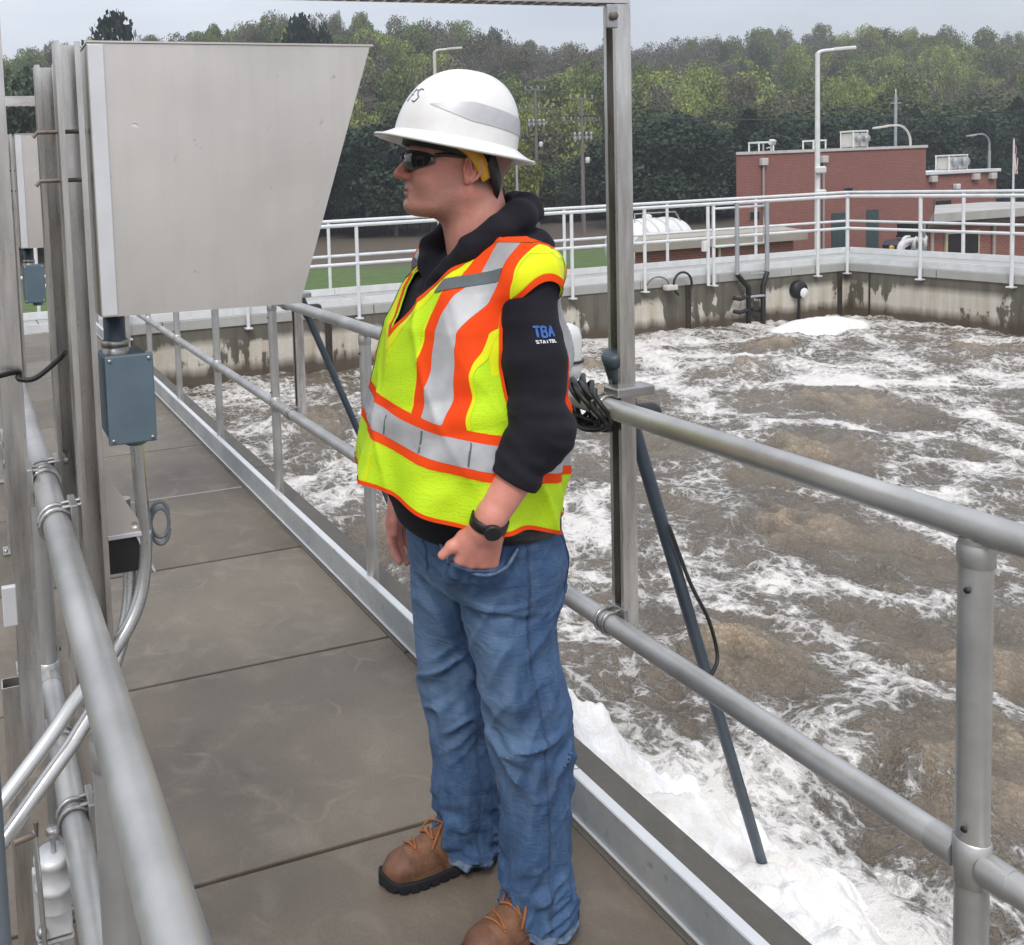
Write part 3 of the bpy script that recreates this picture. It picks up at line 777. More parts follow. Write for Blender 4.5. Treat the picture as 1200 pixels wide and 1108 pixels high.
# black cable coil hung on the handrail behind the man's elbow
cc = tag(empty('cable_coil', (XR, 1.83, HT)), "bundle of black cable hung on the handrail behind the man's elbow", 'cable')
for k in range(9):
    a0 = rnd.uniform(-0.5, 0.5); rx = rnd.uniform(0.05, 0.085); rz = rnd.uniform(0.045, 0.075)
    ox = rnd.uniform(-0.01, 0.045); oy = rnd.uniform(-0.02, 0.10); tl = rnd.uniform(-0.5, 0.5); rz = rnd.uniform(0.03, 0.06)
    MB().tube([(ox+0.02*math.sin(t*2+a0)+rx*math.cos(t)*0.35, oy+rx*1.2*math.cos(t+a0), -0.015+rz*math.sin(t)+rx*math.cos(t)*tl*0.6) for t in np.linspace(0, 2*PI*0.95, 26)], 0.0058, 8).build('loop', M_BLACK, cc)
M_REEL = simple('white_plastic', (0.75, 0.76, 0.76), (0.66, 0.67, 0.67), 0.5, 0, 14, 0.05)
wb = tag(empty('float_canister', (1.475, 2.035, -0.03)), "white canister slung on the rail behind the man's arm", 'canister')
MB().lathe([(0.0, 1.08), (0.025, 1.085), (0.038, 1.10), (0.042, 1.12), (0.042, 1.20), (0.036, 1.225), (0.018, 1.236), (0.0, 1.238)], (-0.01, 0, 0), 24).build('shell', M_REEL, wb)
MB().tube([(-0.01+0.044*math.cos(t), 0.044*math.sin(t), 1.14) for t in np.linspace(0, 2*PI, 24)], 0.004, 6).build('strap', M_BLACK, wb)
# ================================================================== buildings and street furniture beyond the basin
GZ0 = -3.1
def m_brick():
    t = NT('red_brick'); v = t.coord('Object')
    s = t.n('ShaderNodeSeparateXYZ', {0: v})
    hv = t.n('ShaderNodeCombineXYZ', {'X': t.math('ADD', s.outputs['X'], s.outputs['Y']), 'Y': s.outputs['Z'], 'Z': 0.0}).outputs[0]
    b = t.n('ShaderNodeTexBrick', {'Vector': hv, 'Color1': (0.30, 0.105, 0.08), 'Color2': (0.235, 0.075, 0.06), 'Mortar': (0.30, 0.22, 0.19),
        'Scale': 1.0, 'Mortar Size': 0.008, 'Brick Width': 0.21, 'Row Height': 0.075, 'Bias': 0.0})
    n = t.noise(v, 0.5, 5); n2 = t.noise(v, 4, 4)
    c = t.mix(t.math('MULTIPLY', t.ramp(n, [(0.4, 0), (0.7, 1)]), 0.35), b.outputs['Color'], (0.20, 0.085, 0.075))
    c = t.mix(t.math('MULTIPLY', n2, 0.25), c, (0.28, 0.13, 0.11))
    return t.fin(c, 0.85, 0, t.bump(b.outputs['Fac'], 0.3, 0.01))
M_BRICK = m_brick()
M_COPING = simple('pale_coping', (0.62, 0.60, 0.56), (0.5, 0.48, 0.45), 0.6, 0, 2, 0.1)
M_ROOFTAN = simple('tan_roof_concrete', (0.40, 0.355, 0.30), (0.28, 0.25, 0.22), 0.8, 0, 0.8, 0.2)
M_DKGREEN = simple('dark_green_door_paint', (0.05, 0.085, 0.085), (0.04, 0.065, 0.065), 0.5)
M_GLASSDK = simple('dark_window_glass', (0.012, 0.014, 0.018), (0.02, 0.02, 0.025), 0.1, 0, 1, 0.0)
M_YELLOW = simple('yellow_paint', (0.62, 0.47, 0.06), (0.5, 0.38, 0.05), 0.5)
M_CREAM = simple('cream_frame_paint', (0.55, 0.50, 0.32), (0.45, 0.41, 0.26), 0.6)
M_WHITEP = simple('white_steel_paint', (0.74, 0.75, 0.75), (0.62, 0.63, 0.63), 0.45, 0.0, 3, 0.05)
M_GALVP = simple('grey_steel_pole', (0.42, 0.44, 0.46), (0.34, 0.36, 0.38), 0.5, 0.4, 3, 0.05)
M_WOODP = simple('weathered_pole_wood', (0.20, 0.19, 0.175), (0.13, 0.12, 0.11), 0.9, 0, 4, 0.3, stretch=(1, 1, 0.1))
M_DOWN = simple('pale_downpipe', (0.40, 0.36, 0.34), (0.33, 0.29, 0.27), 0.6)

# tall brick building, split at x = 46.7 into a high and a low block
b1 = tag(empty('brick_building', (34.9, 35, GZ0)), 'tall red brick block with thin pale coping in the right background', 'building')
W1, H1 = 12.25, 5.20
MB().prism([(0, 0), (W1, 0), (W1, 12), (12.1, 12)], 0, H1).build('wall', M_BRICK, b1)
MB().prism([(-0.06, -0.06), (W1+0.06, -0.06), (W1+0.06, 12.06), (12.1, 12.06)], H1+0.001, H1+0.14).build('coping', M_COPING, b1)
for x in (1.55, 5.3): 
    dp = MB().tube([(x, -0.08, 0.1), (x, -0.08, H1-0.55)], 0.055, 8).build('downpipe', M_DOWN, b1)
    MB().box(x-0.18, x+0.18, -0.22, -0.002, H1-0.55, H1-0.2, 0.03).build('hopper', M_COPING, dp)
d = MB().box(5.9, 6.9, -0.03, 0.02, 0.05, 2.15).build('door', M_DKGREEN, b1)
MB().box(6.75, 6.8, -0.07, -0.031, 1.0, 1.15, 0.01).build('handle', M_BOLT, d)
d = MB().box(8.2, 9.0, -0.03, 0.02, 0.05, 2.2).build('door', M_DKGREEN, b1)
for (x, z) in ((0.75, 2.05), (6.65, 2.95)):
    f = MB().box(x, x+0.62, -0.04, 0.01, z, z+0.45, 0.01).build('window', M_RUST, b1)
    MB().box(x+0.05, x+0.57, -0.05, -0.041, z+0.05, z+0.4).build('pane', M_GLASSDK, f)
b2 = tag(empty('brick_building', (47.16, 35.0, GZ0)), 'lower red brick block joined right of the tall brick block', 'building')
W2, H2 = 5.7, 3.78
MB().box(0.01, W2, 0.4, 12, 0, H2).build('wall', M_BRICK, b2)
MB().box(0.01, W2+0.15, 0.25, 12, H2+0.001, H2+0.17, 0.02).build('coping', M_WHITEP, b2)
for x in (0.7, 3.8, 5.05): MB().box(x, x+0.42, 0.18, 0.398, H2-0.38, H2-0.05, 0.03).build('wall_light', M_COPING, b2)
MB().box(2.45, 2.75, 0.15, 0.398, 2.95, 3.25, 0.05).build('security_light', M_WHITEP, b2)
f = MB().box(1.1, 2.4, 0.36, 0.41, 0.9, 2.5, 0.01).build('window', M_RUST, b2)
MB().box(1.2, 2.3, 0.345, 0.358, 1.0, 2.4).build('pane', M_GLASSDK, f)
MB().box(3.5, 4.4, 0.37, 0.41, 0.05, 2.1).build('door', M_DKGREEN, b2)
# roof units
def roof_unit(x, y, z, w, d_, h, label, vents=0, frame=True):
    r_ = tag(empty('roof_unit', (x, y, z)), label, 'roof unit')
    if frame:
        for sx in (0, w):
            for sy in (0, d_): MB().tube([(sx, sy, 0), (sx, sy, h)], 0.04, 6).build('leg', M_WHITEP, r_)
        MB().box(-0.04, w+0.04, -0.04, d_+0.04, h-0.04, h+0.04, 0.01).build('top_plate', M_WHITEP, r_)
    for k in range(vents):
        cx = w*(k+0.5)/vents
        MB().lathe([(0.0, 0.20), (w/vents*0.36, 0.19), (w/vents*0.38, 0.14), (w/vents*0.30, 0.0)], (cx, -0.05, h*0.55), 14, Matrix.Rotation(PI/2, 3, 'X')).build('fan', M_GALVP, r_)
        MB().box(cx-w/vents*0.42, cx+w/vents*0.42, 0.0, d_, 0.05, h*0.9, 0.03).build('casing', M_COPING, r_)
    return r_
roof_unit(43.3, 35.9, GZ0+H1+0.14, 0.95, 0.7, 0.85, 'boxy twin fan unit on the tall brick roof', 2)
roof_unit(41.0, 36.2, GZ0+H1+0.14, 0.8, 0.6, 0.45, 'empty white frame on the tall brick roof', 0)
roof_unit(37.3, 36.0, GZ0+H1+0.14, 0.9, 0.6, 0.45, 'low white frame near the left end of the tall brick roof', 0)
roof_unit(50.6, 36.3, GZ0+H2+0.17, 1.35, 0.7, 0.80, 'pair of fan units on the lower brick roof', 2)
# CCTV / floodlights on the parapet
fl = tag(empty('floodlight', (36.95, 34.95, GZ0+H1+0.14)), 'white floodlight at the left end of the tall roof edge', 'floodlight', None)
MB().tube([(0, 0, 0), (0, 0, 0.35)], 0.035, 8).build('stem', M_WHITEP, fl)
MB().box(-0.14, 0.14, -0.16, 0.06, 0.30, 0.55, 0.04, Matrix.Rotation(R(20), 3, 'X'), (0, 0, 0.35)).build('lamp_head', M_WHITEP, fl)
MB().tube([(0, 0, 0.18), (-0.28, -0.02, 0.12)], 0.03, 6).build('arm', M_WHITEP, fl)

# long low brick building in front, with flat tan roof
b3 = tag(empty('low_brick_building', (18.2, 22.0, GZ0)), 'long low red brick building with flat tan roof across the tank', 'building')
MB().prism([(0.35, 0.35), (6.3, 0.35), (7.6, 2.6), (2.6, 2.6)], 0, 2.33).build('wall', M_BRICK, b3)
MB().prism([(0.05, 0.05), (6.55, 0.05), (8.1, 2.8), (2.6, 2.8)], 2.331, 2.61).build('roof', M_ROOFTAN, b3)
MB().prism([(0.5, 0.25), (6.4, 0.25), (7.9, 2.65), (2.8, 2.65)], 2.611, 2.65).build('roof_gravel', simple('roof_gravel', (0.42, 0.39, 0.33), (0.3, 0.28, 0.24), 0.95, 0, 6, 0.4), b3)
d = MB().box(0.98, 1.55, 0.31, 0.36, 0.02, 1.95).build('door', M_DKGREEN, b3)
MB().box(1.46, 1.5, 0.27, 0.309, 0.95, 1.08).build('handle', M_BOLT, d)
MB().box(5.3, 5.62, 0.30, 0.349, 1.62, 1.90, 0.02).build('notice_panel', M_COPING, b3)
MB().tube([(3.35, 0.28, 0.02), (3.35, 0.28, 2.25)], 0.045, 8).build('downpipe', M_CREAM, b3)
MB().box(4.0, 4.15, 0.2, 0.349, 1.6, 1.8, 0.02).build('wall_light', M_WHITEP, b3)
# stair/railing door element right of it and yellow bollard + barrier
# right low building with wide flat roof
b4 = tag(empty('gatehouse', (27.35, 20.0, GZ0)), 'small red brick hut with broad white flat roof and cream framed window at the right', 'building')
MB().prism([(0.30, 0.45), (7.2, 0.45), (7.2, 3.4), (4.5, 3.4)], 0, 2.58).build('wall', M_BRICK, b4)
MB().prism([(-0.05, 0.0), (7.5, 0.0), (7.5, 3.6), (4.9, 3.6)], 2.765, 3.02).build('roof', simple('weathered_roof_sheet', (0.46, 0.45, 0.43), (0.34, 0.33, 0.31), 0.7, 0, 1.2, 0.1), b4)
MB().prism([(0.15, 0.3), (7.35, 0.3), (7.35, 3.45), (4.6, 3.45)], 2.581, 2.764).build('soffit', M_RUST, b4)
f = tag(MB().box(0.98, 2.42, 0.38, 0.449, 1.62, 2.42, 0.015).build('window', M_CREAM, b4))
for k in range(2): MB().box(1.06+k*0.65, 1.06+k*0.65+0.62, 0.365, 0.379, 1.70, 2.34).build('pane', M_GLASSDK, f)
MB().tube([(0.42, 0.40, 0.02), (0.42, 0.40, 2.5)], 0.05, 8).build('downpipe', M_DOWN, b4)
MB().tube([(3.05, 0.40, 0.02), (3.05, 0.40, 2.5)], 0.05, 8).build('downpipe', M_DOWN, b4)
bench = tag(empty('white_crate', (29.4, 20.1, GZ0)), 'white crate against the hut below its window', 'crate')
MB().box(0, 0.75, 0, 0.35, 1.02, 1.28, 0.03).build('crate_body', M_WHITEP, bench)
MB().box(0.04, 0.71, 0.04, 0.31, 0, 1.019).build('crate_stand', M_GALVP, bench)

# white horizontal tank behind the low building
tk = tag(empty('storage_tank', (19.25, 26.6, 0)), 'white ribbed cylindrical tank lying behind the low brick building', 'tank')
ym = Matrix.Rotation(PI/2, 3, 'Y')
MB().lathe([(0.0, 2.05), (0.55, 2.10), (0.88, 2.25), (0.98, 2.5), (0.98, 4.3), (0.90, 4.6), (0.68, 4.83), (0.35, 4.94), (0.0, 4.97)], (0, 0, -1.08), 40, ym).build('shell', M_WHITEP, tk)
for x in (2.7, 3.15, 3.6, 4.1): MB().lathe([(0.982, x-0.03), (1.0, x-0.03), (1.0, x+0.03), (0.982, x+0.03)], (0, 0, -1.08), 40, ym).build('rib', M_COPING, tk)
for x in (2.7, 4.1): MB().box(x-0.15, x+0.15, -0.8, 0.8, GZ0, -1.75).build('saddle', M_FARDECK, tk)
MB().lathe([(0.16, 0), (0.16, 0.12), (0.1, 0.16), (0, 0.17)], (3.35, 0, -0.12), 14).build('hatch', M_WHITEP, tk)
mb = MB().tube([(2.5, -0.4, -0.30), (2.5, -0.4, 0.10), (4.2, -0.4, 0.10), (4.6, -0.4, -0.5)], 0.025, 6)
mb.build('guard_rail', M_GALVP, tk)

# lamp posts
def lamp_post(x, y, z0, ztop, r0, arm, label, style='cobra', base_h=0.0, mat_=None, group='street lamps beyond the tank'):
    mat_ = mat_ or M_WHITEP
    root = tag(empty('street_lamp', (x, y, z0)), label, 'street lamp', group)
    H = ztop-z0
    if style == 'straight':
        MB().tube([(0, 0, 0), (0, 0, H*0.5), (0, 0, H)], [r0*1.15, r0, r0*0.85], 12).build('pole', mat_, root)
        s = 1 if arm > 0 else -1
        mb = MB().tube(smooth_path([(0, 0, H-0.05), (s*0.18, 0, H+0.05), (arm*0.55, 0, H+0.10), (arm, 0, H+0.17)], 4), [r0*0.8]*12+[r0*0.7], 8)
        mb.build('arm', mat_, root)
        MB().box(*sorted((arm*0.45, arm*1.06)), -0.14, 0.14, H+0.07, H+0.20, 0.04, Matrix.Rotation(-s*R(4), 3, 'Y'), (arm*0.7, 0, H+0.12)).build('lamp_head', mat_, root)
    else:
        R_ = abs(arm)*0.55; s = 1 if arm > 0 else -1
        pts = [(0, 0, 0), (0, 0, H-R_)]+[(s*R_*(1-math.cos(a)), 0, H-R_+R_*math.sin(a)) for a in np.linspace(0.15, PI/2, 9)]+[(arm, 0, H-0.01)]
        pl = MB().tube([(0, 0, 0), (0, 0, H-R_*1.5)], r0, 12).build('pole', mat_, root)
        MB().tube([(0, 0, H-R_*1.5)]+pts[1:], r0*0.62, 10).build('gooseneck', mat_, root)
        MB().box(*sorted((arm*0.98, arm*1.5)), -0.12, 0.12, H-0.10, H+0.02, 0.035, Matrix.Rotation(s*R(5), 3, 'Y'), (arm, 0, H)).build('lamp_head', mat_, root)
    return root
lp1 = lamp_post(28.5, 25, GZ0, 5.38, 0.085, 1.55, 'tall white lamp post with arm to the right and two small boxes', 'straight')
for z in (1.31, 0.50): MB().box(-0.22, 0.22, -0.20, -0.05, z-GZ0-0.12, z-GZ0+0.14, 0.06).build('fixture', M_WHITEP, lp1)
lamp_post(52.65, 40, GZ0, 3.52, 0.10, -1.9, 'curved lamp post in front of the tall brick block', 'goose', mat_=M_COPING)
lamp_post(66.5, 45, GZ0, 3.0, 0.09, -1.4, 'smaller curved lamp post behind the lower brick block', 'goose', mat_=M_GALVP)
lamp_post(22.9, 42, GZ0, 7.95, 0.095, 1.45, 'lamp post whose arm shows above the white helmet', 'straight', mat_=M_COPING)
pp = tag(empty('flood_mast', (27.5, 42, GZ0)), 'plain pale pole rising behind the back brim of the helmet', 'mast')
MB().tube([(0, 0, 0), (0, 0, 7.4)], [0.075, 0.055], 10).build('mast_tube', M_GALVP, pp)
MB().box(-0.12, 0.12, -0.1, 0.1, 6.9, 7.25, 0.04).build('lamp_head', M_GALVP, pp)
ms = tag(empty('antenna_mast', (57.9, 45, GZ0)), 'thin pale mast sticking up behind the tall brick block', 'mast')
MB().tube([(0, 0, 0), (0, 0, 8.8)], 0.09, 8).build('mast_tube', M_GALVP, ms)
MB().tube([(0, 0, 8.7), (0, 0, 9.2)], 0.03, 8).build('tip', M_WHITEP, ms)
MB().tube([(-0.5, 0, 8.3), (0.5, 0, 8.3)], 0.02, 6).build('cross_arm', M_WHITEP, ms)
fp = tag(empty('flagpole', (61.2, 40, GZ0)), 'flagpole with limp striped flag at the right edge', 'flagpole')
MB().tube([(0, 0, 0), (0, 0, 5.55)], [0.07, 0.045], 10).build('pole', M_WHITEP, fp)
MB().lathe([(0, 0.1), (0.06, 0.05), (0, 0)], (0, 0, 5.55), 10).build('finial', M_YELLOW, fp)
# limp flag: folded sheet hanging down
nu, nv = 14, 26
V = []; 
for j in range(nv):
    for i in range(nu):
        u = i/(nu-1); v_ = j/(nv-1)
        x = 0.06+0.26*u*(0.5+0.7*v_)+0.04*math.sin(u*9+v_*4); y = 0.10*math.sin(u*13+v_*2)
        V.append((x, y, 5.35-1.9*v_-0.5*u*(1-v_)))
Fq_ = [(j*nu+i, j*nu+i+1, (j+1)*nu+i+1, (j+1)*nu+i) for j in range(nv-1) for i in range(nu-1)]
t = NT('striped_flag_cloth'); a = t.attr('fu'); av_ = t.attr('fv')
stripe = t.math('GREATER_THAN', t.math('SINE', t.math('MULTIPLY', a, 40.0)), 0.0)
c = t.mix(stripe, (0.42, 0.03, 0.04), (0.7, 0.7, 0.7))
canton = t.math('MULTIPLY', t.math('LESS_THAN', av_, 0.33), t.math('GREATER_THAN', a, 0.5))
c = t.mix(canton, c, (0.03, 0.04, 0.16)); t.fin(c, 0.8)
link_mesh('flag', np_mesh('flag', V, Fq_, True, {'fu': [i/(nu-1) for j in range(nv) for i in range(nu)], 'fv': [j/(nv-1) for j in range(nv) for i in range(nu)]}), t.m, fp)

# yellow bollards, barrier, parked golf-cart-like white machine
for (x, y, lb) in ((33.3, 26.0, 'yellow bollard in the yard right of the long low building'),):
    bo = tag(empty('bollard', (x, y, GZ0)), lb, 'bollard', 'yellow bollards in the yard')
    MB().tube([(0, 0, 0), (0, 0, 1.38)], 0.085, 12).build('post', M_YELLOW, bo)
    MB().lathe([(0.085, 1.38), (0.06, 1.42), (0, 1.44)], n=12).build('cap', M_YELLOW, bo)
bar = tag(empty('barrier_arm', (33.9, 26.3, GZ0+0.35)), 'pale barrier arm reaching right from the yellow bollard', 'barrier')
MB().tube([(0.1, 0, 0.72), (3.6, 2.0, 1.0)], 0.045, 8).build('arm', M_WHITEP, bar)
MB().box(-0.12, 0.12, -0.12, 0.12, -0.35, 0.85, 0.02).build('pivot_box', M_GALVP, bar)
def m_car(name, c): return simple(name, c, tuple(a*0.9 for a in c), 0.25, 0.2, 2, 0.0, Coat_Weight=0.6)
# parked dark car, low behind the railing
def car(x, y, rz, paint, label, L_=4.4):
    r_ = tag(empty('parked_car', (x, y, GZ0), rz), label, 'car')
    prof = [(-2.15, 0.35), (-2.2, 0.75), (-2.05, 0.95), (-1.35, 1.02), (-0.75, 1.42), (0.75, 1.44), (1.45, 0.98), (2.1, 0.86), (2.2, 0.6), (2.15, 0.35)]
    mb = MB(); 
    rings = []
    for yy, k in ((-0.86, 0.0), (-0.84, 1), (-0.6, 1.0), (0.6, 1.0), (0.84, 1), (0.86, 0.0)):
        rings.append([(px*(0.98 if k == 0 else 1), yy if pz < 1.0 else yy*0.82, pz if k else min(pz, 0.9)) for px, pz in prof])
    n = len(prof); vs = [p for rg in rings for p in rg]; fs = []
    for i in range(len(rings)-1):
        for k in range(n): fs.append((i*n+k, i*n+(k+1) % n, (i+1)*n+(k+1) % n, (i+1)*n+k))
    fs += [tuple(range(n)), tuple(reversed(range((len(rings)-1)*n, len(rings)*n)))]
    mb.add(vs, fs); mb.build('body', paint, r_)
    for s in (-1, 1):
        MB().prism([(-1.2, 1.03), (-0.75, 1.36), (0.72, 1.38), (1.3, 1.02)], s*0.845, s*0.852, 'y').build('side_window', M_GLASSDK, r_)
        for xx in (-1.35, 1.35):
            wh = MB().lathe([(0, 0.1), (0.2, 0.1), (0.31, 0.09), (0.33, 0.05), (0.33, -0.1), (0.2, -0.1)], (xx, s*0.80, 0.33), 20, Matrix.Rotation(s*-PI/2, 3, 'X')).build('wheel', M_BLACK, r_)
            MB().lathe([(0, 0.115), (0.19, 0.11), (0.2, 0.1)], (xx, s*0.80, 0.33), 16, Matrix.Rotation(s*-PI/2, 3, 'X')).build('rim', M_BOLT, wh)
    return r_
car(42.6, 31.4, R(8), m_car('dark_purple_paint', (0.03, 0.028, 0.045)), 'dark car parked against the tall brick block behind the railing')
mach = tag(empty('valve_skid', (33.9, 25.4, GZ0+0.55)), 'white pipework skid with dark parts left of the hut', 'pipework')
for k in range(4):
    x = -0.55+k*0.42
    MB().lathe([(0.28, -0.06), (0.34, -0.05), (0.34, 0.05), (0.28, 0.06)], (x, 0, 0.95), 18, Matrix.Rotation(PI/2, 3, 'X') @ Matrix.Rotation(R(20*k), 3, 'Y')).build('flange', M_WHITEP, mach)
MB().tube(smooth_path([(-0.9, 0, 0.1), (-0.85, 0, 0.95), (0.0, 0, 1.1), (0.9, 0, 0.95), (1.0, 0, 0.1)], 6), 0.13, 12).build('manifold', M_WHITEP, mach)
MB().box(-0.5, 0.75, -0.1, 0.5, 1.2, 1.75, 0.05).build('actuator', M_BLACK, mach)
MB().box(-1.1, 1.2, -0.4, 0.4, -0.55, 0.1, 0.03).build('plinth', M_COPING, mach)
MB().tube([(0.1, -0.12, 1.0), (0.1, -0.12, 1.7)], 0.05, 8).build('riser', M_GALVP, mach)
MB().tube([(0.75, -0.12, 0.2), (0.75, -0.12, 1.75)], 0.05, 8).build('riser', M_WHITEP, mach)

# utility poles with cross arms, insulators, transformer and wires
def utility_pole(x, y, ztop, label):
    zb = float(terrain(x, y))
    r_ = tag(empty('utility_pole', (x, y, zb)), label, 'utility pole', 'wooden utility poles at the foot of the hill')
    H = ztop-zb
    MB().tube([(0, 0, 0), (0, 0, H)], [0.20, 0.12], 10).build('pole', M_WOODP, r_)
    for z, hw in ((H-0.15, 1.25), (H-2.0, 2.05)):
        MB().box(-hw, hw, -0.07, 0.07, z-0.06, z+0.06).build('cross_arm', M_WOODP, r_)
        for k in range(6 if hw > 1.5 else 4):
            xx = -hw*0.9+hw*1.8*k/(5 if hw > 1.5 else 3)
            MB().lathe([(0, 0.30), (0.05, 0.28), (0.08, 0.2), (0.04, 0.15), (0.08, 0.1), (0.03, 0.0)], (xx, 0, z+0.06), 8).build('insulator', M_GALVP, r_)
    MB().box(-0.95, 0.95, -0.06, 0.06, H-3.55, H-3.43).build('equipment_arm', M_GALVP, r_)
    for xx in (-0.85, -0.35, 0.35, 0.85):
        MB().lathe([(0, 0.75), (0.09, 0.7), (0.14, 0.5), (0.07, 0.4), (0.14, 0.25), (0.09, 0.0)], (xx, -0.12, H-3.75), 8).build('cutout', M_GALVP, r_)
    MB().lathe([(0, 0.55), (0.17, 0.52), (0.2, 0.4), (0.2, 0.05), (0.15, 0)], (0.42, -0.15, H-5.8), 14).build('transformer', M_WHITEP, r_)
    MB().box(0.2, 0.60, -0.3, 0.1, H-5.22, H-4.95, 0.04).build('transformer_cap', M_BLACK, r_)
    return r_
U1 = (54.7, 80.0, 10.1); U2 = (52.6, 70.0, 8.2)
utility_pole(*U1, 'left of the two utility poles, seen just right of the helmet')
utility_pole(*U2, 'right of the two utility poles, nearer the steel upright')
def wire(a, b, sag, r=0.02):
    pts = []
    for k in range(13):
        t_ = k/12; p = Vector(a).lerp(Vector(b), t_); p.z -= sag*4*t_*(1-t_); pts.append(p)
    return MB().tube(pts, r, 4, cap=False)
wi = tag(empty('power_lines', (0, 0, 0)), 'thin power lines strung between the utility poles and on to the right', 'power line')
for dx in (-1.8, -0.6, 0.6, 1.8):
    wire((U1[0]+dx, U1[1], U1[2]-1.6), (U2[0]+dx, U2[1], U2[2]-1.6), 0.3).build('wire', M_BLACK, wi)
    wire((U2[0]+dx, U2[1], U2[2]-1.6), (150+dx, 62, 9.5), 2.2).build('wire', M_BLACK, wi)
    wire((U1[0]+dx, U1[1], U1[2]-1.6), (-20+dx, 118, 8.0), 2.0).build('wire', M_BLACK, wi)
tr = tag(empty('telephone_pole', (36.3, 61, float(terrain(36.3, 61)))), 'short grey post at the tree line left of the white tank', 'post')
MB().tube([(0, 0, 0), (0, 0, 3.3)], 0.1, 8).build('pole', M_GALVP, tr)

# ladder pipes and fittings on the far basin wall
def ladder_pipe(x, jog, label):
    r_ = tag(empty('riser_pipe', (x, YF-0.09, 0)), label, 'pipe', 'dark riser pipes on the far basin wall')
    MB().tube([(0, 0, HT+0.0), (0, 0, -0.02)], 0.030, 10).build('upper_tube', M_GALVP, r_)
    MB().tube([(0, 0, -0.02), (jog, -0.04, -0.22), (jog, -0.04, -1.0)], 0.036, 10).build('lower_tube', M_BLACK, r_)
    for z in (-0.35, -0.55):
        MB().tube([(jog, -0.04, z), (jog-0.14 if jog > 0 else jog+0.0, -0.02, z-0.04), (jog-0.22 if jog > 0 else jog-0.14, 0.03, z-0.02)], 0.03, 8).build('valve_stub', M_BLACK, r_)
    return r_
ladder_pipe(10.876, 0.17, 'left of the two dark riser pipes on the far wall')
ladder_pipe(11.442, -0.12, 'right of the two dark riser pipes on the far wall')
st = MB().tube([(11.05, YF-0.15, -0.36), (11.32, YF-0.15, -0.36)], 0.02, 8).build('spreader_bar', M_GALVP); tag(st, 'thin bar linking the two dark riser pipes', 'bar')
st = MB().tube([(11.05, YF-0.15, -0.02), (11.32, YF-0.15, -0.02)], 0.012, 8).build('spreader_bar', M_GALVP); tag(st, 'upper thin bar between the two riser pipes at deck level', 'bar')
hs = tag(empty('hose_loop', (9.85, YF-0.10, -0.08)), 'dark hose loops hanging at the far railing foot', 'hose')
MB().tube([(0.16*math.cos(t), -0.02, 0.17*math.sin(t)) for t in np.linspace(-0.6, PI*1.35, 26)], 0.017, 8).build('loop', M_BLACK, hs)
MB().tube([(-0.42+0.20*math.cos(t), 0.0, -0.03+0.16*math.sin(t)) for t in np.linspace(0.3, PI*0.9, 20)], 0.011, 8).build('thin_loop', M_RUST, hs)
MB().box(-0.30, -0.10, -0.05, 0.05, -0.08, 0.0, 0.02).build('valve_body', M_COPING, hs)
wl = tag(empty('wall_fixture', (12.1, YF-0.06, -0.42)), 'dark fixture with bright lens on the far basin wall near the corner', 'fixture')
MB().lathe([(0, 0.05), (0.12, 0.045), (0.14, 0.0), (0.14, -0.05)], (0, 0, 0.08), 18, Matrix.Rotation(PI/2, 3, 'X')).build('housing', M_BLACK, wl)
MB().lathe([(0, 0.03), (0.065, 0.02), (0.08, 0.0)], (0.04, -0.055, 0.03), 14, Matrix.Rotation(PI/2, 3, 'X')).build('lens', M_WHITEP, wl)
MB().tube([(-0.03, -0.02, 0.0), (-0.03, -0.02, -0.5)], 0.022, 8).build('stem', M_BLACK, wl)
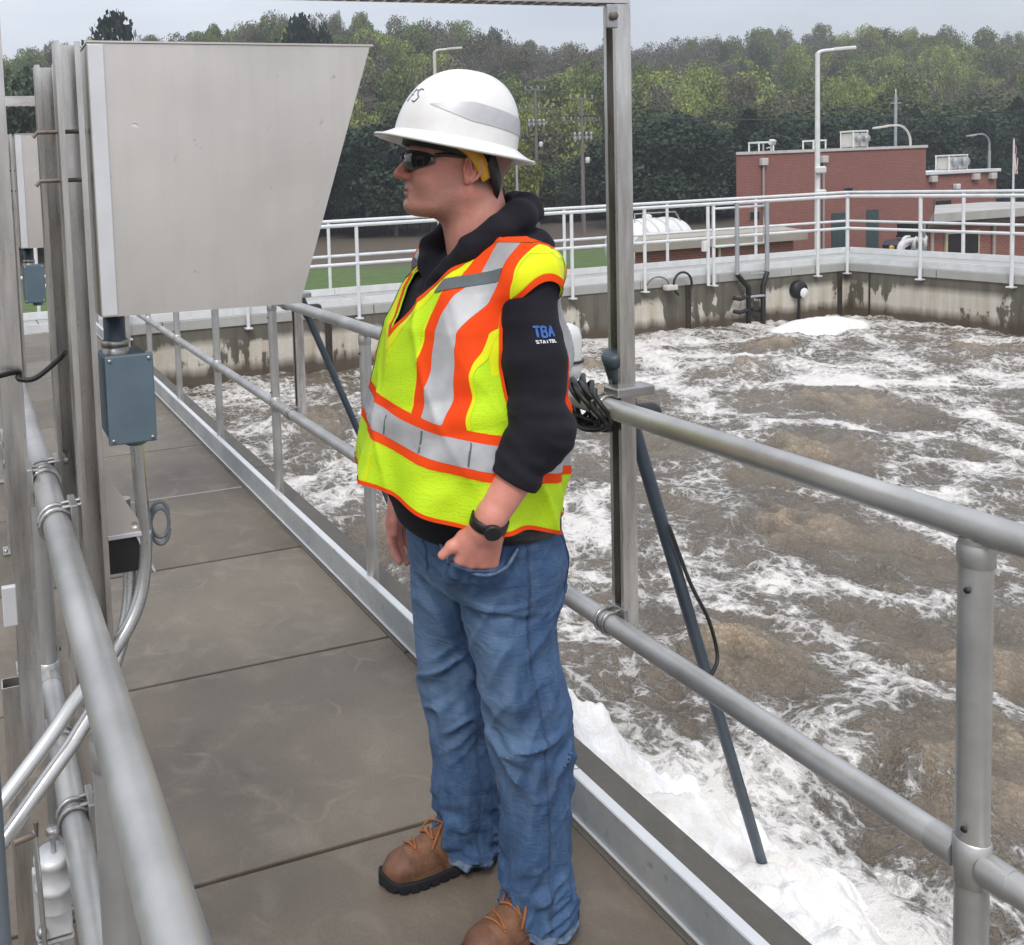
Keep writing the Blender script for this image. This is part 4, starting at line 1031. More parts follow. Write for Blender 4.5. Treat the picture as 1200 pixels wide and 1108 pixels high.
# ================================================================== trees
def m_leaf(name, rough=0.85):
    t = NT(name)
    c = t.attr('col', 'Color')
    v = t.coord('Object'); n = t.noise(v, 3.0, 3)
    c = t.mix(t.math('MULTIPLY', n, 0.35), c, (0.02, 0.03, 0.015))
    t.fin(c, rough, 0); t.b.inputs['Specular IOR Level'].default_value = 0.15
    return t.m
M_LEAF = m_leaf('leaf_clumps')
M_BARK = simple('grey_bark', (0.16, 0.14, 0.12), (0.09, 0.08, 0.07), 0.9, 0, 3, 0.3)
def crown_arrays(kind, n, rs, leaf, rad=1.0, hgt=1.0):
    """unit crown (radius ~1, z 0..~2): returns quads V (n,4,3) and shade (n,) (leaf to leaf variation only)"""
    if kind == 'cone':
        z = rs.rand(n)**1.15; a = rs.rand(n)*2*PI
        lump = vnoise(np.cos(a)*2.2+9, np.sin(a)*2.2+4, z*9+rs.rand()*9)
        r = (1-z**1.6)**0.8*0.95*(0.45+0.85*lump)*np.sqrt(rs.rand(n)*0.8+0.2)+0.03; z = 0.12+z*0.88+0.05*(lump-0.5)
        C = np.stack([r*np.cos(a), r*np.sin(a), z*2.6], -1)
    else:
        k = 9 if kind != 'wide' else 13
        cz = rs.rand(k)*1.2+0.35; ca = rs.rand(k)*2*PI; cr = (0.25+rs.rand(k)*0.42)*np.clip(1.25-abs(cz-0.85)*0.75, 0.3, 1)
        cc = np.stack([cr*np.cos(ca), cr*np.sin(ca), cz], -1); cs = 0.30+rs.rand(k)*0.24
        i = rs.randint(0, k, n); u = rs.normal(size=(n, 3)); u /= np.linalg.norm(u, axis=1)[:, None]
        d = (0.55+0.45*rs.rand(n))[:, None]*cs[i][:, None]
        C = cc[i]+u*d*np.array([1, 1, 0.85])
    nrm = rs.normal(size=(n, 3))+np.array([0, 0, 0.5]); nrm /= np.linalg.norm(nrm, axis=1)[:, None]
    t = np.cross(nrm, rs.normal(size=(n, 3))); t /= np.linalg.norm(t, axis=1)[:, None]; b = np.cross(nrm, t)
    s = leaf*(0.5+rs.rand(n))[:, None]
    asp = (0.55+0.6*rs.rand(n))[:, None]
    V = np.stack([C-t*s*asp-b*s*0.7, C+t*s-b*s*asp*0.5, C+t*s*asp+b*s, C-t*s*0.8+b*s*asp], 1)
    return V, rs.rand(n)
def crown_mesh(name, kind, n, leaf, col, seed, var=0.5):
    rs = np.random.RandomState(seed); V, sh = crown_arrays(kind, n, rs, leaf)
    cn = vnoise(V[:, 0, 0]*2.5+7+seed, V[:, 0, 1]*2.5+3, V[:, 0, 2]*2.5+1)
    k = (0.6+var*sh+0.7*(cn-0.3))[:, None]
    c = np.clip(np.array(col)[None, :]*k, 0.004, 1); c = np.repeat(c, 4, 0)
    me = np_mesh(name, V.reshape(-1, 3), np.arange(n*4).reshape(n, 4), False, {'col': c}); me.materials.append(M_LEAF); return me
def trunk_mesh(name, seed, bare=False):
    r_ = random.Random(seed); mb = MB()
    H = 1.15; mb.tube([(0, 0, -0.45), (0.02, 0.01, 0.3), (0.0, 0.03, H)], [0.055, 0.042, 0.02], 7)
    for k in range(10 if bare else 6):
        z = 0.2+0.1*k; a = r_.uniform(0, 6.28); l = r_.uniform(0.35, 0.65)
        mb.tube([(0.01, 0.01, z), (l*0.5*math.cos(a), l*0.5*math.sin(a), z+0.22), (l*math.cos(a), l*math.sin(a), z+0.55)], [0.02, 0.012, 0.004], 5)
    me = mb.mesh(name); me.materials.append(M_BARK); return me
KINDS = {
    'dark': [crown_mesh('crown', 'wide', 9000, 0.026, (0.044, 0.072, 0.048), 20+i) for i in range(3)],
    'lime': [crown_mesh('crown', 'wide', 6000, 0.026, (0.19, 0.205, 0.055), 30+i) for i in range(2)],
    'mid': [crown_mesh('crown', 'wide', 7500, 0.026, (0.085, 0.115, 0.045), 40+i) for i in range(3)],
    'pine': [crown_mesh('crown', 'cone', 8000, 0.030, (0.017, 0.033, 0.024), 50+i) for i in range(2)],
    'olive': [crown_mesh('crown', 'wide', 4200, 0.022, (0.12, 0.105, 0.065), 60+i, 0.7) for i in range(2)],
    'bigpine': [crown_mesh('crown', 'wide', 6500, 0.034, (0.017, 0.033, 0.026), 80+i) for i in range(3)],
    'shrub': [crown_mesh('crown', 'wide', 1800, 0.06, (0.03, 0.055, 0.035), 70+i) for i in range(2)]}
TRK = [trunk_mesh('trunk', 5+i, i == 2) for i in range(3)]
NAMES = {'dark': 'dark_tree', 'lime': 'spring_tree', 'mid': 'green_tree', 'pine': 'pine_tree', 'bigpine': 'pine_tree', 'olive': 'budding_tree', 'shrub': 'shrub'}
ORD = ['first', 'second', 'third', 'fourth', 'fifth', 'sixth', 'seventh', 'eighth', 'ninth', 'tenth', 'eleventh', 'twelfth', 'thirteenth', 'fourteenth', 'fifteenth', 'sixteenth', 'seventeenth', 'eighteenth', 'nineteenth', 'twentieth']
def ordinal(i): return ORD[i] if i < 20 else ('twenty-'+ORD[i-20] if i < 29 else 'thirtieth' if i == 29 else 'thirty-'+ORD[i-30])
BELT = []
def label_belt():
    """every belt tree gets its own label: its kind, the landmark it stands over and its place in that row"""
    zones = [(-1e9, 345, 'hidden by the big hood'), (345, 505, 'between the hood and the helmet'), (505, 725, 'between the helmet and the steel upright'), (725, 862, 'between the steel upright and the brick block'), (862, 1080, 'above the tall brick block'), (1080, 1e9, 'above the lower brick block')]
    cnt = {}
    for px, k, o in sorted(BELT, key=lambda e: e[0]):
        zi = [i for i, zt in enumerate(zones) if zt[0] <= px < zt[1]][0]
        i = cnt.get((zi, k), 0); cnt[(zi, k)] = i+1
        o['label'] = '%s %s, %s from the left %s' % ({'dark': 'dark leafy', 'mid': 'mid green', 'pine': 'evergreen spire', 'olive': 'brown budding', 'back': 'taller green'}[k], 'tree', ordinal(i), zones[zi][2])
def tree(kind, x, y, h, w, label, group='trees at the foot of the hill', dz=0.0, cat='tree'):
    z = float(terrain(x, y))+dz
    r_ = tag(empty(NAMES[kind], (x, y, z), rnd.uniform(0, 6.28)), label, cat, group)
    sc = h/(1.95 if kind != 'pine' else 2.6)
    c = bpy.data.objects.new('crown', rnd.choice(KINDS[kind])); COL.objects.link(c); c.parent = r_
    c.scale = (w/1.5, w/1.5, sc*0.92); c.location = (0, 0, h*0.06)
    t_ = bpy.data.objects.new('trunk', rnd.choice(TRK)); COL.objects.link(t_); t_.parent = r_
    k_ = 0.42 if kind != 'pine' else 0.30
    t_.scale = (w*0.42, w*0.42, h*k_); t_.location = (0, 0, h*0.18)
    if cat == 'tree' and 'belt' in group: BELT.append((PPX+F_PX*float((Vector((x, y, 0))).dot(_r)/(Vector((x, y, 0)).dot(_f))), 'back' if 'behind' in group else kind, r_))
    return r_
def px_xy(px, Y):
    """ground position of a picture column at distance Y (placement of far trees)"""
    d = _f+_r*((px-PPX)/F_PX)-_u*((215-PPY)/F_PX)
    return d.x/d.y*Y
# singled-out trees
tree('bigpine', px_xy(128, 118), 118, 28.5, 10.5, 'tall dark pine rising above the left hood', 'pines against the sky')
tree('bigpine', px_xy(152, 121), 121, 24.0, 8.5, 'shorter dark pine right beside the tall left one', 'pines against the sky')
tree('bigpine', px_xy(357, 126), 126, 28.5, 8.0, 'dark pine at the right top corner of the hood', 'pines against the sky')
tree('bigpine', px_xy(374, 130), 130, 26.5, 6.0, 'smaller pine just right of the hood corner', 'pines against the sky')
tree('dark', px_xy(18, 82), 82, 18.5, 11, 'dark green tree at the left edge behind the strut posts', 'trees at the left')
tree('mid', px_xy(50, 88), 88, 17.5, 9, 'green brown tree peeking left of the hood posts', 'trees at the left')
tree('olive', px_xy(200, 108), 108, 24, 12, 'half bare tree above the middle of the hood', 'trees at the left')
tree('olive', px_xy(240, 112), 112, 21.5, 9, 'thin budding tree above the hood, right of the half bare one', 'trees at the left')
tree('olive', px_xy(285, 112), 112, 21.5, 9, 'faint budding tree top over the right half of the hood', 'trees at the left')
tree('lime', px_xy(601, 72), 72, 9.6, 4.6, 'small yellow green tree between helmet and utility poles', 'spring trees by the poles')
tree('lime', px_xy(585, 78), 78, 7.5, 4.5, 'yellow green bush under the helmet brim', 'spring trees by the poles')
# belt of dark trees at the foot of the hill
belt = []
rs = random.Random(17)
LB = {'dark': 'dark leafy tree in the belt at the foot of the hill', 'mid': 'mid green tree in the belt at the foot of the hill', 'pine': 'dark evergreen spire in the belt at the foot of the hill'}
for px in range(345, 500, 11):
    Y = rs.uniform(84, 100); k = rs.choice(['dark', 'dark', 'dark', 'pine', 'mid'])
    h = rs.uniform(9, 15)
    tree(k, px_xy(px+rs.uniform(-5, 5), Y), Y, h, h*rs.uniform(0.62, 0.85)*(0.5 if k == 'pine' else 1), LB[k], 'dark tree belt at the hill foot')
for px in range(508, 740, 10):
    Y = rs.uniform(90, 104); k = rs.choice(['dark', 'mid', 'mid', 'olive'])
    h = rs.uniform(5, 9.5)
    tree(k, px_xy(px+rs.uniform(-5, 5), Y), Y, h, h*rs.uniform(0.8, 1.1), LB.get(k, 'budding brownish tree in the belt at the foot of the hill'), 'dark tree belt at the hill foot')
for px in range(735, 1220, 9):
    Y = rs.uniform(74, 88); k = rs.choice(['dark', 'dark', 'dark', 'pine'])
    h = rs.uniform(8.5, 12.5)
    tree(k, px_xy(px+rs.uniform(-5, 5), Y), Y, h, h*rs.uniform(0.7, 0.95)*(0.5 if k == 'pine' else 1), LB[k], 'dark tree belt at the hill foot')
    if px % 2 == 0:
        Y = rs.uniform(94, 108); h = rs.uniform(11, 14.5)
        tree('mid', px_xy(px+rs.uniform(-5, 5), Y), Y, h, h*rs.uniform(0.8, 1.0), 'mid green tree standing behind the dark belt, right half', 'green trees behind the dark belt')
for px in range(-40, 345, 26):
    Y = rs.uniform(86, 104); k = rs.choice(['dark', 'mid'])
    h = rs.uniform(9, 13); tree(k, px_xy(px, Y), Y, h, h*0.8, LB[k], 'dark tree belt at the hill foot')
label_belt()
# the wooded hillside reads as one mass: one object, crowns scattered on points by geometry nodes
def hillside():
    rs = np.random.RandomState(5)
    cols = [(0.275, 0.330, 0.095), (0.165, 0.215, 0.075), (0.175, 0.170, 0.105), (0.195, 0.180, 0.150), (0.085, 0.120, 0.060), (0.155, 0.145, 0.120)]
    dens = [3600, 3600, 2600, 1700, 3800, 1500]
    tc = bpy.data.collections.new('woodland_crowns')
    for ci, c in enumerate(cols):
        for v_ in range(2):
            me = crown_mesh('woodland_crown', 'wide', int(dens[ci]*1.5), 0.025, c, 200+ci*2+v_, 0.45)
            o = bpy.data.objects.new('w%02d' % (ci*2+v_), me); tc.objects.link(o)
    pts = []
    for y in np.arange(104, 335, 5.6):
        half = y*0.80; xc = y*0.52
        for x in np.arange(xc-half*1.05, xc+half*1.45, 6.6): pts.append((x+rs.uniform(-3, 3), y+rs.uniform(-2.6, 2.6)))
    pts = np.array(pts); z = terrain(pts[:, 0], pts[:, 1])
    zone = vnoise(pts[:, 0]*0.028+2, pts[:, 1]*0.03+9, pts[:, 0]*0)
    zone2 = vnoise(pts[:, 0]*0.013+12, pts[:, 1]*0.012+2, pts[:, 0]*0+4)
    n = len(pts); kind = np.zeros(n, np.int32); sc = np.zeros((n, 3), np.float32); rz = rs.rand(n)*6.28
    for i in range(n):
        if zone[i] > 0.55: k = rs.choice([0, 0, 1, 1, 2])
        elif zone[i] < 0.40: k = rs.choice([2, 3, 5, 3, 1])
        else: k = rs.choice([0, 1, 2, 3, 4, 5])
        kind[i] = k*2+rs.randint(2)
        h = rs.uniform(7.0, 16.5)*(0.8+0.35*zone2[i])*(0.75 if rs.rand() < 0.25 else 1); w_ = rs.uniform(2.4, 5.8)
        sc[i] = (w_, w_*rs.uniform(0.85, 1.15), h/1.95)
    me = bpy.data.meshes.new('hillside_wood'); me.vertices.add(n)
    me.vertices.foreach_set('co', np.stack([pts[:, 0], pts[:, 1], z+0.6], -1).astype(np.float32).ravel())
    for nm, ty, key, val in (('kind', 'INT', 'value', kind), ('sc', 'FLOAT_VECTOR', 'vector', sc.ravel()), ('rz', 'FLOAT', 'value', rz.astype(np.float32))):
        at_ = me.attributes.new(nm, ty, 'POINT'); at_.data.foreach_set(key, val)
    o = bpy.data.objects.new('hillside_wood', me); COL.objects.link(o)
    tag(o, 'mixed spring woodland covering the whole hillside', 'woodland', kind='stuff')
    g = bpy.data.node_groups.new('scatter_crowns', 'GeometryNodeTree')
    g.interface.new_socket('Geometry', in_out='INPUT', socket_type='NodeSocketGeometry'); g.interface.new_socket('Geometry', in_out='OUTPUT', socket_type='NodeSocketGeometry')
    gi = g.nodes.new('NodeGroupInput'); go = g.nodes.new('NodeGroupOutput')
    ci = g.nodes.new('GeometryNodeCollectionInfo'); ci.inputs['Collection'].default_value = tc; ci.inputs['Separate Children'].default_value = True; ci.inputs['Reset Children'].default_value = True
    ip = g.nodes.new('GeometryNodeInstanceOnPoints'); ip.inputs['Pick Instance'].default_value = True
    def na(name, ty):
        a_ = g.nodes.new('GeometryNodeInputNamedAttribute'); a_.data_type = ty; a_.inputs['Name'].default_value = name; return a_.outputs[0]
    cx = g.nodes.new('ShaderNodeCombineXYZ')
    g.links.new(gi.outputs[0], ip.inputs['Points']); g.links.new(ci.outputs[0], ip.inputs['Instance'])
    g.links.new(na('kind', 'INT'), ip.inputs['Instance Index']); g.links.new(na('sc', 'FLOAT_VECTOR'), ip.inputs['Scale'])
    g.links.new(na('rz', 'FLOAT'), cx.inputs['Z']); g.links.new(cx.outputs[0], ip.inputs['Rotation'])
    g.links.new(ip.outputs[0], go.inputs[0])
    md = o.modifiers.new('scatter', 'NODES'); md.node_group = g
    mb_v = []; mb_f = []
    for (x, y) in pts[::4]:
        zz = float(terrain(x, y)); h = rs.uniform(6, 10); r_ = 0.15
        b = len(mb_v); lx = rs.uniform(-0.8, 0.8)
        for (dx, dy) in ((-1, -1), (1, -1), (0, 1)): mb_v.append((x+dx*r_, y+dy*r_, zz-0.3))
        for (dx, dy) in ((-1, -1), (1, -1), (0, 1)): mb_v.append((x+lx+dx*r_*0.5, y+dy*r_*0.5, zz+h))
        for k in range(3): mb_f.append((b+k, b+(k+1) % 3, b+3+(k+1) % 3, b+3+k))
    me = np_mesh('woodland_trunks', mb_v, mb_f, False); me.materials.append(simple('pale_grey_bark', (0.26, 0.245, 0.225), (0.2, 0.19, 0.17), 0.9))
    o = bpy.data.objects.new('woodland_trunks', me); COL.objects.link(o)
    tag(o, 'grey trunks showing through the woodland on the hillside', 'woodland', kind='stuff')
hillside()
# thin air haze between the basin and the hill
t = bpy.data.materials.new('haze_air'); t.use_nodes = True; t.node_tree.nodes.clear()
vo = t.node_tree.nodes.new('ShaderNodeVolumePrincipled'); ou = t.node_tree.nodes.new('ShaderNodeOutputMaterial')
vo.inputs['Color'].default_value = (0.80, 0.83, 0.90, 1); vo.inputs['Density'].default_value = 0.0009; vo.inputs['Anisotropy'].default_value = 0.2
t.node_tree.links.new(vo.outputs[0], ou.inputs['Volume'])
hz = MB().box(-600, 900, -300, 1100, -12, 75).build('haze', t)
tag(hz, kind='stuff')
# ================================================================== churning water and foam
def m_water():
    t = NT('churning_brown_water'); v = t.coord('Object')
    foam = t.attr('foam'); boil = t.attr('boil')
    wv = t.n('ShaderNodeVectorMath', {0: v, 1: t.n('ShaderNodeVectorMath', {0: t.n('ShaderNodeTexNoise', {'Vector': v, 'Scale': 4.0, 'Detail': 4}).outputs['Color'], 'Scale': 0.25}, operation='SCALE').outputs[0]}, operation='ADD').outputs[0]
    vo = t.n('ShaderNodeTexVoronoi', {'Vector': wv, 'Scale': 10.0}, feature='DISTANCE_TO_EDGE').outputs['Distance']
    lace = t.ramp(vo, [(0.0, 1.0), (0.22, 0.0)])
    vo2 = t.n('ShaderNodeTexVoronoi', {'Vector': wv, 'Scale': 27.0}, feature='DISTANCE_TO_EDGE').outputs['Distance']
    lace2 = t.ramp(vo2, [(0.0, 1.0), (0.25, 0.0)])
    n = t.noise(wv, 16, 5, 0.65); nf = t.noise(v, 70, 4, 0.7)
    f = t.math('ADD', foam, t.math('MULTIPLY', t.math('SUBTRACT', lace, 0.35), 0.26))
    f = t.math('ADD', f, t.math('MULTIPLY', t.math('SUBTRACT', lace2, 0.35), 0.15))
    f = t.math('ADD', f, t.math('MULTIPLY', t.math('SUBTRACT', n, 0.5), 0.95))
    f = t.math('ADD', f, t.math('MULTIPLY', t.math('SUBTRACT', nf, 0.5), 0.55))
    m = t.ramp(f, [(0.36, 0.0), (0.54, 0.30), (0.66, 0.72), (0.9, 1.0)])
    dark = t.mix(t.ramp(t.noise(v, 1.3, 4), [(0.35, 0), (0.65, 1)]), (0.080, 0.064, 0.046), (0.150, 0.122, 0.088))
    dark = t.mix(t.math('MULTIPLY', t.ramp(nf, [(0.45, 0), (0.75, 1)]), 0.4), dark, (0.27, 0.225, 0.165))
    br = t.mix(t.ramp(nf, [(0.3, 0), (0.7, 1)]), (0.20, 0.145, 0.085), (0.38, 0.30, 0.195))
    c = t.mix(t.math('MULTIPLY', boil, 0.8), dark, br)
    fr = t.math('MULTIPLY', t.ramp(t.noise(v, 38, 5, 0.75), [(0.50, 0), (0.66, 1)]), t.math('MULTIPLY_ADD', boil, 0.55, 0.12))
    c = t.mix(fr, c, (0.52, 0.44, 0.34))
    c = t.mix(m, c, t.mix(n, (0.62, 0.585, 0.54), (0.78, 0.77, 0.745)))
    h = t.math('ADD', t.math('MULTIPLY', m, 0.5), t.math('MULTIPLY', n, 0.75))
    nb = t.bump(h, 0.7, 0.04); nb = t.bump(nf, 0.6, 0.012, nb)
    ro = t.math('MULTIPLY_ADD', m, 0.5, 0.10)
    return t.fin(c, ro, 0, nb)
BOILS = [(3.18, 3.42, 0.42, 0.15), (4.35, 3.15, 0.50, 0.10), (3.75, 2.45, 0.60, 0.14), (5.2, 4.6, 0.50, 0.08), (6.3, 5.6, 0.7, 0.13), (8.0, 6.8, 0.7, 0.10), (8.6, 8.3, 0.6, 0.09),
         (2.6, 5.6, 0.5, 0.08), (4.2, 6.6, 0.6, 0.10), (3.3, 8.6, 0.6, 0.08), (6.2, 8.4, 0.7, 0.09), (5.0, 1.6, 0.6, 0.10), (6.8, 3.4, 0.7, 0.10), (10.2, 5.6, 0.8, 0.10), (9.9, 9.3, 0.6, 0.08), (11.6, 7.6, 0.7, 0.09), (2.9, 1.2, 0.4, 0.06), (7.4, 1.6, 0.7, 0.10), (5.9, 6.9, 0.5, 0.08), (7.2, 9.7, 0.5, 0.07)]
EDGE_T = np.array([(0.6, 2.75), (1.2, 2.62), (1.90, 2.54), (1.97, 2.58), (2.16, 2.64), (2.25, 2.52), (2.46, 2.60), (2.56, 2.46), (2.71, 2.55), (2.85, 2.50), (3.02, 2.44), (3.15, 2.46), (3.35, 2.45), (3.5, 2.36), (3.62, 2.2), (3.8, 1.95), (4.3, 1.70), (5, 1.56)])
def water():
    def axis(a, b, s0, growth, far):
        out = [a]; s = s0
        while out[-1] < b: out.append(out[-1]+s); s = min(s*growth, far)
        out[-1] = b; return np.array(out)
    xs = axis(DECK_X1-0.03, XC, 0.020, 1.004, 0.045)
    ys = np.concatenate([axis(-1.5, 0.9, 0.05, 1.0, 0.05)[:-1], axis(0.9, YF, 0.020, 1.003, 0.045)])
    X, Y = np.meshgrid(xs, ys, indexing='ij'); O = np.zeros_like(X)
    wx = X+0.55*(fbm(X*0.9, Y*0.9, O+1, 3)-0.5)*2; wy = Y+0.55*(fbm(X*0.9+31, Y*0.9+5, O+7, 3)-0.5)*2
    boil = np.zeros_like(X); hump = np.zeros_like(X)
    F1 = np.full_like(X, 9.0); F2 = np.full_like(X, 9.0)
    for (bx, by, br, bh) in BOILS:
        d = np.hypot(wx-bx, wy-by)/br
        g = np.exp(-(d**2)*1.7)
        hump += bh*g; boil = np.maximum(boil, g)
        e = d*br/(0.55+br*0.6)
        F2 = np.minimum(F2, np.maximum(e, F1)); F1 = np.minimum(F1, e)
    edge = F2-F1
    n1 = fbm(wx*1.4, wy*1.4, O+3, 4); n2 = fbm(X*3.5, Y*3.5, O+9, 4); n3 = fbm(wx*8, wy*8, O+2, 4)
    rid = 1-np.abs(2*fbm(wx*1.3+9, wy*1.3, O+5, 3)-1)*2.6
    rid2 = 1-np.abs(2*fbm(wx*3.0+2, wy*3.0+7, O+5.5, 3)-1)*3.2
    big = fbm(wx*0.55+3, wy*0.55+8, O+15, 3)
    foam = 0.34*np.clip(rid, 0, 1)+0.24*np.clip(rid2, 0, 1)+0.30*np.clip(1-edge*2.2, 0, 1)-0.50*boil+0.35*(n1-0.45)+0.75*(big-0.5)+0.22*(np.clip(1-np.abs(2*fbm(wx*5.5+4, wy*5.5, O+6.5, 3)-1)*3.2, 0, 1))
    far = sstep(5, 11, Y+0.3*X)
    foam = foam+0.03*far
    # foam dense along the walkway edge and close to the far corner
    edgefoam = np.exp(-((X-DECK_X1)/0.55)**2)*sstep(2.0, 7.5, Y)*0.45
    foam += edgefoam
    be = np.interp(Y, EDGE_T[:, 0], EDGE_T[:, 1]); foam += 0.15*np.exp(-np.clip(X-be, 0, 9)/0.10)*(Y > 0.5)*(Y < 4.3)
    mnd = np.exp(-(((X-11.2)/1.0)**2+((Y-10.2)/0.55)**2)*2.2)
    n4 = fbm(wx*16, wy*16, O+12, 3)
    Z = WATER_Z+hump*0.9+0.16*(n1-0.5)+0.10*(n2-0.5)+(0.075+0.07*boil)*(n3-0.5)+(0.018+0.05*boil)*(n4-0.5)+0.02*np.clip(foam, 0, 1)
    Z -= 0.10*np.exp(-((X-DECK_X1)/0.5)**2)*(1-sstep(1.0, 9.0, Y)*0.3)
    idx = np.arange(X.size).reshape(X.shape)
    Fq = np.stack([idx[:-1, :-1], idx[1:, :-1], idx[1:, 1:], idx[:-1, 1:]], -1).reshape(-1, 4)
    b_a = np.clip(boil**2.4*(0.30+3.2*(n3-0.38)), 0, 1)
    me = np_mesh('water', np.stack([X, Y, Z], -1).reshape(-1, 3), Fq, True, {'foam': (foam+0.10).ravel(), 'boil': b_a.ravel()})
    o = link_mesh('water', me, m_water()); tag(o, kind='structure')
water()
# thick white foam heaped against the walkway edge
def m_foam():
    t = NT('thick_white_foam'); v = t.coord('Object')
    n = t.noise(v, 9, 5, 0.6); n2 = t.noise(v, 60, 4, 0.7)
    vo = t.n('ShaderNodeTexVoronoi', {'Vector': v, 'Scale': 90.0}, feature='F1').outputs['Distance']
    c = t.mix(t.ramp(n, [(0.25, 0), (0.6, 1)]), (0.72, 0.70, 0.66), (0.88, 0.88, 0.875))
    c = t.mix(t.ramp(n2, [(0.66, 0), (0.8, 0.7)]), c, (0.50, 0.46, 0.41))
    nb = t.bump(vo, 0.35, 0.008); nb = t.bump(n2, 0.5, 0.012, nb)
    t.b.inputs['Subsurface Weight'].default_value = 0.2
    tan = t.noise(v, 3.5, 4, 0.6)
    c = t.mix(t.math('MULTIPLY', t.ramp(tan, [(0.48, 0), (0.72, 1)]), 0.55), c, (0.60, 0.54, 0.45))
    t.b.inputs['Subsurface Radius'].default_value = (0.03, 0.03, 0.03)
    return t.fin(c, 0.7, 0, nb)
M_FOAM = m_foam()
def foam_bank():
    xs = np.linspace(DECK_X1-0.01, 3.6, 260); ys = np.linspace(0.5, 4.4, 520)
    X, Y = np.meshgrid(xs, ys, indexing='ij'); O = np.zeros_like(X)
    e = np.interp(Y, EDGE_T[:, 0], EDGE_T[:, 1])+0.07*(fbm(X*5, Y*5, O, 3)-0.5)*2+0.06*(fbm(X*17, Y*17, O+3, 3)-0.5)*2
    d = e-X                                  # distance inside the bank
    prof = np.sqrt(np.clip(d, 0, 0.5)/0.5)
    def bill(s, ox):     # billowed cells
        a = vnoise(X*s+ox, Y*s+3, O+ox); b = vnoise(X*s*2.1+ox, Y*s*2.1, O+1)
        return (1-np.abs(2*a-1)*1.0)*0.65+(1-np.abs(2*b-1))*0.35
    H = prof*(0.17+0.19*bill(3.4, 5)+0.07*bill(9, 2)+0.10*np.exp(-((Y-3.2)/0.35)**2))-0.06*(d < 0)
    H = H*sstep(4.4, 3.6, Y)
    Z = np.where(d > -0.02, WATER_Z-0.06+H, WATER_Z-0.35)+0.016*(fbm(X*30, Y*30, O, 2)-0.5)+0.035*(np.abs(2*fbm(X*13, Y*13, O+4, 3)-1)-0.3)
    keep = d > -0.045
    idx = np.arange(X.size).reshape(X.shape)
    Fq = np.stack([idx[:-1, :-1], idx[1:, :-1], idx[1:, 1:], idx[:-1, 1:]], -1).reshape(-1, 4)
    kq = keep.ravel()[Fq].any(1)
    o = link_mesh('foam_bank', np_mesh('foam_bank', np.stack([X, Y, Z], -1).reshape(-1, 3), Fq[kq]), M_FOAM)
    tag(o, 'thick white foam heaped in the tank along the edge of the walkway', 'foam', kind='stuff')
foam_bank()
def foam_heap(cx, cy, rx, ry, h, label, seed):
    n = 90
    u = np.linspace(-1.25, 1.25, n); U, Vv = np.meshgrid(u, u, indexing='ij')
    X = cx+U*rx; Y = cy+Vv*ry; O = np.zeros_like(X)+seed
    r_ = np.hypot(U, Vv)+0.28*(fbm(X*2.2, Y*2.2, O, 3)-0.5)*2
    H = h*np.sqrt(np.clip(1-r_**2, 0, 1))*(0.7+0.6*fbm(X*5, Y*5, O, 3))
    Z = WATER_Z-0.04+H
    idx = np.arange(X.size).reshape(X.shape)
    Fq = np.stack([idx[:-1, :-1], idx[1:, :-1], idx[1:, 1:], idx[:-1, 1:]], -1).reshape(-1, 4)
    k = (H > 0.0).ravel()[Fq].any(1)
    o = link_mesh('foam_heap', np_mesh('foam_heap', np.stack([X, Y, Z], -1).reshape(-1, 3), Fq[k]), M_FOAM)
    tag(o, label, 'foam', kind='stuff')
foam_heap(11.75, 10.2, 0.80, 0.42, 0.17, 'white foam welling up in the far corner of the tank', 3)
# ================================================================== the man
# signed distance helpers on point arrays (n,3)
def _v(a): return np.asarray(a, np.float32)
def cap(P, a, b, ra, rb=None):
    rb = ra if rb is None else rb
    a = _v(a); b = _v(b); ba = b-a; pa = P-a
    h = np.clip((pa@ba)/max(float(ba@ba), 1e-12), 0, 1)
    return np.linalg.norm(pa-h[:, None]*ba, axis=1)-(ra+(rb-ra)*h)
def ell(P, c, r, M_=None):
    q = P-_v(c)
    if M_ is not None: q = q@_v(M_)
    r = _v(r); k0 = np.linalg.norm(q/r, axis=1); k1 = np.linalg.norm(q/(r*r), axis=1)
    return k0*(k0-1)/np.maximum(k1, 1e-9)
def smin(a, b, k):
    h = np.clip(0.5+0.5*(b-a)/k, 0, 1); return b+(a-b)*h-k*h*(1-h)
def smax(a, b, k): return -smin(-a, -b, k)
def chain(P, pts, rs, k=0.012):
    d = None
    for i in range(len(pts)-1):
        c = cap(P, pts[i], pts[i+1], rs[i], rs[i+1]); d = c if d is None else smin(d, c, k)
    return d
def loft(P, tab, e=2.0, cap_k=0.02):
    """tab rows: z, cx, cy, a, b (ellipse half axes)"""
    t = np.array(tab, np.float32); z = P[:, 2]
    cx, cy, a, b = (np.interp(z, t[:, 0], t[:, i]) for i in (1, 2, 3, 4))
    q = (np.abs((P[:, 0]-cx)/a)**e+np.abs((P[:, 1]-cy)/b)**e)**(1/e)
    d = (q-1)*np.minimum(a, b)
    return smax(smax(d, t[0, 0]-z, cap_k), z-t[-1, 0], cap_k)
def rotm(yaw=0, pitch=0, roll=0):
    return np.array(Matrix.Rotation(yaw, 3, 'Z') @ Matrix.Rotation(pitch, 3, 'Y') @ Matrix.Rotation(roll, 3, 'X'), np.float32)

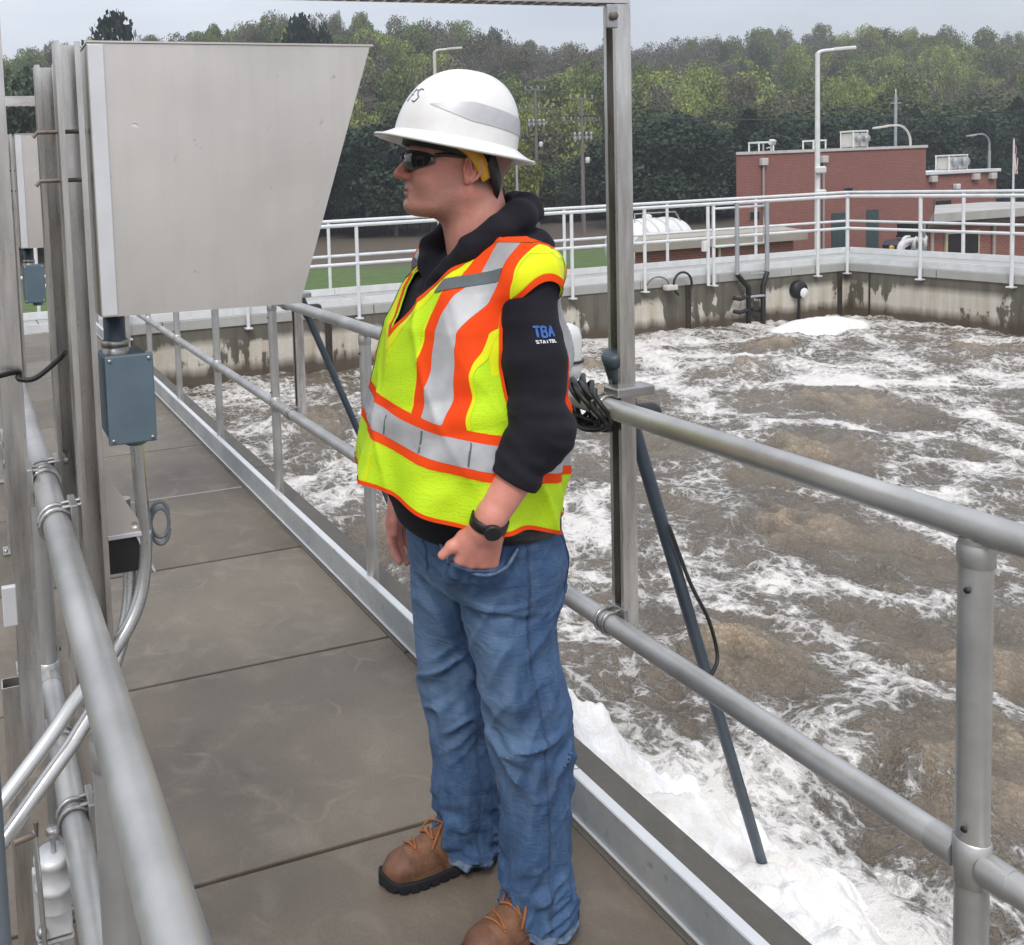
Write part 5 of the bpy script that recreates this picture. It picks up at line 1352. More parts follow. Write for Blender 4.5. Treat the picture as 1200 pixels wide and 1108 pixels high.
def surf(f, xs, ys, zs, refine=2):
    """surface nets on a rectilinear grid, evaluated only near the surface"""
    B = 4
    nx, ny, nz = len(xs), len(ys), len(zs)
    bx, by, bz = (math.ceil(n/B) for n in (nx, ny, nz))
    def cen(a, nb):
        lo = a[np.minimum(np.arange(nb)*B, len(a)-1)]; hi = a[np.minimum(np.arange(nb)*B+B, len(a)-1)]
        return (lo+hi)/2, np.maximum((hi-lo)/2, 1e-3)
    (cx, hx), (cy, hy), (cz, hz) = cen(xs, bx), cen(ys, by), cen(zs, bz)
    CX, CY, CZ = np.meshgrid(cx, cy, cz, indexing='ij')
    HR = np.sqrt(hx[:, None, None]**2+hy[None, :, None]**2+hz[None, None, :]**2)
    dc = f(np.stack([CX, CY, CZ], -1).reshape(-1, 3).astype(np.float32)).reshape(bx, by, bz)
    act = np.abs(dc) < HR*1.7+0.012
    D = np.repeat(np.repeat(np.repeat(np.sign(dc).astype(np.float32), B, 0), B, 1), B, 2)[:nx, :ny, :nz].copy()
    A = np.repeat(np.repeat(np.repeat(act, B, 0), B, 1), B, 2)[:nx, :ny, :nz]
    I = np.nonzero(A)
    P = np.stack([xs[I[0]], ys[I[1]], zs[I[2]]], -1).astype(np.float32)
    out = np.empty(len(P), np.float32)
    for s in range(0, len(P), 400000): out[s:s+400000] = f(P[s:s+400000])
    D[I] = out
    S = D < 0
    mixed = np.zeros((nx-1, ny-1, nz-1), np.int8)
    for i in (0, 1):
        for j in (0, 1):
            for k in (0, 1): mixed += S[i:nx-1+i, j:ny-1+j, k:nz-1+k]
    cells = np.nonzero((mixed > 0) & (mixed < 8)); n = len(cells[0])
    vid = np.full((nx-1, ny-1, nz-1), -1, np.int64); vid[cells] = np.arange(n)
    acc = np.zeros((n, 3)); cnt = np.zeros(n)
    ci, cj, ck = cells
    for (a, b) in [((0,0,0),(1,0,0)), ((0,1,0),(1,1,0)), ((0,0,1),(1,0,1)), ((0,1,1),(1,1,1)),
                   ((0,0,0),(0,1,0)), ((1,0,0),(1,1,0)), ((0,0,1),(0,1,1)), ((1,0,1),(1,1,1)),
                   ((0,0,0),(0,0,1)), ((1,0,0),(1,0,1)), ((0,1,0),(0,1,1)), ((1,1,0),(1,1,1))]:
        da = D[ci+a[0], cj+a[1], ck+a[2]]; db = D[ci+b[0], cj+b[1], ck+b[2]]
        m = (da < 0) != (db < 0); t = np.where(m, da/np.where(m, da-db, 1), 0)
        pa = np.stack([xs[ci+a[0]], ys[cj+a[1]], zs[ck+a[2]]], -1); pb = np.stack([xs[ci+b[0]], ys[cj+b[1]], zs[ck+b[2]]], -1)
        acc += np.where(m[:, None], pa+(pb-pa)*t[:, None], 0); cnt += m
    V = (acc/np.maximum(cnt, 1)[:, None]).astype(np.float32)
    Fs = []
    for ax in range(3):
        sl0 = [slice(None)]*3; sl1 = [slice(None)]*3; sl0[ax] = slice(0, -1); sl1[ax] = slice(1, None)
        s0 = S[tuple(sl0)]; s1 = S[tuple(sl1)]; ch = s0 != s1
        o = [a for a in range(3) if a != ax]
        idx = list(np.nonzero(ch)); ok = (idx[o[0]] > 0) & (idx[o[1]] > 0) & (idx[o[0]] < D.shape[o[0]]-1) & (idx[o[1]] < D.shape[o[1]]-1)
        idx = [a[ok] for a in idx]; inside = s0[tuple(idx)]
        def vv(d0, d1):
            q = list(idx); q[o[0]] = q[o[0]]+d0; q[o[1]] = q[o[1]]+d1; return vid[tuple(q)]
        quad = np.stack([vv(-1, -1), vv(0, -1), vv(0, 0), vv(-1, 0)], -1)
        flip = inside if ax != 1 else ~inside
        quad = np.where(flip[:, None], quad, quad[:, ::-1]); Fs.append(quad)
    Fq = np.concatenate(Fs); Fq = Fq[(Fq >= 0).all(1)]
    e = 0.0012
    for _ in range(refine):
        g = np.stack([f(V+_v(d)*e)-f(V-_v(d)*e) for d in ((1, 0, 0), (0, 1, 0), (0, 0, 1))], -1)/(2*e)
        gn = np.maximum((g*g).sum(1), 0.05); st = (f(V)/gn)[:, None]*g
        st *= np.minimum(1, 0.004/np.maximum(np.linalg.norm(st, axis=1), 1e-9))[:, None]
        V = V-st*0.8
    return V.astype(np.float32), Fq
def normals(V, Fq):
    a = V[Fq[:, 2]]-V[Fq[:, 0]]; b = V[Fq[:, 3 if Fq.shape[1] == 4 else 1]]-V[Fq[:, 1 if Fq.shape[1] == 4 else 0]]
    n = np.cross(a, b) if Fq.shape[1] == 4 else -np.cross(a, b)
    N = np.zeros_like(V)
    for k in range(Fq.shape[1]): np.add.at(N, Fq[:, k], n)
    return N/np.maximum(np.linalg.norm(N, axis=1), 1e-9)[:, None]
def tris(Fq): return np.concatenate([Fq[:, [0, 1, 2]], Fq[:, [0, 2, 3]]]) if Fq.shape[1] == 4 else Fq
def clip(V, T, d, extra=None):
    """keep the part of a triangle mesh where d > 0; crisp edge. extra: list of per vertex arrays carried along"""
    extra = extra or []
    pos = d > 0; c = pos[T].sum(1)
    outT = [T[c == 3]]; nv = len(V); newV = []; newE = [[] for _ in extra]; newT = []; base = nv
    for cnt in (1, 2):
        S_ = T[c == cnt]
        if not len(S_): continue
        m = pos[S_] if cnt == 1 else ~pos[S_]
        k = m.argmax(1); r = np.arange(len(S_))
        A = S_[r, k]; B = S_[r, (k+1) % 3]; C_ = S_[r, (k+2) % 3]
        def cut(p, q):
            t = (d[p]/(d[p]-d[q]))
            tt = t[:, None]
            return V[p]+(V[q]-V[p])*tt, [e[p]+(e[q]-e[p])*(tt if e.ndim == 2 else t) for e in extra]
        AB, eAB = cut(A, B); AC, eAC = cut(A, C_)
        n = len(S_); iab = base+np.arange(n); iac = base+n+np.arange(n); base += 2*n
        newV += [AB, AC]
        for i in range(len(extra)): newE[i] += [eAB[i], eAC[i]]
        if cnt == 1: newT.append(np.stack([A, iab, iac], -1))
        else: newT += [np.stack([iab, B, C_], -1), np.stack([iab, C_, iac], -1)]
    V2 = np.concatenate([V]+newV) if newV else V
    E2 = [np.concatenate([extra[i]]+newE[i]) if newE[i] else extra[i] for i in range(len(extra))]
    T2 = np.concatenate(outT+newT) if newT else outT[0]
    # weld duplicates and compact
    key = np.round(V2/2e-5).astype(np.int64); used = np.unique(T2)
    _, first, inv = np.unique(key[used], axis=0, return_index=True, return_inverse=True)
    mp = np.full(len(V2), -1, np.int64); mp[used] = inv.ravel()
    T3 = mp[T2]; ok = (T3[:, 0] != T3[:, 1]) & (T3[:, 1] != T3[:, 2]) & (T3[:, 0] != T3[:, 2])
    sel = used[first]
    return V2[sel], T3[ok], [e[sel] for e in E2]
def rg(a, b, s): return np.arange(a, b+s, s, dtype=np.float32)
def zgrid(segs):
    out = [segs[0][0]]
    for a, b, s in segs:
        n = max(1, round((b-a)/s)); out += list(np.linspace(a, b, n+1)[1:])
    return np.array(out, np.float32)

PX0, PY0 = 1.02, 1.715
man = empty('person', (PX0, PY0, 0), PI)
tag(man, 'man in white hard hat, lime vest and jeans standing with a hand in his pocket', 'person')

# ---------------- head frame
H0 = _v((0.030, 0.002, 1.615))
HR = rotm(R(-20), R(-3), 0)
def hp(x, y, z): return tuple(H0+HR@_v((x, y, z)))
def head_sdf(P):
    q = (P-H0)@HR
    ay = np.abs(q[:, 1]); Q = np.stack([q[:, 0], ay, q[:, 2]], -1)
    d = ell(q, (-0.012, 0, 0.045), (0.098, 0.078, 0.086))
    d = smin(d, ell(q, (0.042, 0, 0.020), (0.064, 0.066, 0.080)), 0.02)
    d = smin(d, ell(q, (0.044, 0, -0.036), (0.064, 0.060, 0.056)), 0.025)
    d = smin(d, cap(Q, (-0.002, 0.055, -0.040), (0.080, 0.020, -0.072), 0.022, 0.017), 0.03)
    d = smin(d, ell(q, (0.097, 0, -0.075), (0.019, 0.025, 0.018)), 0.016)
    d = smin(d, ell(q, (0.055, 0, -0.075), (0.052, 0.040, 0.022)), 0.03)       # soft under the chin
    d = smin(d, ell(Q, (0.070, 0.036, -0.022), (0.032, 0.030, 0.034)), 0.02)   # cheek
    d = smin(d, ell(q, (0.090, 0, -0.046), (0.025, 0.032, 0.026)), 0.016)      # muzzle
    d = smin(d, cap(Q, (0.100, 0.006, 0.036), (0.078, 0.046, 0.036), 0.012, 0.012), 0.014)  # brow
    d = smax(d, -ell(Q, (0.115, 0.032, 0.014), (0.020, 0.018, 0.013)), 0.012)  # eye socket
    d = smin(d, ell(Q, (0.0885, 0.031, 0.013), (0.0125, 0.0135, 0.0125)), 0.003)
    d = smin(d, cap(q, (0.103, 0, 0.026), (0.127, 0, -0.008), 0.0085, 0.0105), 0.010)
    d = smin(d, ell(q, (0.1275, 0, -0.013), (0.0135, 0.0125, 0.0105)), 0.006)
    d = smin(d, ell(Q, (0.114, 0.0125, -0.017), (0.012, 0.0075, 0.0085)), 0.005)
    d = smax(d, -ell(Q, (0.118, 0.0065, -0.0265), (0.006, 0.0035, 0.005)), 0.003)
    lipx = 0.1165-0.9*ay*ay/0.04
    d = smin(d, ell(q, (0.1100, 0, -0.0425), (0.0065, 0.022, 0.0055)), 0.006)
    d = smin(d, ell(q, (0.1085, 0, -0.0535), (0.0066, 0.019, 0.0055)), 0.006)
    d = smax(d, -ell(q, (0.1190, 0, -0.0478), (0.0085, 0.026, 0.0014)), 0.002)
    d = smax(d, -ell(q, (0.118, 0, -0.0635), (0.008, 0.018, 0.0045)), 0.008)
    d = smax(d, -cap(Q, (0.112, 0.0205, -0.016), (0.096, 0.034, -0.050), 0.0016, 0.0012), 0.007)
    d = smax(d, -cap(Q, (0.052, 0.060, 0.020), (0.040, 0.066, 0.012), 0.001, 0.001), 0.004)
    d = d-0.0012*(vnoise(q[:, 0]*70, q[:, 1]*70, q[:, 2]*70)-0.5)
    # ears
    eM = rotm(0, R(-12), 0) @ rotm(R(18), 0, 0)
    ear = ell(Q, (-0.006, 0.083, 0.000), (0.0185, 0.0095, 0.031), eM)
    ear = smax(ear, -ell(Q, (-0.001, 0.0930, 0.001), (0.0115, 0.0135, 0.0205), eM), 0.002)
    ear = smin(ear, cap(Q, (-0.006, 0.085, -0.014), (-0.001, 0.0855, 0.018), 0.0026), 0.002)
    helix = [( -0.006+0.017*math.cos(a)*1.0-0.004*math.sin(a), 0.0885+0.003*(-math.cos(a)), 0.001+0.0285*math.sin(a)) for a in np.linspace(R(-100), R(-330), 9)]
    for i in range(8): ear = smin(ear, cap(Q, helix[i], helix[i+1], 0.0034), 0.002)
    ear = smin(ear, ell(Q, (0.004, 0.083, -0.024), (0.0075, 0.0055, 0.0095)), 0.004)
    ear = smin(ear, ell(Q, (0.010, 0.083, -0.001), (0.0035, 0.0045, 0.0065)), 0.003)
    d = smin(d, ear, 0.004)
    return d
# ---------------- hands
def hand_R():
    W = _v((0.066, -0.262, 0.862)); dn = _v((0.10, 0.05, -1.0)); dn /= np.linalg.norm(dn)
    w = _v((0.93, 0.36, 0.10)); w -= dn*(w@dn); w /= np.linalg.norm(w); n = np.cross(w, dn)
    return W, dn, w, n
def hand_L():
    W = _v((0.116, 0.210, 0.935)); K = _v((0.124, 0.180, 0.857)); dn = K-W; dn /= np.linalg.norm(dn)
    w = _v((0.95, -0.30, 0.10)); w -= dn*(w@dn); w /= np.linalg.norm(w); n = np.cross(dn, w)
    return W, dn, w, n
def hand_sdf(P, fr, curl, thumb, sg):
    W, dn, w, n = fr
    C = lambda a, b, c: W+w*a+dn*b+n*c          # a: towards index, b: down the hand, c: palm side
    AA = (0.0325, 0.011, -0.011, -0.031)
    d = chain(P, [C(0, -0.03, 0), C(0, 0.005, 0)], [0.026, 0.026])
    for i, a in enumerate(AA):
        kn = 0.088-0.004*abs(i-1)
        m = cap(P, C(a*0.60, 0.008, 0), C(a, kn, 0), 0.0155, 0.0118)
        d = smin(d, m, 0.016)
    L_ = [(0.042, 0.026, 0.021), (0.046, 0.030, 0.022), (0.043, 0.027, 0.021), (0.034, 0.020, 0.019)]
    for i, a in enumerate(AA):
        kn = 0.088-0.004*abs(i-1); p = C(a, kn, 0); ang = curl[0]*(1+0.12*i); sp = (1.5-i)*(0.05 if sg < 0 else -0.06)
        pts = [p]; r0 = 0.0102 if i < 3 else 0.0088
        for j, l in enumerate(L_[i]):
            v = dn*math.cos(ang)+n*math.sin(ang)+w*sp; pts.append(pts[-1]+v*l); ang += curl[j+1] if j < 2 else 0
        f = chain(P, pts, [r0, r0*0.94, r0*0.86, r0*0.76], 0.004)
        f = smin(f, ell(P, pts[1], (r0*1.04,)*3), 0.004)
        d = smin(d, f, 0.005)
    tp = [C(0.016, 0.020, 0.008)]+[C(*t) for t in thumb]
    t_ = chain(P, tp, [0.0155, 0.0125, 0.0105, 0.0088], 0.008)
    return smin(d, t_, 0.012)
HRf, HLf = hand_R(), hand_L()
CURL_L = (0.30, 0.20, 0.15)
THUMB_IN = [(0.020, 0.03, 0.010), (0.020, 0.04, 0.010), (0.020, 0.05, 0.010)]
L_EL, L_SH = (0.020, 0.248, 1.118), (0.000, 0.180, 1.362)
R_EL, R_SH = (-0.020, -0.262, 1.115), (-0.022, -0.188, 1.385)
def body_sdf(P):
    out = np.full(len(P), 1.0, np.float32)
    z = P[:, 2]
    def part(mask, fn):
        i = np.nonzero(mask)[0]
        if len(i): out[i] = fn(P[i])
    torso = [(0.80, 0.0, 0, 0.125, 0.165), (0.95, 0.02, 0, 0.135, 0.165), (1.10, 0.03, 0, 0.150, 0.165), (1.25, 0.01, 0, 0.125, 0.165), (1.36, -0.01, 0, 0.09, 0.15), (1.44, -0.02, 0, 0.05, 0.08)]
    d = loft(P, torso)
    d = smin(d, cap(P, (-0.02, 0, 1.40), hp(-0.018, 0, -0.055), 0.072, 0.066), 0.035)
    ay = np.abs(P[:, 1]); Q = np.stack([P[:, 0], ay, z], -1)
    d = smin(d, cap(Q, (-0.02, 0.06, 1.42), (-0.010, 0.165, 1.365), 0.042, 0.040), 0.03)
    for sh, el, fr in ((L_SH, L_EL, HLf), (R_SH, R_EL, HRf)):
        W = fr[0]
        arm = chain(P, [sh, el], [0.040, 0.038]); arm = smin(arm, chain(P, [el, tuple(_v(el)*0.62+W*0.38), tuple(W-fr[1]*0.02)], [0.036, 0.037, 0.0285]), 0.02)
        d = smin(d, arm, 0.02)
    hd = np.full(len(P), 0.5, np.float32); m = z > 1.42
    if m.any(): hd[m] = head_sdf(P[m]); d = smin(d, hd, 0.03)
    m = (z < 1.02) & (z > 0.62)
    if m.any():
        hh = np.full(len(P), 0.5, np.float32)
        hh[m] = np.minimum(hand_sdf(P[m], HLf, (0.30, 0.20, 0.15), [(0.034, 0.038, 0.010), (0.054, 0.060, 0.004), (0.068, 0.082, 0.002)], 1),
                           hand_sdf(P[m], HRf, (0.22, 0.35, 0.28), [(0.030, 0.045, 0.018), (0.040, 0.072, 0.024), (0.042, 0.098, 0.026)], -1))
        d = smin(d, hh, 0.010)
    m = z < 0.92
    if m.any():
        Pm = P[m]
        lg = smin(chain(Pm, [(0.005, 0.085, 0.84), (-0.022, 0.108, 0.46), (-0.035, 0.117, 0.08)], [0.072, 0.048, 0.034], 0.02),
                  chain(Pm, [(0.018, -0.085, 0.84), (0.006, -0.104, 0.46), (0.003, -0.115, 0.08)], [0.072, 0.048, 0.034], 0.02), 0.01)
        d[m] = smin(d[m], lg, 0.03)
    return d.astype(np.float32)
V, Fq = surf(body_sdf, zgrid([(-0.24, 0.26, 0.0034)]), zgrid([(-0.34, 0.07, 0.0034), (0.07, 0.105, 0.0018), (0.105, 0.34, 0.0034)]),
             zgrid([(0.02, 0.70, 0.02), (0.70, 1.04, 0.0032), (1.04, 1.42, 0.010), (1.42, 1.76, 0.0028)]))
# skin tint: redder cheeks, ears, nose, lips; stubble shade on the jaw
q = (V-H0)@HR; ay = np.abs(q[:, 1])
lips = np.exp(-(((q[:, 2]+0.048)/0.0085)**4))*(q[:, 0] > 0.098)*(ay < 0.024)
stub = sstep(-0.012, -0.040, q[:, 2])*sstep(0.0, 0.03, q[:, 0])*sstep(-0.12, -0.09, q[:, 2])
flush = np.exp(-(((q[:, 0]-0.125)/0.02)**2+((q[:, 2]+0.01)/0.02)**2))+0.6*np.exp(-(((q[:, 0]-0.075)/0.03)**2+((q[:, 2]+0.015)/0.025)**2+((ay-0.045)/0.03)**2))+0.5*(ay > 0.076)
hair = sstep(0.012, -0.004, q[:, 0]-0.35*q[:, 2])*sstep(-0.055, -0.030, q[:, 2])*(ay < 0.079)*(V[:, 2] > 1.5)
def m_skin():
    t = NT('skin'); v = t.coord('Object')
    n = t.noise(v, 22, 4); n2 = t.noise(v, 260, 3)
    c = t.mix(t.ramp(n, [(0.3, 0), (0.7, 1)]), (0.68, 0.31, 0.235), (0.76, 0.38, 0.30))
    c = t.mix(t.math('MULTIPLY', t.attr('flush'), 0.6), c, (0.66, 0.19, 0.15))
    c = t.mix(t.math('MULTIPLY', t.attr('lips'), 0.65), c, (0.36, 0.12, 0.105))
    c = t.mix(t.math('MULTIPLY', t.attr('stub'), 0.25), c, (0.30, 0.18, 0.15))
    c = t.mix(t.math('MULTIPLY', t.attr('hairm'), 0.75), c, (0.16, 0.11, 0.09))
    n5 = t.noise(v, 900, 2, 0.6); n6 = t.noise(v, 60, 4, 0.6)
    c = t.mix(t.math('MULTIPLY', t.ramp(n6, [(0.45, 0), (0.75, 1)]), 0.30), c, (0.56, 0.19, 0.14))
    c = t.mix(t.math('MULTIPLY', t.math('MULTIPLY', t.ramp(n5, [(0.5, 0), (0.62, 1)]), t.attr('stub')), 0.5), c, (0.16, 0.11, 0.09))
    t.b.inputs['Subsurface Weight'].default_value = 0.12
    t.b.inputs['Subsurface Radius'].default_value = (0.012, 0.005, 0.003)
    t.b.inputs['Subsurface Scale'].default_value = 0.6
    return t.fin(c, t.math('MULTIPLY_ADD', n2, 0.2, 0.42), 0, t.bump(n2, 0.45, 0.0012, t.bump(n6, 0.25, 0.003)))
M_SKIN = m_skin()
link_mesh('body', np_mesh('body', V, Fq, True, {'lips': lips, 'stub': stub, 'flush': np.clip(flush, 0, 1), 'hairm': hair}), M_SKIN, man)
# fingernails of the visible thumb and fingers are below one pixel and left to the skin relief

# ---------------- cloth materials
def m_cloth(name, a, b, scale=6, weave=500, bump=0.25, rough=0.85, sheen=0.2):
    t = NT(name); v = t.coord('Object')
    n = t.noise(v, scale, 4); wv = t.noise(v, weave, 2, 0.7)
    c = t.mix(t.ramp(n, [(0.3, 0), (0.7, 1)]), b, a)
    c = t.mix(t.math('MULTIPLY', wv, 0.3), c, tuple(x*0.6 for x in b))
    t.b.inputs['Sheen Weight'].default_value = sheen; t.b.inputs['Specular IOR Level'].default_value = 0.2
    return t.fin(c, rough, 0, t.bump(wv, bump, 0.0012))
M_HOOD = m_cloth('black_fleece', (0.021, 0.021, 0.028), (0.013, 0.013, 0.018), 9, 420, 0.4, 0.95, 0.03)
def m_lime():
    t = NT('lime_mesh_fabric'); v = t.coord('Object')
    n = t.noise(v, 5, 3)
    vs = t.n('ShaderNodeSeparateXYZ', {0: v})
    # knitted mesh: small holes in staggered rows
    hv = t.n('ShaderNodeCombineXYZ', {'X': t.math('ADD', vs.outputs['X'], vs.outputs['Y']), 'Y': vs.outputs['Z'], 'Z': 0.0}).outputs[0]
    vo = t.n('ShaderNodeTexVoronoi', {'Vector': hv, 'Scale': 230.0, 'Randomness': 0.7}, feature='F1').outputs['Distance']
    hole = t.ramp(vo, [(0.12, 1.0), (0.32, 0.0)])
    c = t.mix(t.ramp(n, [(0.3, 0), (0.7, 1)]), (0.50, 0.80, 0.008), (0.64, 0.92, 0.012))
    c = t.mix(t.math('MULTIPLY', hole, 0.25), c, (0.20, 0.34, 0.02))
    return t.fin(c, 0.75, 0, t.bump(vo, 0.35, 0.0015))
M_LIME = m_lime()
M_LIME2 = m_cloth('yellow_binding', (0.86, 0.92, 0.015), (0.80, 0.86, 0.012), 8, 300, 0.15, 0.7, 0.1)
M_ORNG = m_cloth('orange_tape', (1.0, 0.095, 0.010), (0.92, 0.065, 0.008), 8, 600, 0.15, 0.8, 0.0)
def m_silver():
    t = NT('silver_reflective_tape'); v = t.coord('Object')
    n = t.noise(v, 14, 3); n2 = t.noise(v, 500, 2)
    c = t.mix(t.ramp(n, [(0.3, 0), (0.7, 1)]), (0.40, 0.41, 0.43), (0.56, 0.57, 0.585))
    return t.fin(c, 0.60, 0.25, t.bump(n2, 0.2, 0.001, t.bump(n, 0.35, 0.005)))
M_SILV = m_silver()
M_TAG = m_cloth('dark_grey_tab', (0.16, 0.19, 0.20), (0.12, 0.145, 0.15), 12, 400, 0.2, 0.6, 0.1)

# ---------------- hoodie
TORSO_V = [(0.86, 0.062, 0, 0.202, 0.205), (0.95, 0.060, 0, 0.204, 0.212), (1.04, 0.050, 0, 0.200, 0.215), (1.13, 0.040, 0, 0.194, 0.213), (1.22, 0.030, 0, 0.184, 0.207),
           (1.30, 0.018, 0, 0.173, 0.198), (1.37, 0.000, 0, 0.146, 0.186), (1.42, -0.012, 0, 0.106, 0.150), (1.47, -0.020, 0, 0.067, 0.10)]
def off(tab, o): return [(r[0], r[1], r[2], r[3]-o, r[4]-o) for r in tab]
def shoulder(P, r0, r1):
    ay = np.abs(P[:, 1]); Q = np.stack([P[:, 0], ay, P[:, 2]], -1)
    return cap(Q, (-0.022, 0.055, 1.445), (-0.012, 0.174, 1.390), r0, r1)
TH = [(0.855, 0.020, 0, 0.155, 0.180), (0.90, 0.025, 0, 0.165, 0.190), (0.96, 0.034, 0, 0.180, 0.203), (1.13, 0.030, 0, 0.174, 0.198)]+off(TORSO_V[4:], 0.016)
def sleeve(P, sh, el, W, cz):
    sh, el, W = _v(sh), _v(el), _v(W)
    cuff = el+(W-el)*cz
    d = chain(P, [tuple(sh), tuple((sh+el)/2), tuple(el), tuple(cuff)], [0.057, 0.056, 0.052, 0.047], 0.03)
    # folds run round the arm
    ax = el-sh; l1 = np.linalg.norm(ax); ax = ax/l1; u = (P-sh)@ax
    a2 = cuff-el; l2 = np.linalg.norm(a2); a2 = a2/l2; u2 = (P-el)@a2
    arc = np.where(u2 > 0, l1+u2, u)
    w = (sstep(0.10, 0.27, arc)*0.9+0.25)*(1-0.75*sstep(l1+l2-0.035, l1+l2-0.005, arc))
    n = vnoise(arc*30+P[:, 0]*9, P[:, 1]*7+P[:, 0]*5, P[:, 0]*8+3)-0.5
    n2 = vnoise(arc*55+4, P[:, 1]*16, P[:, 0]*16)-0.5
    d = d-w*(0.022*n+0.010*n2)
    # pushed-up cuff: flat end
    d = smax(d, (P-cuff)@a2-0.004, 0.006)
    return d
def hood_roll(P):
    pts = [(0.110, 0.000, 1.378), (0.094, 0.040, 1.408), (0.062, 0.076, 1.452), (0.006, 0.094, 1.486), (-0.050, 0.082, 1.512), (-0.090, 0.045, 1.524), (-0.102, 0.0, 1.526),
           (-0.095, -0.045, 1.502), (-0.055, -0.082, 1.512), (0.0, -0.096, 1.486), (0.060, -0.078, 1.454), (0.096, -0.04, 1.412), (0.110, 0.0, 1.378)]
    rs = [0.016, 0.019, 0.023, 0.028, 0.033, 0.035, 0.035, 0.035, 0.033, 0.028, 0.023, 0.019, 0.016]
    d = chain(P, pts, rs, 0.015)
    # second, lower fold of the hood lying on the back
    d = smin(d, chain(P, [(-0.03, 0.115, 1.445), (-0.095, 0.075, 1.452), (-0.125, 0.0, 1.445), (-0.095, -0.075, 1.452), (-0.03, -0.115, 1.445)], [0.022, 0.030, 0.034, 0.030, 0.022], 0.02), 0.012)
    n = vnoise(P[:, 0]*14, P[:, 1]*14, P[:, 2]*60+P[:, 1]*20)-0.5
    return d-0.008*n
def hoodie_sdf(P):
    d = loft(P, TH, 2.15)
    d = smin(d, shoulder(P, 0.040, 0.056), 0.03)
    n = vnoise(P[:, 0]*8, P[:, 1]*8, P[:, 2]*16)-0.5
    d = d-0.008*n
    d = smin(d, sleeve(P, L_SH, L_EL, HLf[0], 0.50), 0.018)
    d = smin(d, sleeve(P, R_SH, R_EL, HRf[0], 0.72), 0.018)
    m = P[:, 2] > 1.32
    if m.any(): d[m] = smin(d[m], hood_roll(P[m]), 0.008)
    # neck opening
    d = smax(d, -cap(P, (-0.015, 0, 1.43), (0.01, 0, 1.60), 0.060, 0.085), 0.006)
    # deep front notch of the collar
    d = smax(d, -cap(P, (0.125, -0.01, 1.37), (0.06, -0.01, 1.50), 0.010, 0.050), 0.008)
    return d.astype(np.float32)
V, Fq = surf(hoodie_sdf, zgrid([(-0.24, 0.27, 0.005)]), zgrid([(-0.36, 0.36, 0.005)]), zgrid([(0.83, 1.58, 0.005)]))
hoodie = link_mesh('hoodie', np_mesh('hoodie', V, Fq), M_HOOD, man)
hN = normals(V, Fq)
def surf_point(V, N, target, direction):
    """outermost vertex close to the line through target along direction"""
    t_ = _v(target); d_ = _v(direction); d_ /= np.linalg.norm(d_)
    r_ = V-t_; al = r_@d_; ds = np.linalg.norm(r_-al[:, None]*d_, axis=1)
    near = ds < 0.008
    i = np.nonzero(near)[0][al[near].argmax()]
    return V[i]
M_LOGOB = simple('blue_embroidery', (0.05, 0.16, 0.50), (0.04, 0.12, 0.40), 0.7)
M_LOGOW = simple('white_embroidery', (0.75, 0.78, 0.82), (0.65, 0.7, 0.75), 0.7)
T_all = tris(Fq)
def components(T, n):
    lab = np.arange(n)
    while True:
        m = lab[T].min(1); new = lab.copy()
        for k in range(3): np.minimum.at(new, T[:, k], m)
        new = new[new]
        if (new == lab).all(): return lab
        lab = new
def patch(name, field, m, parent, V, T, N, lift, least=16):
    V2, T2, (N2,) = clip(V, T, field, [N])
    if not len(T2): return None
    P2 = V2+N2/np.maximum(np.linalg.norm(N2, axis=1), 1e-9)[:, None]*lift
    lab = components(T2, len(P2))[T2[:, 0]]
    for l in np.unique(lab):
        Tl = T2[lab == l]
        if len(Tl) < least: continue
        u, inv = np.unique(Tl, return_inverse=True)
        link_mesh(name, np_mesh(name, P2[u], inv.reshape(-1, 3)), m, parent)
# emblem and lettering: thin raised strokes laid on the outer side of the sleeve
lc = (0.014, 1.300)
sideV = V[(V[:, 1] > 0.19) & (np.abs(V[:, 0]-lc[0]) < 0.05) & (np.abs(V[:, 2]-lc[1]) < 0.05)]
def sleeve_y(x, z):
    d2 = (sideV[:, 0]-x)**2+(sideV[:, 2]-z)**2; i = np.argsort(d2)[:5]
    w_ = 1/(d2[i]+1e-7); return float((sideV[i, 1]*w_).sum()/w_.sum())
def stroke(x0, z0, x1, z1, w_, name, m):
    n = 5; dx, dz = x1-x0, z1-z0; l = math.hypot(dx, dz) or 1; nx, nz = -dz/l*w_, dx/l*w_; vs = []
    for i in range(n):
        x = lc[0]+x0+dx*i/(n-1); z = lc[1]+z0+dz*i/(n-1)
        for s_ in (-1, 1):
            for h in (0.0005, 0.0022): vs.append((x+s_*nx, sleeve_y(x+s_*nx, z+s_*nz)+h, z+s_*nz))
    fs = []
    for i in range(n-1):
        a_ = i*4; b_ = a_+4
        fs += [(a_+1, a_+3, b_+3, b_+1), (a_, a_+1, b_+1, b_), (a_+3, a_+2, b_+2, b_+3)]
    fs += [(0, 2, 3, 1), tuple(4*(n-1)+k for k in (0, 1, 3, 2))]
    MB().add(vs, fs).build(name, m, hoodie)
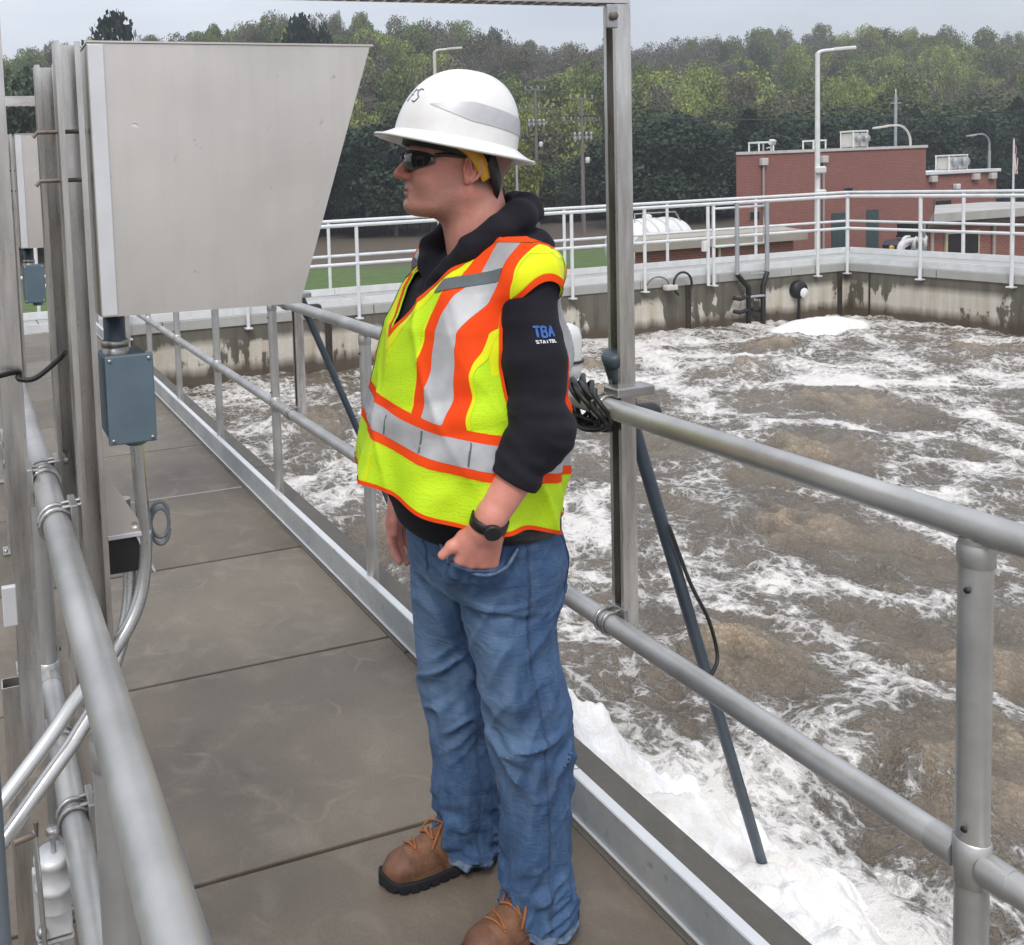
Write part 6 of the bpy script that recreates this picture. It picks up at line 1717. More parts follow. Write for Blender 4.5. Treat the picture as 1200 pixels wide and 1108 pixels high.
# block of letters like T B L, white line of small letters below; his front (+x) is at the left of the picture
G = {'T': [(0, 1, 1, 1), (0.5, 1, 0.5, 0)], 'B': [(0, 0, 0, 1), (0, 1, 0.8, 0.95), (0.8, 0.95, 0.75, 0.55), (0, 0.52, 0.75, 0.55), (0.75, 0.5, 0.9, 0.1), (0, 0, 0.9, 0.05)],
     'A': [(0, 0, 0.5, 1), (0.5, 1, 1, 0), (0.2, 0.4, 0.8, 0.4)], 'E': [(0, 0, 0, 1), (0, 1, 0.9, 1), (0, 0.5, 0.7, 0.5), (0, 0, 0.9, 0)], 'S': [(1, 0.9, 0.1, 1), (0.1, 1, 0.1, 0.55), (0.1, 0.55, 0.9, 0.45), (0.9, 0.45, 0.9, 0.05), (0.9, 0.05, 0, 0.05)],
     'L': [(0, 1, 0, 0), (0, 0, 0.8, 0)], 'I': [(0.5, 0, 0.5, 1)], 'N': [(0, 0, 0, 1), (0, 1, 0.9, 0), (0.9, 0, 0.9, 1)]}
def word(txt, x0, z0, w_, h, gap, th, name, m):
    x = x0
    for ch in txt:
        for (a_, b_, c_, d_) in G.get(ch, []): stroke(x-a_*w_, z0+b_*h, x-c_*w_, z0+d_*h, th, name, m)
        x -= w_+gap
word('TBA', 0.019, -0.004, 0.0105, 0.019, 0.0030, 0.0018, 'sleeve_emblem', M_LOGOB)
word('STAITBL', 0.019, -0.0145, 0.0040, 0.0050, 0.0019, 0.00065, 'sleeve_lettering', M_LOGOW)

# ---------------- vest
def vest_solid(P):
    d = loft(P, TORSO_V, 2.2, 0.03)
    d = smin(d, shoulder(P, 0.052, 0.070), 0.03)
    z = P[:, 2]; an = np.arctan2(P[:, 1], P[:, 0]-0.03)
    low = sstep(1.20, 0.92, z)
    fold = 0.022*low*np.sin(an*9+1.2+2.0*vnoise(z*3, an*1.0, z*0))*vnoise(an*2.2+5, z*2, z*0+2)
    n = vnoise(P[:, 0]*7+z*4, P[:, 1]*7, z*9)-0.5
    n2 = vnoise(P[:, 0]*16, P[:, 1]*16-z*9, z*18+5)-0.5
    # centre front zip: a soft ridge
    zp = np.exp(-(((P[:, 1]-0.004)/0.012)**2))*(P[:, 0] > 0)*0.0035
    cr = 0.0075*np.maximum(0, np.sin((z-0.25*P[:, 1])*46+3*vnoise(an*1.5, z*4, z*0)))*np.exp(-((z-1.14)/0.05)**2)*(vnoise(an*1.8+3, z*3, z*0))
    rdg = (1-np.abs(2*vnoise(an*2.6+z*5, z*3.5+P[:, 1]*3, z*0+9)-1))**3
    return (d-fold-0.009*rdg-0.018*n-0.009*n2-zp-cr).astype(np.float32)
V, Fq = surf(vest_solid, zgrid([(-0.22, 0.29, 0.0048)]), zgrid([(-0.29, 0.29, 0.0048)]), zgrid([(0.855, 1.55, 0.0048)]))
N = normals(V, Fq); T = tris(Fq)
def fields(V):
    x, y, z = V[:, 0], V[:, 1], V[:, 2]; ay = np.abs(y)
    zv = z-0.20*x+0.10*y
    hem = zv-0.922-0.008*np.sin(np.arctan2(y, x-0.03)*5)
    # neck: V in front, shallow scoop behind
    front = sstep(-0.06, 0.00, x)
    wv = (z-1.292)*0.62; wv = wv*(1-0.16*sstep(1.36, 1.46, z))
    dV = (wv-(ay))*0.86
    dB = z-1.462
    neck = -np.where(x > -0.03, np.maximum(np.minimum(dV, 1), dB-0.012), dB)
    # armholes
    e = np.sqrt(((x+0.006)/0.076)**2+((z-1.232)/0.165)**2)
    ah = np.maximum((e-1)*0.10, 0.140-ay)
    return hem, neck, ah
hem, neck, ah = fields(V)
keep = np.minimum(np.minimum(hem, neck), ah)
V, T, (N, hem, neck, ah) = clip(V, T, keep, [N, hem, neck, ah])
N /= np.maximum(np.linalg.norm(N, axis=1), 1e-9)[:, None]
vest = link_mesh('vest', np_mesh('vest', V, T), M_LIME, man)
sm = vest.modifiers.new('thickness', 'SOLIDIFY'); sm.thickness = 0.0035; sm.offset = -1
x, y, z = V[:, 0], V[:, 1], V[:, 2]
zv = z-0.20*x+0.11*y
zv = zv+0.004*np.sin(np.arctan2(y, x)*3)
BM = 1.068                                     # middle of the waist band
fab = np.abs(zv-BM)
def band(f, a, b): return np.minimum(f-a, b-f)
edge = np.minimum(np.minimum(neck, ah), hem)-0.009
def vpatch(nm, f, m, lift): return patch(nm, np.minimum(f, edge), m, vest, V, T, N, lift)
top_b = zv-BM-0.045                            # above the band
cy_ = np.interp(z, [1.10, 1.30, 1.40, 1.45], [0.148, 0.143, 0.158, 0.150]); hw = np.interp(z, [1.10, 1.30, 1.40, 1.45], [0.043, 0.045, 0.056, 0.060])
for sgn in (1, -1):
    u = sgn*y-cy_; on_side = np.minimum(top_b, sgn*y)
    f1 = np.minimum(hw-np.abs(u), on_side)
    vpatch('orange_stripe', np.minimum(np.minimum(-(u+hw*0.42), u+hw), on_side), M_ORNG, 0.0013)
    vpatch('orange_stripe', np.minimum(np.minimum(u-hw*0.42, hw-u), on_side), M_ORNG, 0.0013)
    vpatch('reflective_stripe', np.minimum(hw*0.46-np.abs(u), on_side), M_SILV, 0.0018)
    vpatch('yellow_piping', np.minimum(band(np.abs(u), hw, hw+0.0045), on_side), M_LIME2, 0.0016)
    # crossing dark tab on the shoulder front
    tb = np.minimum(np.minimum(0.0125-np.abs(z-1.392-0.25*(sgn*y-0.12)), 0.052-np.abs(sgn*y-0.132)), x)
    vpatch('dark_tab', tb, M_TAG, 0.0035)
vpatch('orange_band', band(zv-BM, 0.0235, 0.045), M_ORNG, 0.0015)
vpatch('orange_band', band(zv-BM, -0.045, -0.0235), M_ORNG, 0.0015)
vpatch('reflective_band', 0.0255-fab, M_SILV, 0.0021)
vpatch('yellow_piping', band(fab, 0.045, 0.049), M_LIME2, 0.0007)
# seams across the reflective band
an = np.arctan2(y, x-0.03)
sf = np.full(len(V), -1.0)
for a0 in (-0.35, 0.16, 0.62, 1.05): sf = np.maximum(sf, 0.0019-np.abs(an-a0-0.10*(z-1.07)*6)*0.19)
vpatch('tape_seam', np.minimum(sf, 0.0245-fab), M_TAG, 0.0027)
patch('orange_edging', 0.0085-np.minimum(np.minimum(neck, ah), hem), M_ORNG, vest, V, T, N, 0.0022)
patch('yellow_binding', np.minimum(band(neck, 0.009, 0.026), edge+0.0092), M_LIME2, vest, V, T, N, 0.0008)
patch('yellow_binding', np.minimum(band(ah, 0.009, 0.030), np.minimum(edge+0.0092, z-1.22)), M_LIME2, vest, V, T, N, 0.0004)
# zip
zf = np.minimum(0.0022-np.abs(y-0.012), np.minimum(x, edge+0.005))
vpatch('zip', zf, M_LIME2, 0.0012)

# ---------------- jeans and belt
PEL = [(0.74, 0.016, 0, 0.120, 0.170), (0.80, 0.018, 0, 0.132, 0.178), (0.86, 0.020, 0, 0.138, 0.178), (0.945, 0.024, 0, 0.136, 0.174)]
LL = [(0.002, 0.090, 0.83), (-0.002, 0.098, 0.66), (-0.028, 0.112, 0.46), (-0.036, 0.117, 0.28), (-0.032, 0.117, 0.045)]
LR_ = [0.095, 0.091, 0.080, 0.073, 0.072]
RL = [(0.022, -0.090, 0.83), (0.026, -0.095, 0.66), (0.010, -0.105, 0.46), (0.000, -0.113, 0.28), (0.003, -0.115, 0.050)]
def leg(P, pts, rs, sd):
    t = np.array(pts); z = P[:, 2]; o = np.argsort(t[:, 2])
    cx = np.interp(z, t[o, 2], t[o, 0]); cy = np.interp(z, t[o, 2], t[o, 1]); r_ = np.interp(z, t[o, 2], np.array(rs)[o])
    d = (np.sqrt(((P[:, 0]-cx)/1.03)**2+((P[:, 1]-cy)/0.95)**2)-r_)
    ang = np.arctan2(P[:, 1]-cy, P[:, 0]-cx)
    # knee bags, ankle stacking, diagonal pulls from the hip
    wk = np.exp(-((z-0.43)/0.09)**2); wa = sstep(0.27, 0.05, z); wh = sstep(0.60, 0.78, z)
    s1 = z*26+np.sin(ang+sd)*1.7; s2 = z*38+np.sin(ang*1.0+1.3+sd)*1.4
    n1 = np.abs(2*vnoise(s1, np.cos(ang)*1.3+sd, np.sin(ang)*1.3+4)-1); n2 = np.abs(2*vnoise(s2, np.cos(ang)*1.6+sd*2, np.sin(ang)*1.6+8)-1)
    n3 = vnoise(z*7+sd, np.cos(ang)*1.1, np.sin(ang)*1.1+2)-0.5
    n4 = np.abs(2*vnoise(z*42+np.cos(ang-0.7)*2.4, np.cos(ang)*1.2+5, np.sin(ang)*1.2)-1)
    n5 = np.abs(2*vnoise(z*16+np.cos(ang+0.5+sd)*2.2, np.cos(ang)*1.1+15, np.sin(ang)*1.1)-1)
    disp = -0.036*wk*n1+0.012*wk-0.030*wa*n2+0.012*wa+0.020*n3-0.014*wh*n4+0.004*wh-0.012*n5+0.004
    return smax(smax((d-disp)*0.85, 0.030-z, 0.004), z-0.90, 0.03)
POC = [(0.150, 0.128, 0.862), (0.140, 0.150, 0.845), (0.110, 0.176, 0.842), (0.075, 0.192, 0.855), (0.050, 0.198, 0.880)]   # pocket mouth over the fingers
def jeans_sdf(P):
    z = P[:, 2]
    d = loft(P, PEL, 2.2, 0.004)
    n4 = np.abs(2*vnoise(z*30+P[:, 1]*9, P[:, 0]*6+4, P[:, 1]*5)-1)
    d = d+0.007*n4*sstep(0.90, 0.80, z)
    d = smin(d, leg(P, LL, LR_, 0.6), 0.035) if True else d
    d = smin(d, leg(P, RL, LR_, 2.4), 0.020)
    # seat
    d = smin(d, ell(P, (-0.040, 0.075, 0.80), (0.085, 0.085, 0.085)), 0.05); d = smin(d, ell(P, (-0.040, -0.075, 0.80), (0.085, 0.085, 0.085)), 0.05)
    # bulge over the fingers in the pocket
    m = (z < 0.90) & (z > 0.70) & (P[:, 1] > 0.05)
    if m.any():
        Pm = P[m]; hs = hand_sdf(Pm, HLf, CURL_L, THUMB_IN, 1)-0.005
        xm = Pm[:, 0]; zm = 0.842+6.0*(xm-0.115)**2
        d[m] = smin(d[m], smax(hs, Pm[:, 2]-zm, 0.006), 0.045)
    d = smax(d, z-0.925, 0.003)
    # pocket mouth: cut away where the hand enters
    W, dn, w_, n_ = HLf
    return d.astype(np.float32)
V, Fq = surf(jeans_sdf, zgrid([(-0.19, 0.22, 0.005)]), zgrid([(-0.24, 0.25, 0.005)]), zgrid([(0.02, 0.94, 0.0055)]))
T = tris(Fq); N = normals(V, Fq)
# open waist and hems, so the cloth has an edge
wgt = np.minimum(0.918-V[:, 2], V[:, 2]-0.0345)
V, T, (N,) = clip(V, T, wgt, [N]); N /= np.maximum(np.linalg.norm(N, axis=1), 1e-9)[:, None]
def m_denim():
    t = NT('washed_denim'); v = t.coord('Object')
    n = t.noise(v, 7, 5, 0.6); n2 = t.noise(t.coord('Object', (1, 1, 0.35)), 60, 4, 0.7)
    sep = t.n('ShaderNodeSeparateXYZ', {0: v})
    wv = t.n('ShaderNodeTexWave', {'Vector': t.coord('Object', (1, 1, 1), (0.0, R(38), 0.0)), 'Scale': 420.0, 'Distortion': 2.0, 'Detail': 1.0}).outputs['Fac']
    c = t.mix(t.ramp(n, [(0.3, 0), (0.72, 1)]), (0.022, 0.060, 0.145), (0.056, 0.122, 0.250))
    fade = t.attr('fade')
    c = t.mix(t.math('MULTIPLY', fade, 0.7), c, (0.135, 0.225, 0.36))
    c = t.mix(t.math('MULTIPLY', t.ramp(n2, [(0.45, 0), (0.8, 1)]), 0.35), c, (0.17, 0.25, 0.36))
    c = t.mix(t.math('MULTIPLY', wv, 0.14), c, (0.03, 0.05, 0.10))
    c = t.mix(t.math('MULTIPLY', t.attr('crease_shade'), 0.4), c, (0.022, 0.045, 0.10))
    wr = t.noise(t.coord('Object', (1, 1, 3.2), (0.25, 0.3, 0)), 24, 4, 0.6, 0.8)
    return t.fin(c, 0.88, 0, t.bump(n2, 0.25, 0.0018, t.bump(wr, 0.55, 0.006, t.bump(wv, 0.1, 0.0008))))
M_DENIM = m_denim()
dark_stitch = simple('indigo_seam_cloth', (0.045, 0.085, 0.17), (0.03, 0.055, 0.12), 0.9)
M_HEM = simple('frayed_denim_hem', (0.20, 0.28, 0.38), (0.05, 0.09, 0.17), 0.9, 0, 60, 0.5)
zz = V[:, 2]
fr_n = N[:, 0]
fade = sstep(0.2, 0.9, fr_n)*np.exp(-((zz-0.60)/0.22)**2)*0.9+0.5*sstep(0.1, 0.9, fr_n)*np.exp(-((zz-0.42)/0.1)**2)
# whiskers: light creases fanning from the crotch
wn_ = np.clip(1-np.abs(2*vnoise(zz*26+np.abs(V[:, 1])*18, V[:, 0]*3, V[:, 1]*2)-1)*2.2, 0, 1)*sstep(0.62, 0.72, zz)*sstep(0.86, 0.80, zz)*sstep(0.2, 0.6, fr_n)
fade = np.clip(fade+0.55*wn_+0.5*sstep(0.06, 0.04, zz), 0, 1)
crease_shade = np.clip(sstep(0.55, 0.35, vnoise(zz*30, V[:, 0]*6, V[:, 1]*6))*np.exp(-((zz-0.43)/0.1)**2)*0.6, 0, 1)  # shade of the knee creases, painted into the denim colour
jeans = link_mesh('jeans', np_mesh('jeans', V, T, True, {'fade': fade, 'crease_shade': crease_shade}), M_DENIM, man)
sm = jeans.modifiers.new('thickness', 'SOLIDIFY'); sm.thickness = 0.001; sm.offset = -1
def jp(nm, f, m, lift): return patch(nm, f, m, jeans, V, T, N, lift)
# outer seam down the near leg, hems, pocket stitching, waistband
t_ = np.array(LL); o_ = np.argsort(t_[:, 2])
lcx = np.interp(zz, t_[o_, 2], t_[o_, 0]); lcy = np.interp(zz, t_[o_, 2], t_[o_, 1])
jp('outer_seam', np.minimum(0.0028-np.abs(V[:, 0]-lcx-0.012+0.0012*np.sin(zz*310)), np.minimum(V[:, 1]-lcy-0.02, 0.90-zz)), dark_stitch, 0.0022)
t_ = np.array(RL); lcx2 = np.interp(zz, t_[o_, 2], t_[o_, 0]); lcy2 = np.interp(zz, t_[o_, 2], t_[o_, 1])
jp('inner_seam', np.minimum(0.0026-np.abs(V[:, 0]-lcx2-0.004+0.0018*np.sin(zz*190)), np.minimum(np.minimum(V[:, 1]-lcy2-0.02, -0.02-V[:, 1]), 0.74-zz)), dark_stitch, 0.002)
jp('hem', 0.051-zz, M_HEM, 0.0024)
jp('waistband', np.minimum(zz-0.888, 1), M_DENIM, 0.003)
bp = np.minimum(0.052-np.abs(V[:, 1]-0.098), np.minimum(zz-0.735-0.10*np.abs(V[:, 1]-0.098), 0.872-zz)); bp = np.where(V[:, 0] < -0.03, bp, -1)
jp('back_pocket', bp, M_DENIM, 0.0016)
# fly and belt loops
jp('fly', np.minimum(np.minimum(0.0025-np.abs(V[:, 1]-0.022+0.35*np.maximum(0, 0.80-zz)), zz-0.775), np.where(V[:, 0] > 0.05, 1, -1)), dark_stitch, 0.0025)
# curved pocket mouth lip
def on_surf(p, push=0.0):
    p = _v(p); i = np.argmin(((V-p)**2).sum(1)); return tuple(V[i]+N[i]*push)
lip_path = smooth_path([on_surf(p, 0.003) for p in [(0.172, 0.075, 0.880), (0.175, 0.110, 0.862), (0.160, 0.150, 0.846), (0.120, 0.185, 0.838), (0.080, 0.205, 0.846), (0.040, 0.205, 0.872)]], 6)
MB().tube(lip_path, 0.0035, 8, flat=1.0).build('pocket_lip', M_HEM, jeans)
belt = MB()
ring_o = []
for zb, rr_ in ((0.872, 0.0), (0.912, 0.0)):
    pass
bm_l = MB()
nseg = 72
bv = []; 
for k in range(nseg):
    a = 2*PI*k/nseg
    for zb, o2 in ((0.880, 0.005), (0.880, 0.009), (0.914, 0.009), (0.914, 0.005)):
        bx = 0.016+(0.146+o2)*abs(math.cos(a))**(2/2.2)*(1 if math.cos(a) >= 0 else -1)
        by_ = (0.184+o2)*abs(math.sin(a))**(2/2.2)*(1 if math.sin(a) >= 0 else -1)
        bv.append((bx, by_, zb+0.06*(bx-0.016)*0.3))
bf = []
for k in range(nseg):
    k2 = (k+1) % nseg
    for j in range(4): bf.append((k*4+j, k2*4+j, k2*4+(j+1) % 4, k*4+(j+1) % 4))
bm_l.add(bv, bf, True)
M_LEATH = simple('black_leather', (0.014, 0.013, 0.013), (0.01, 0.01, 0.01), 0.4, 0, 30, 0.2)
b_o = bm_l.build('belt', M_LEATH, man)
MB().box(0.168, 0.176, -0.022, 0.022, 0.882, 0.922, 0.002).build('buckle', M_BOLT, b_o)

# ---------------- boots
def boot(cx, cy, yaw, name_l):
    Rm = rotm(yaw); c0 = _v((cx, cy, 0))
    root = tag(empty('boot', (cx, cy, 0), yaw)); root.parent = man
    def outline(P, o=0.0):
        x = P[:, 0]
        xs_ = [-0.100, -0.082, -0.04, 0.02, 0.075, 0.12, 0.158, 0.184, 0.198]
        hw_ = [0.017, 0.030, 0.033, 0.032, 0.039, 0.042, 0.036, 0.021, 0.005]
        cc_ = [0.0, 0.0, 0.0, -0.002, -0.004, -0.006, -0.008, -0.008, -0.008]
        w_ = np.interp(x, xs_, hw_)+o; c_ = np.interp(x, xs_, cc_)*(1 if cy > 0 else -1)
        d = np.abs(P[:, 1]-c_)-w_
        return smax(smax(d*0.85, -0.112-o-x, 0.03), x-0.199-o, 0.03)
    def upper(P):
        x, y_, z_ = P[:, 0], P[:, 1], P[:, 2]
        top = np.interp(x, [-0.11, -0.06, 0.0, 0.04, 0.09, 0.14, 0.18, 0.21], [0.115, 0.125, 0.122, 0.104, 0.082, 0.067, 0.058, 0.044])
        side = outline(P, -0.004-0.10*np.clip(z_-0.045, 0, 1)*1.6)
        sh = smax(side, (z_-top)*0.9, 0.028)
        n = vnoise(x*40, y_*40, z_*40)-0.5; n2 = vnoise(x*14, y_*14, z_*22)-0.5
        return smax(sh, 0.018-z_, 0.004)-0.002*n-0.006*n2
    def sole(P):
        x = P[:, 0]; z_ = P[:, 2]
        lo = np.interp(x, [-0.11, -0.03, -0.015, 0.02, 0.15, 0.22], [0.001, 0.001, 0.007, 0.001, 0.001, 0.012])
        d = smax(smax(outline(P, 0.004), z_-0.026-0.016*np.exp(-((x-0.196)/0.018)**2)-0.006*np.exp(-((x+0.07)/0.05)**2), 0.004), lo-z_, 0.003)
        gr = np.clip(np.sin(x*240), 0.6, 1)-0.6
        return d+0.006*gr*(z_ < 0.012)
    xs_, ys_ = zgrid([(-0.125, 0.228, 0.0038)]), zgrid([(-0.07, 0.07, 0.0038)])
    Vb, Fb = surf(lambda P: upper(P).astype(np.float32), xs_, ys_, zgrid([(0.012, 0.15, 0.0038)]))
    Nb = normals(Vb, Fb); Tb = tris(Fb)
    up = link_mesh('upper', np_mesh('upper', Vb, Fb), M_BOOT, root)
    Vs, Fs = surf(lambda P: sole(P).astype(np.float32), xs_, ys_, zgrid([(-0.004, 0.056, 0.0035)]))
    link_mesh('sole', np_mesh('sole', Vs, Fs), M_SOLE, root)
    def bp_(nm, f, m, l): return patch(nm, f, m, root, Vb, Tb, Nb, l)
    x, y_, z_ = Vb[:, 0], Vb[:, 1], Vb[:, 2]
    bp_('toe_cap', np.minimum(x-0.128-0.10*np.abs(y_), 0.2), M_BOOT2, 0.0016)
    bp_('heel_counter', np.minimum(-0.045-x+0.25*(0.06-z_), 0.105-z_), M_BOOT2, 0.0018)
    bp_('side_stripe', np.minimum(0.006-np.abs((x-0.02)-0.6*(z_-0.07)), 0.100-z_), M_BOOT2, 0.0015)
    bp_('side_stripe', np.minimum(0.006-np.abs((x-0.06)-0.5*(z_-0.06)), 0.085-z_), M_BOOT2, 0.0015)
    bp_('rand', 0.036+0.006*np.sin(x*30)-z_, M_BOOT3, 0.0014)
    # laces over the instep
    def top_at(x0, y0):
        i = np.nonzero((np.abs(x-x0) < 0.006) & (np.abs(y_-y0) < 0.006))[0]
        return float(z_[i].max()) if len(i) else 0.1
    for k in range(5):
        x0 = 0.035+k*0.021; s = 1 if k % 2 else -1
        pts_ = [(x0-0.010*s*0, -0.024, top_at(x0, -0.024)+0.001), (x0+0.005*s, -0.008, top_at(x0, -0.008)+0.004), (x0+0.008*s, 0.008, top_at(x0, 0.008)+0.004), (x0+0.012*s, 0.024, top_at(x0, 0.024)+0.001)]
        MB().tube(smooth_path(pts_, 4), 0.0028, 6).build('lace', M_LACE, root)
    for k in range(2):
        MB().tube(smooth_path([(0.03, 0.0, top_at(0.03, 0)+0.004), (0.05+0.01*k, (0.03 if k else -0.03), top_at(0.05, 0.02)+0.006), (0.075, (0.035 if k else -0.028), top_at(0.07, 0.03)-0.004)], 5), 0.0025, 6).build('lace_end', M_LACE, root)
    return root
M_BOOT = simple('tan_nubuck', (0.235, 0.112, 0.058), (0.115, 0.054, 0.029), 0.8, 0, 38, 0.5, 0.004)
M_BOOT2 = simple('brown_leather', (0.17, 0.075, 0.040), (0.09, 0.040, 0.022), 0.6, 0, 30, 0.3, 0.003)
M_BOOT3 = simple('dusty_leather', (0.20, 0.105, 0.055), (0.13, 0.065, 0.035), 0.8, 0, 30, 0.3, 0.003)
M_SOLE = simple('dark_rubber_sole', (0.011, 0.011, 0.014), (0.006, 0.006, 0.008), 0.8, 0, 30, 0.3, 0.003)
M_LACE = simple('rust_lace', (0.36, 0.13, 0.045), (0.26, 0.09, 0.03), 0.8, 0, 80, 0.3)
bt1 = boot(-0.030, 0.124, R(10), 'left'); bt2 = boot(0.028, -0.115, R(-2), 'right')

# ---------------- watch
W, dn, w_, n_ = HLf
wm_ = Matrix(((w_[0], n_[0], dn[0]), (w_[1], n_[1], dn[1]), (w_[2], n_[2], dn[2])))
wc = W-dn*0.012
wat = tag(empty('watch', tuple(float(a) for a in wc))); wat.parent = man
mb = MB(); ring = []
prof = [(0.0, -0.011), (0.0035, -0.0105), (0.0035, 0.0105), (0.0, 0.011)]
vs = []; n_r = 40
for k in range(n_r):
    a = 2*PI*k/n_r
    for (ro, zo) in prof:
        p = wm_ @ Vector(((0.0325+ro)*math.cos(a), (0.0275+ro)*math.sin(a), zo)); vs.append(p)
fs = [(k*4+j, ((k+1) % n_r)*4+j, ((k+1) % n_r)*4+(j+1) % 4, k*4+(j+1) % 4) for k in range(n_r) for j in range(4)]
mb.add(vs, fs, True); mb.build('strap', M_LEATH, wat)
fd = Vector(-n_)       # back of the hand faces away from the body
if fd.y < 0: fd = -fd
fq = fd.to_track_quat('Z', 'Y').to_matrix()
MB().lathe([(0.0, 0.0105), (0.0145, 0.0105), (0.0165, 0.0085), (0.0165, 0.0), (0.0, 0.0)], tuple(fd*0.027), 24, fq).build('case', M_BLACK, wat)
MB().lathe([(0.0, 0.0112), (0.0135, 0.0110)], tuple(fd*0.027), 24, fq).build('dial', M_GLASSDK, wat)

# ---------------- safety glasses
gl = empty('safety_glasses', hp(0, 0, 0)); gl.parent = man; gl.rotation_euler = Matrix([list(map(float, r_)) for r_ in HR]).to_euler()
M_LENS = NT('dark_lens').fin((0.022, 0.022, 0.024), 0.06, 0.0, None, Coat_Weight=1.0)
M_FRAME = simple('dark_brown_frame', (0.022, 0.014, 0.014), (0.015, 0.01, 0.01), 0.35, 0, 30, 0.0)
for s in (1, -1):
    nu_, nv_ = 20, 10; vs = []; 
    for i in range(nu_):
        u = i/(nu_-1); a = R(8)+u*R(58)
        cx_, cy__ = 0.030, 0.0
        rx, ry = 0.094, 0.078
        hh = 0.0195*math.sin(math.pi*min(1, 0.16+u*0.80))**0.45*(1-0.25*u)
        for j in range(nv_):
            v_ = j/(nv_-1)*2-1
            vs.append((cx_+rx*math.cos(a)-0.0035*v_*v_, s*ry*math.sin(a), 0.016+v_*hh+(-0.004*(1-u) if v_ < 0 else 0)))
    fs = [(i*nv_+j, (i+1)*nv_+j, (i+1)*nv_+j+1, i*nv_+j+1) for i in range(nu_-1) for j in range(nv_-1)]
    o = MB().add(vs, fs, True).build('lens', M_LENS, gl); mo = o.modifiers.new('t', 'SOLIDIFY'); mo.thickness = 0.002
    top = [(0.030+0.0955*math.cos(a), s*0.0795*math.sin(a), 0.016+0.0195*math.sin(math.pi*min(1, 0.16+u*0.80))**0.45*(1-0.25*u)) for u in np.linspace(0, 1, 12) for a in [R(8)+u*R(58)]]
    MB().tube(top, 0.0026, 6).build('brow_bar', M_FRAME, gl)
    MB().tube(smooth_path([(0.068, s*0.0745, 0.024), (0.045, s*0.0785, 0.026), (0.012, s*0.0805, 0.022), (-0.012, s*0.083, 0.016), (-0.026, s*0.082, 0.002)], 5), [0.0042]*10+[0.0032]*11, 8).build('temple_arm', M_FRAME, gl)
MB().tube([(0.124, -0.011, 0.020), (0.1255, 0, 0.022), (0.124, 0.011, 0.020)], 0.003, 6).build('bridge', M_FRAME, gl)

# ---------------- hard hat
HHC = H0+HR@_v((0.016, 0.0, 0.053))
HM_ = rotm(R(-20), R(-13.5), 0)
hat = empty('hard_hat', tuple(float(a) for a in HHC)); hat.parent = man; hat.rotation_euler = Matrix([list(map(float, r_)) for r_ in HM_]).to_euler()
M_HAT = NT('white_hat_shell'); _t = M_HAT; _v1 = _t.coord('Object'); _n = _t.noise(_v1, 30, 4)
M_HAT = _t.fin(_t.mix(_t.ramp(_n, [(0.3, 0), (0.7, 1)]), (0.78, 0.775, 0.76), (0.84, 0.84, 0.835)), 0.26, 0, _t.bump(_t.noise(_v1, 9, 2), 0.05, 0.004), Coat_Weight=0.25)
M_UNDER = simple('hat_underside', (0.60, 0.50, 0.42), (0.5, 0.42, 0.35), 0.5)
M_BAND = simple('grey_reflective_tape', (0.55, 0.555, 0.575), (0.50, 0.505, 0.525), 0.4, 0.2, 60, 0.1)
# dome as ellipsoidal shell, slightly taller towards the back, with a low central ridge
nA, nB = 72, 28
AX, AY, AZ = 0.128, 0.106, 0.148
def dome_pt(a, t, o=0.0):
    """a azimuth, t 0 at the rim .. 1 at the crown"""
    ph = t*PI/2
    cr_, sr_ = math.cos(ph)**0.86, math.sin(ph)**0.92
    x = (AX+o)*cr_*math.cos(a); y = (AY+o)*cr_*math.sin(a); z = (AZ+o)*sr_
    x -= 0.008*sr_*sr_
    z += 0.004*math.exp(-(y/0.018)**2)*sr_
    return (x, y, z)
vs = [dome_pt(2*PI*k/nA, j/nB*0.999) for j in range(nB+1) for k in range(nA)]
fs = [(j*nA+k, j*nA+(k+1) % nA, (j+1)*nA+(k+1) % nA, (j+1)*nA+k) for j in range(nB) for k in range(nA)]
dome = MB().add(vs, fs, True); dome.f.append(tuple(nB*nA+k for k in range(nA))); dome.sm.append(True)
dome.build('dome', M_HAT, hat)
# brim: full brim, wider in front and behind, drooping, with rolled lip
def brim_pt(a, t):
    bx = 0.165 if math.cos(a) > 0 else 0.166
    ex_, ey_ = bx*math.cos(a), 0.142*math.sin(a)
    ix, iy = AX*math.cos(a), AY*math.sin(a)
    x = ix+(ex_-ix)*t; y = iy+(ey_-iy)*t
    dr = -0.005*t-0.007*t*t-0.005*abs(math.sin(a))**2*t
    return (x, y, dr+0.007*(1-t)**3)
prof_t = [0, 0.08, 0.2, 0.4, 0.6, 0.8, 0.95, 1.0]
vs = [brim_pt(2*PI*k/nA, t) for t in prof_t for k in range(nA)]
lo = [(x, y, z-0.0035) for (x, y, z) in vs]
m_ = len(prof_t); allv = vs+lo; n0 = len(vs); fs = []
for j in range(m_-1):
    for k in range(nA):
        k2 = (k+1) % nA
        fs.append((j*nA+k, (j+1)*nA+k, (j+1)*nA+k2, j*nA+k2)); fs.append((n0+j*nA+k, n0+j*nA+k2, n0+(j+1)*nA+k2, n0+(j+1)*nA+k))
for k in range(nA):
    k2 = (k+1) % nA; j = m_-1; fs.append((j*nA+k, n0+j*nA+k, n0+j*nA+k2, j*nA+k2))
MB().add(allv, fs, True).build('brim', M_HAT, hat)
MB().tube([brim_pt(2*PI*k/nA, 1.0) for k in range(nA+1)], 0.0032, 6, cap=False).build('rolled_lip', M_HAT, hat)
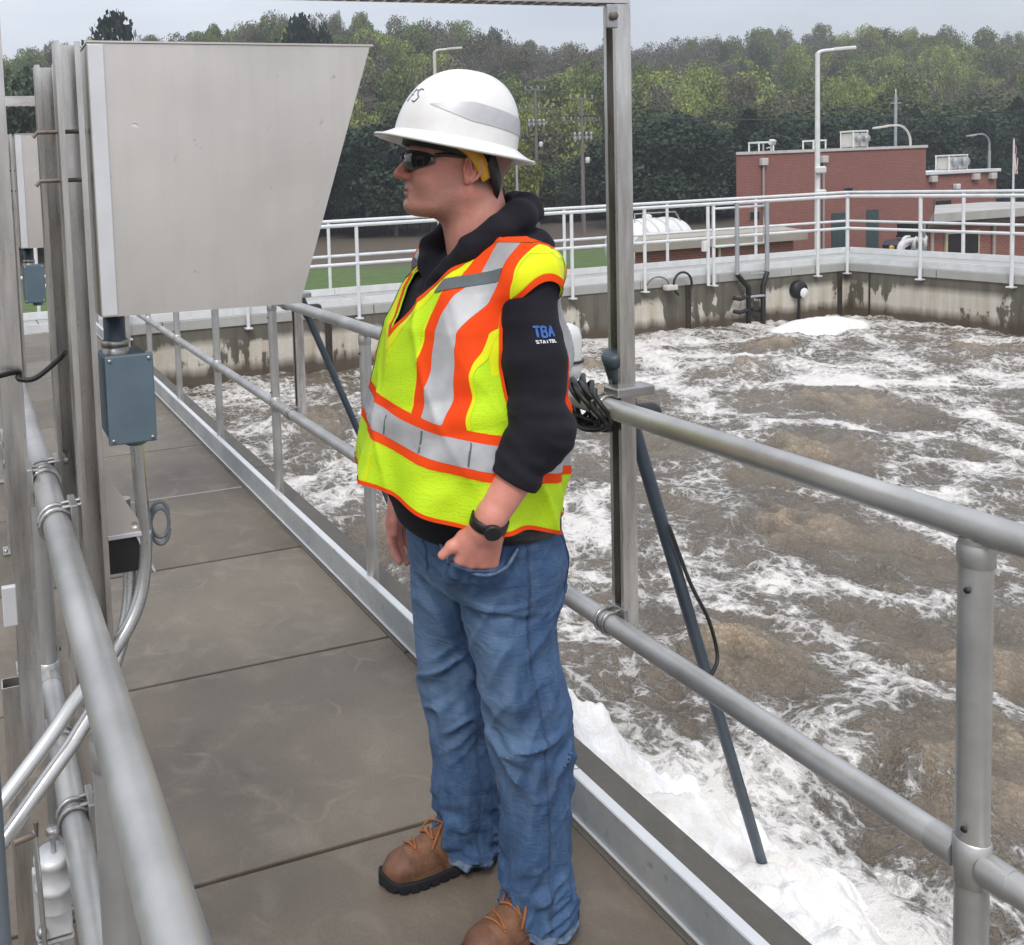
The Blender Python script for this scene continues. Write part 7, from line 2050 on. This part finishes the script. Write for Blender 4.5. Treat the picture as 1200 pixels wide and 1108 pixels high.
# grey tape swoosh on the side
for s in (1, -1):
    vs = []; 
    n_u = 30
    for i in range(n_u):
        u = i/(n_u-1); a = s*(R(50)+u*R(128))
        lo_t = 0.11+0.115*math.sin(min(1.0, u*3.0)*PI/2)*(1-0.0*u)-0.085*u; wd = 0.135*min(1, 0.02+u*3.0)*(1-0.18*u)
        hi_t = max(lo_t+wd, lo_t+0.002)
        if u < 0.33: lo_t, hi_t = 0.245-0.10*u*3*0.9+0.0, 0.25+0.085*u*3
        else: lo_t, hi_t = 0.155-0.04*(u-0.33), 0.335-0.10*(u-0.33)
        for j in range(5): vs.append(dome_pt(a, lo_t+(hi_t-lo_t)*j/4, 0.0012))
    fs = [(i*5+j, (i+1)*5+j, (i+1)*5+j+1, i*5+j+1) for i in range(n_u-1) for j in range(4)]
    MB().add(vs, fs, True).build('reflective_tape', M_BAND, hat)
# dark letter mark at the front left of the dome (part of an S like character is all that shows)
for (stroke) in ([(31, 0.385), (26, 0.40), (23, 0.37), (27, 0.33), (31, 0.30), (28, 0.255), (23, 0.265)], [(14, 0.39), (13, 0.255)], [(14, 0.39), (19, 0.385)], [(13.5, 0.33), (18, 0.325)]):
    MB().tube(smooth_path([dome_pt(R(a), t, 0.0008) for a, t in stroke], 4), 0.0013, 6).build('letter_mark', M_GREYPIPE, hat)
# suspension: black band inside, yellow side strap, black ratchet cradle behind
M_SUS = simple('yellow_suspension', (0.70, 0.42, 0.04), (0.6, 0.34, 0.03), 0.5, 0, 20, 0.1)
def head_band(pts, wd, th, name, m):
    vs = []; fs = []
    for p in pts:
        p = Vector(p); nrm = Vector((p.x, p.y*1.2, 0)).normalized()
        up = Vector((0, 0, 1))
        for a_, b_ in ((0, -wd/2), (th, -wd/2), (th, wd/2), (0, wd/2)): vs.append(p+nrm*a_+up*b_)
    n = len(pts)
    for i in range(n-1):
        for j in range(4): fs.append((i*4+j, (i+1)*4+j, (i+1)*4+(j+1) % 4, i*4+(j+1) % 4))
    fs += [(0, 1, 2, 3), tuple((n-1)*4+j for j in (3, 2, 1, 0))]
    return MB().add(vs, fs, True).build(name, m, hat)
head_band([(0.108*math.cos(a)-0.004, 0.090*math.sin(a), -0.010-0.006*(1-math.cos(a))) for a in np.linspace(R(-120), R(120), 40)], 0.026, 0.003, 'headband', M_BLACK)
for s in (1, -1):
    c = [(0.030, s*0.0905, -0.006), (0.0, s*0.094, -0.010), (-0.028, s*0.0945, -0.022), (-0.050, s*0.089, -0.045), (-0.064, s*0.080, -0.066)]
    wds = [0.012, 0.020, 0.026, 0.027, 0.020]
    vs = []; fs = []
    pts_ = smooth_path(c, 5); 
    for i, p in enumerate(pts_):
        t0 = pts_[min(i+1, len(pts_)-1)]-pts_[max(i-1, 0)]; t0.normalize(); nr = Vector((p.x*0.6, p.y, 0)).normalized(); bb = t0.cross(nr).normalized()
        wd = float(np.interp(i/(len(pts_)-1)*4, range(5), wds))/2
        for a_, b_ in ((0, -wd), (0.003, -wd), (0.003, wd), (0, wd)): vs.append(p+nr*a_+bb*b_)
    for i in range(len(pts_)-1):
        for j in range(4): fs.append((i*4+j, (i+1)*4+j, (i+1)*4+(j+1) % 4, i*4+(j+1) % 4))
    fs += [(0, 1, 2, 3), tuple((len(pts_)-1)*4+j for j in (3, 2, 1, 0))]
    MB().add(vs, fs, True).build('yellow_strap', M_SUS, hat)
cr = [(-0.058, 0.086, -0.020), (-0.078, 0.072, -0.052), (-0.098, 0.040, -0.082), (-0.104, 0.0, -0.090), (-0.098, -0.040, -0.082), (-0.078, -0.072, -0.052), (-0.058, -0.086, -0.020)]
head_band([tuple(p) for p in smooth_path(cr, 5)], 0.040, 0.006, 'ratchet_cradle', M_BLACK)
MB().lathe([(0.0, 0.016), (0.017, 0.015), (0.020, 0.010), (0.020, 0.0)], (-0.106, 0, -0.090), 18, Matrix.Rotation(-PI/2, 3, 'Y')).build('ratchet_knob', M_BLACK, hat)
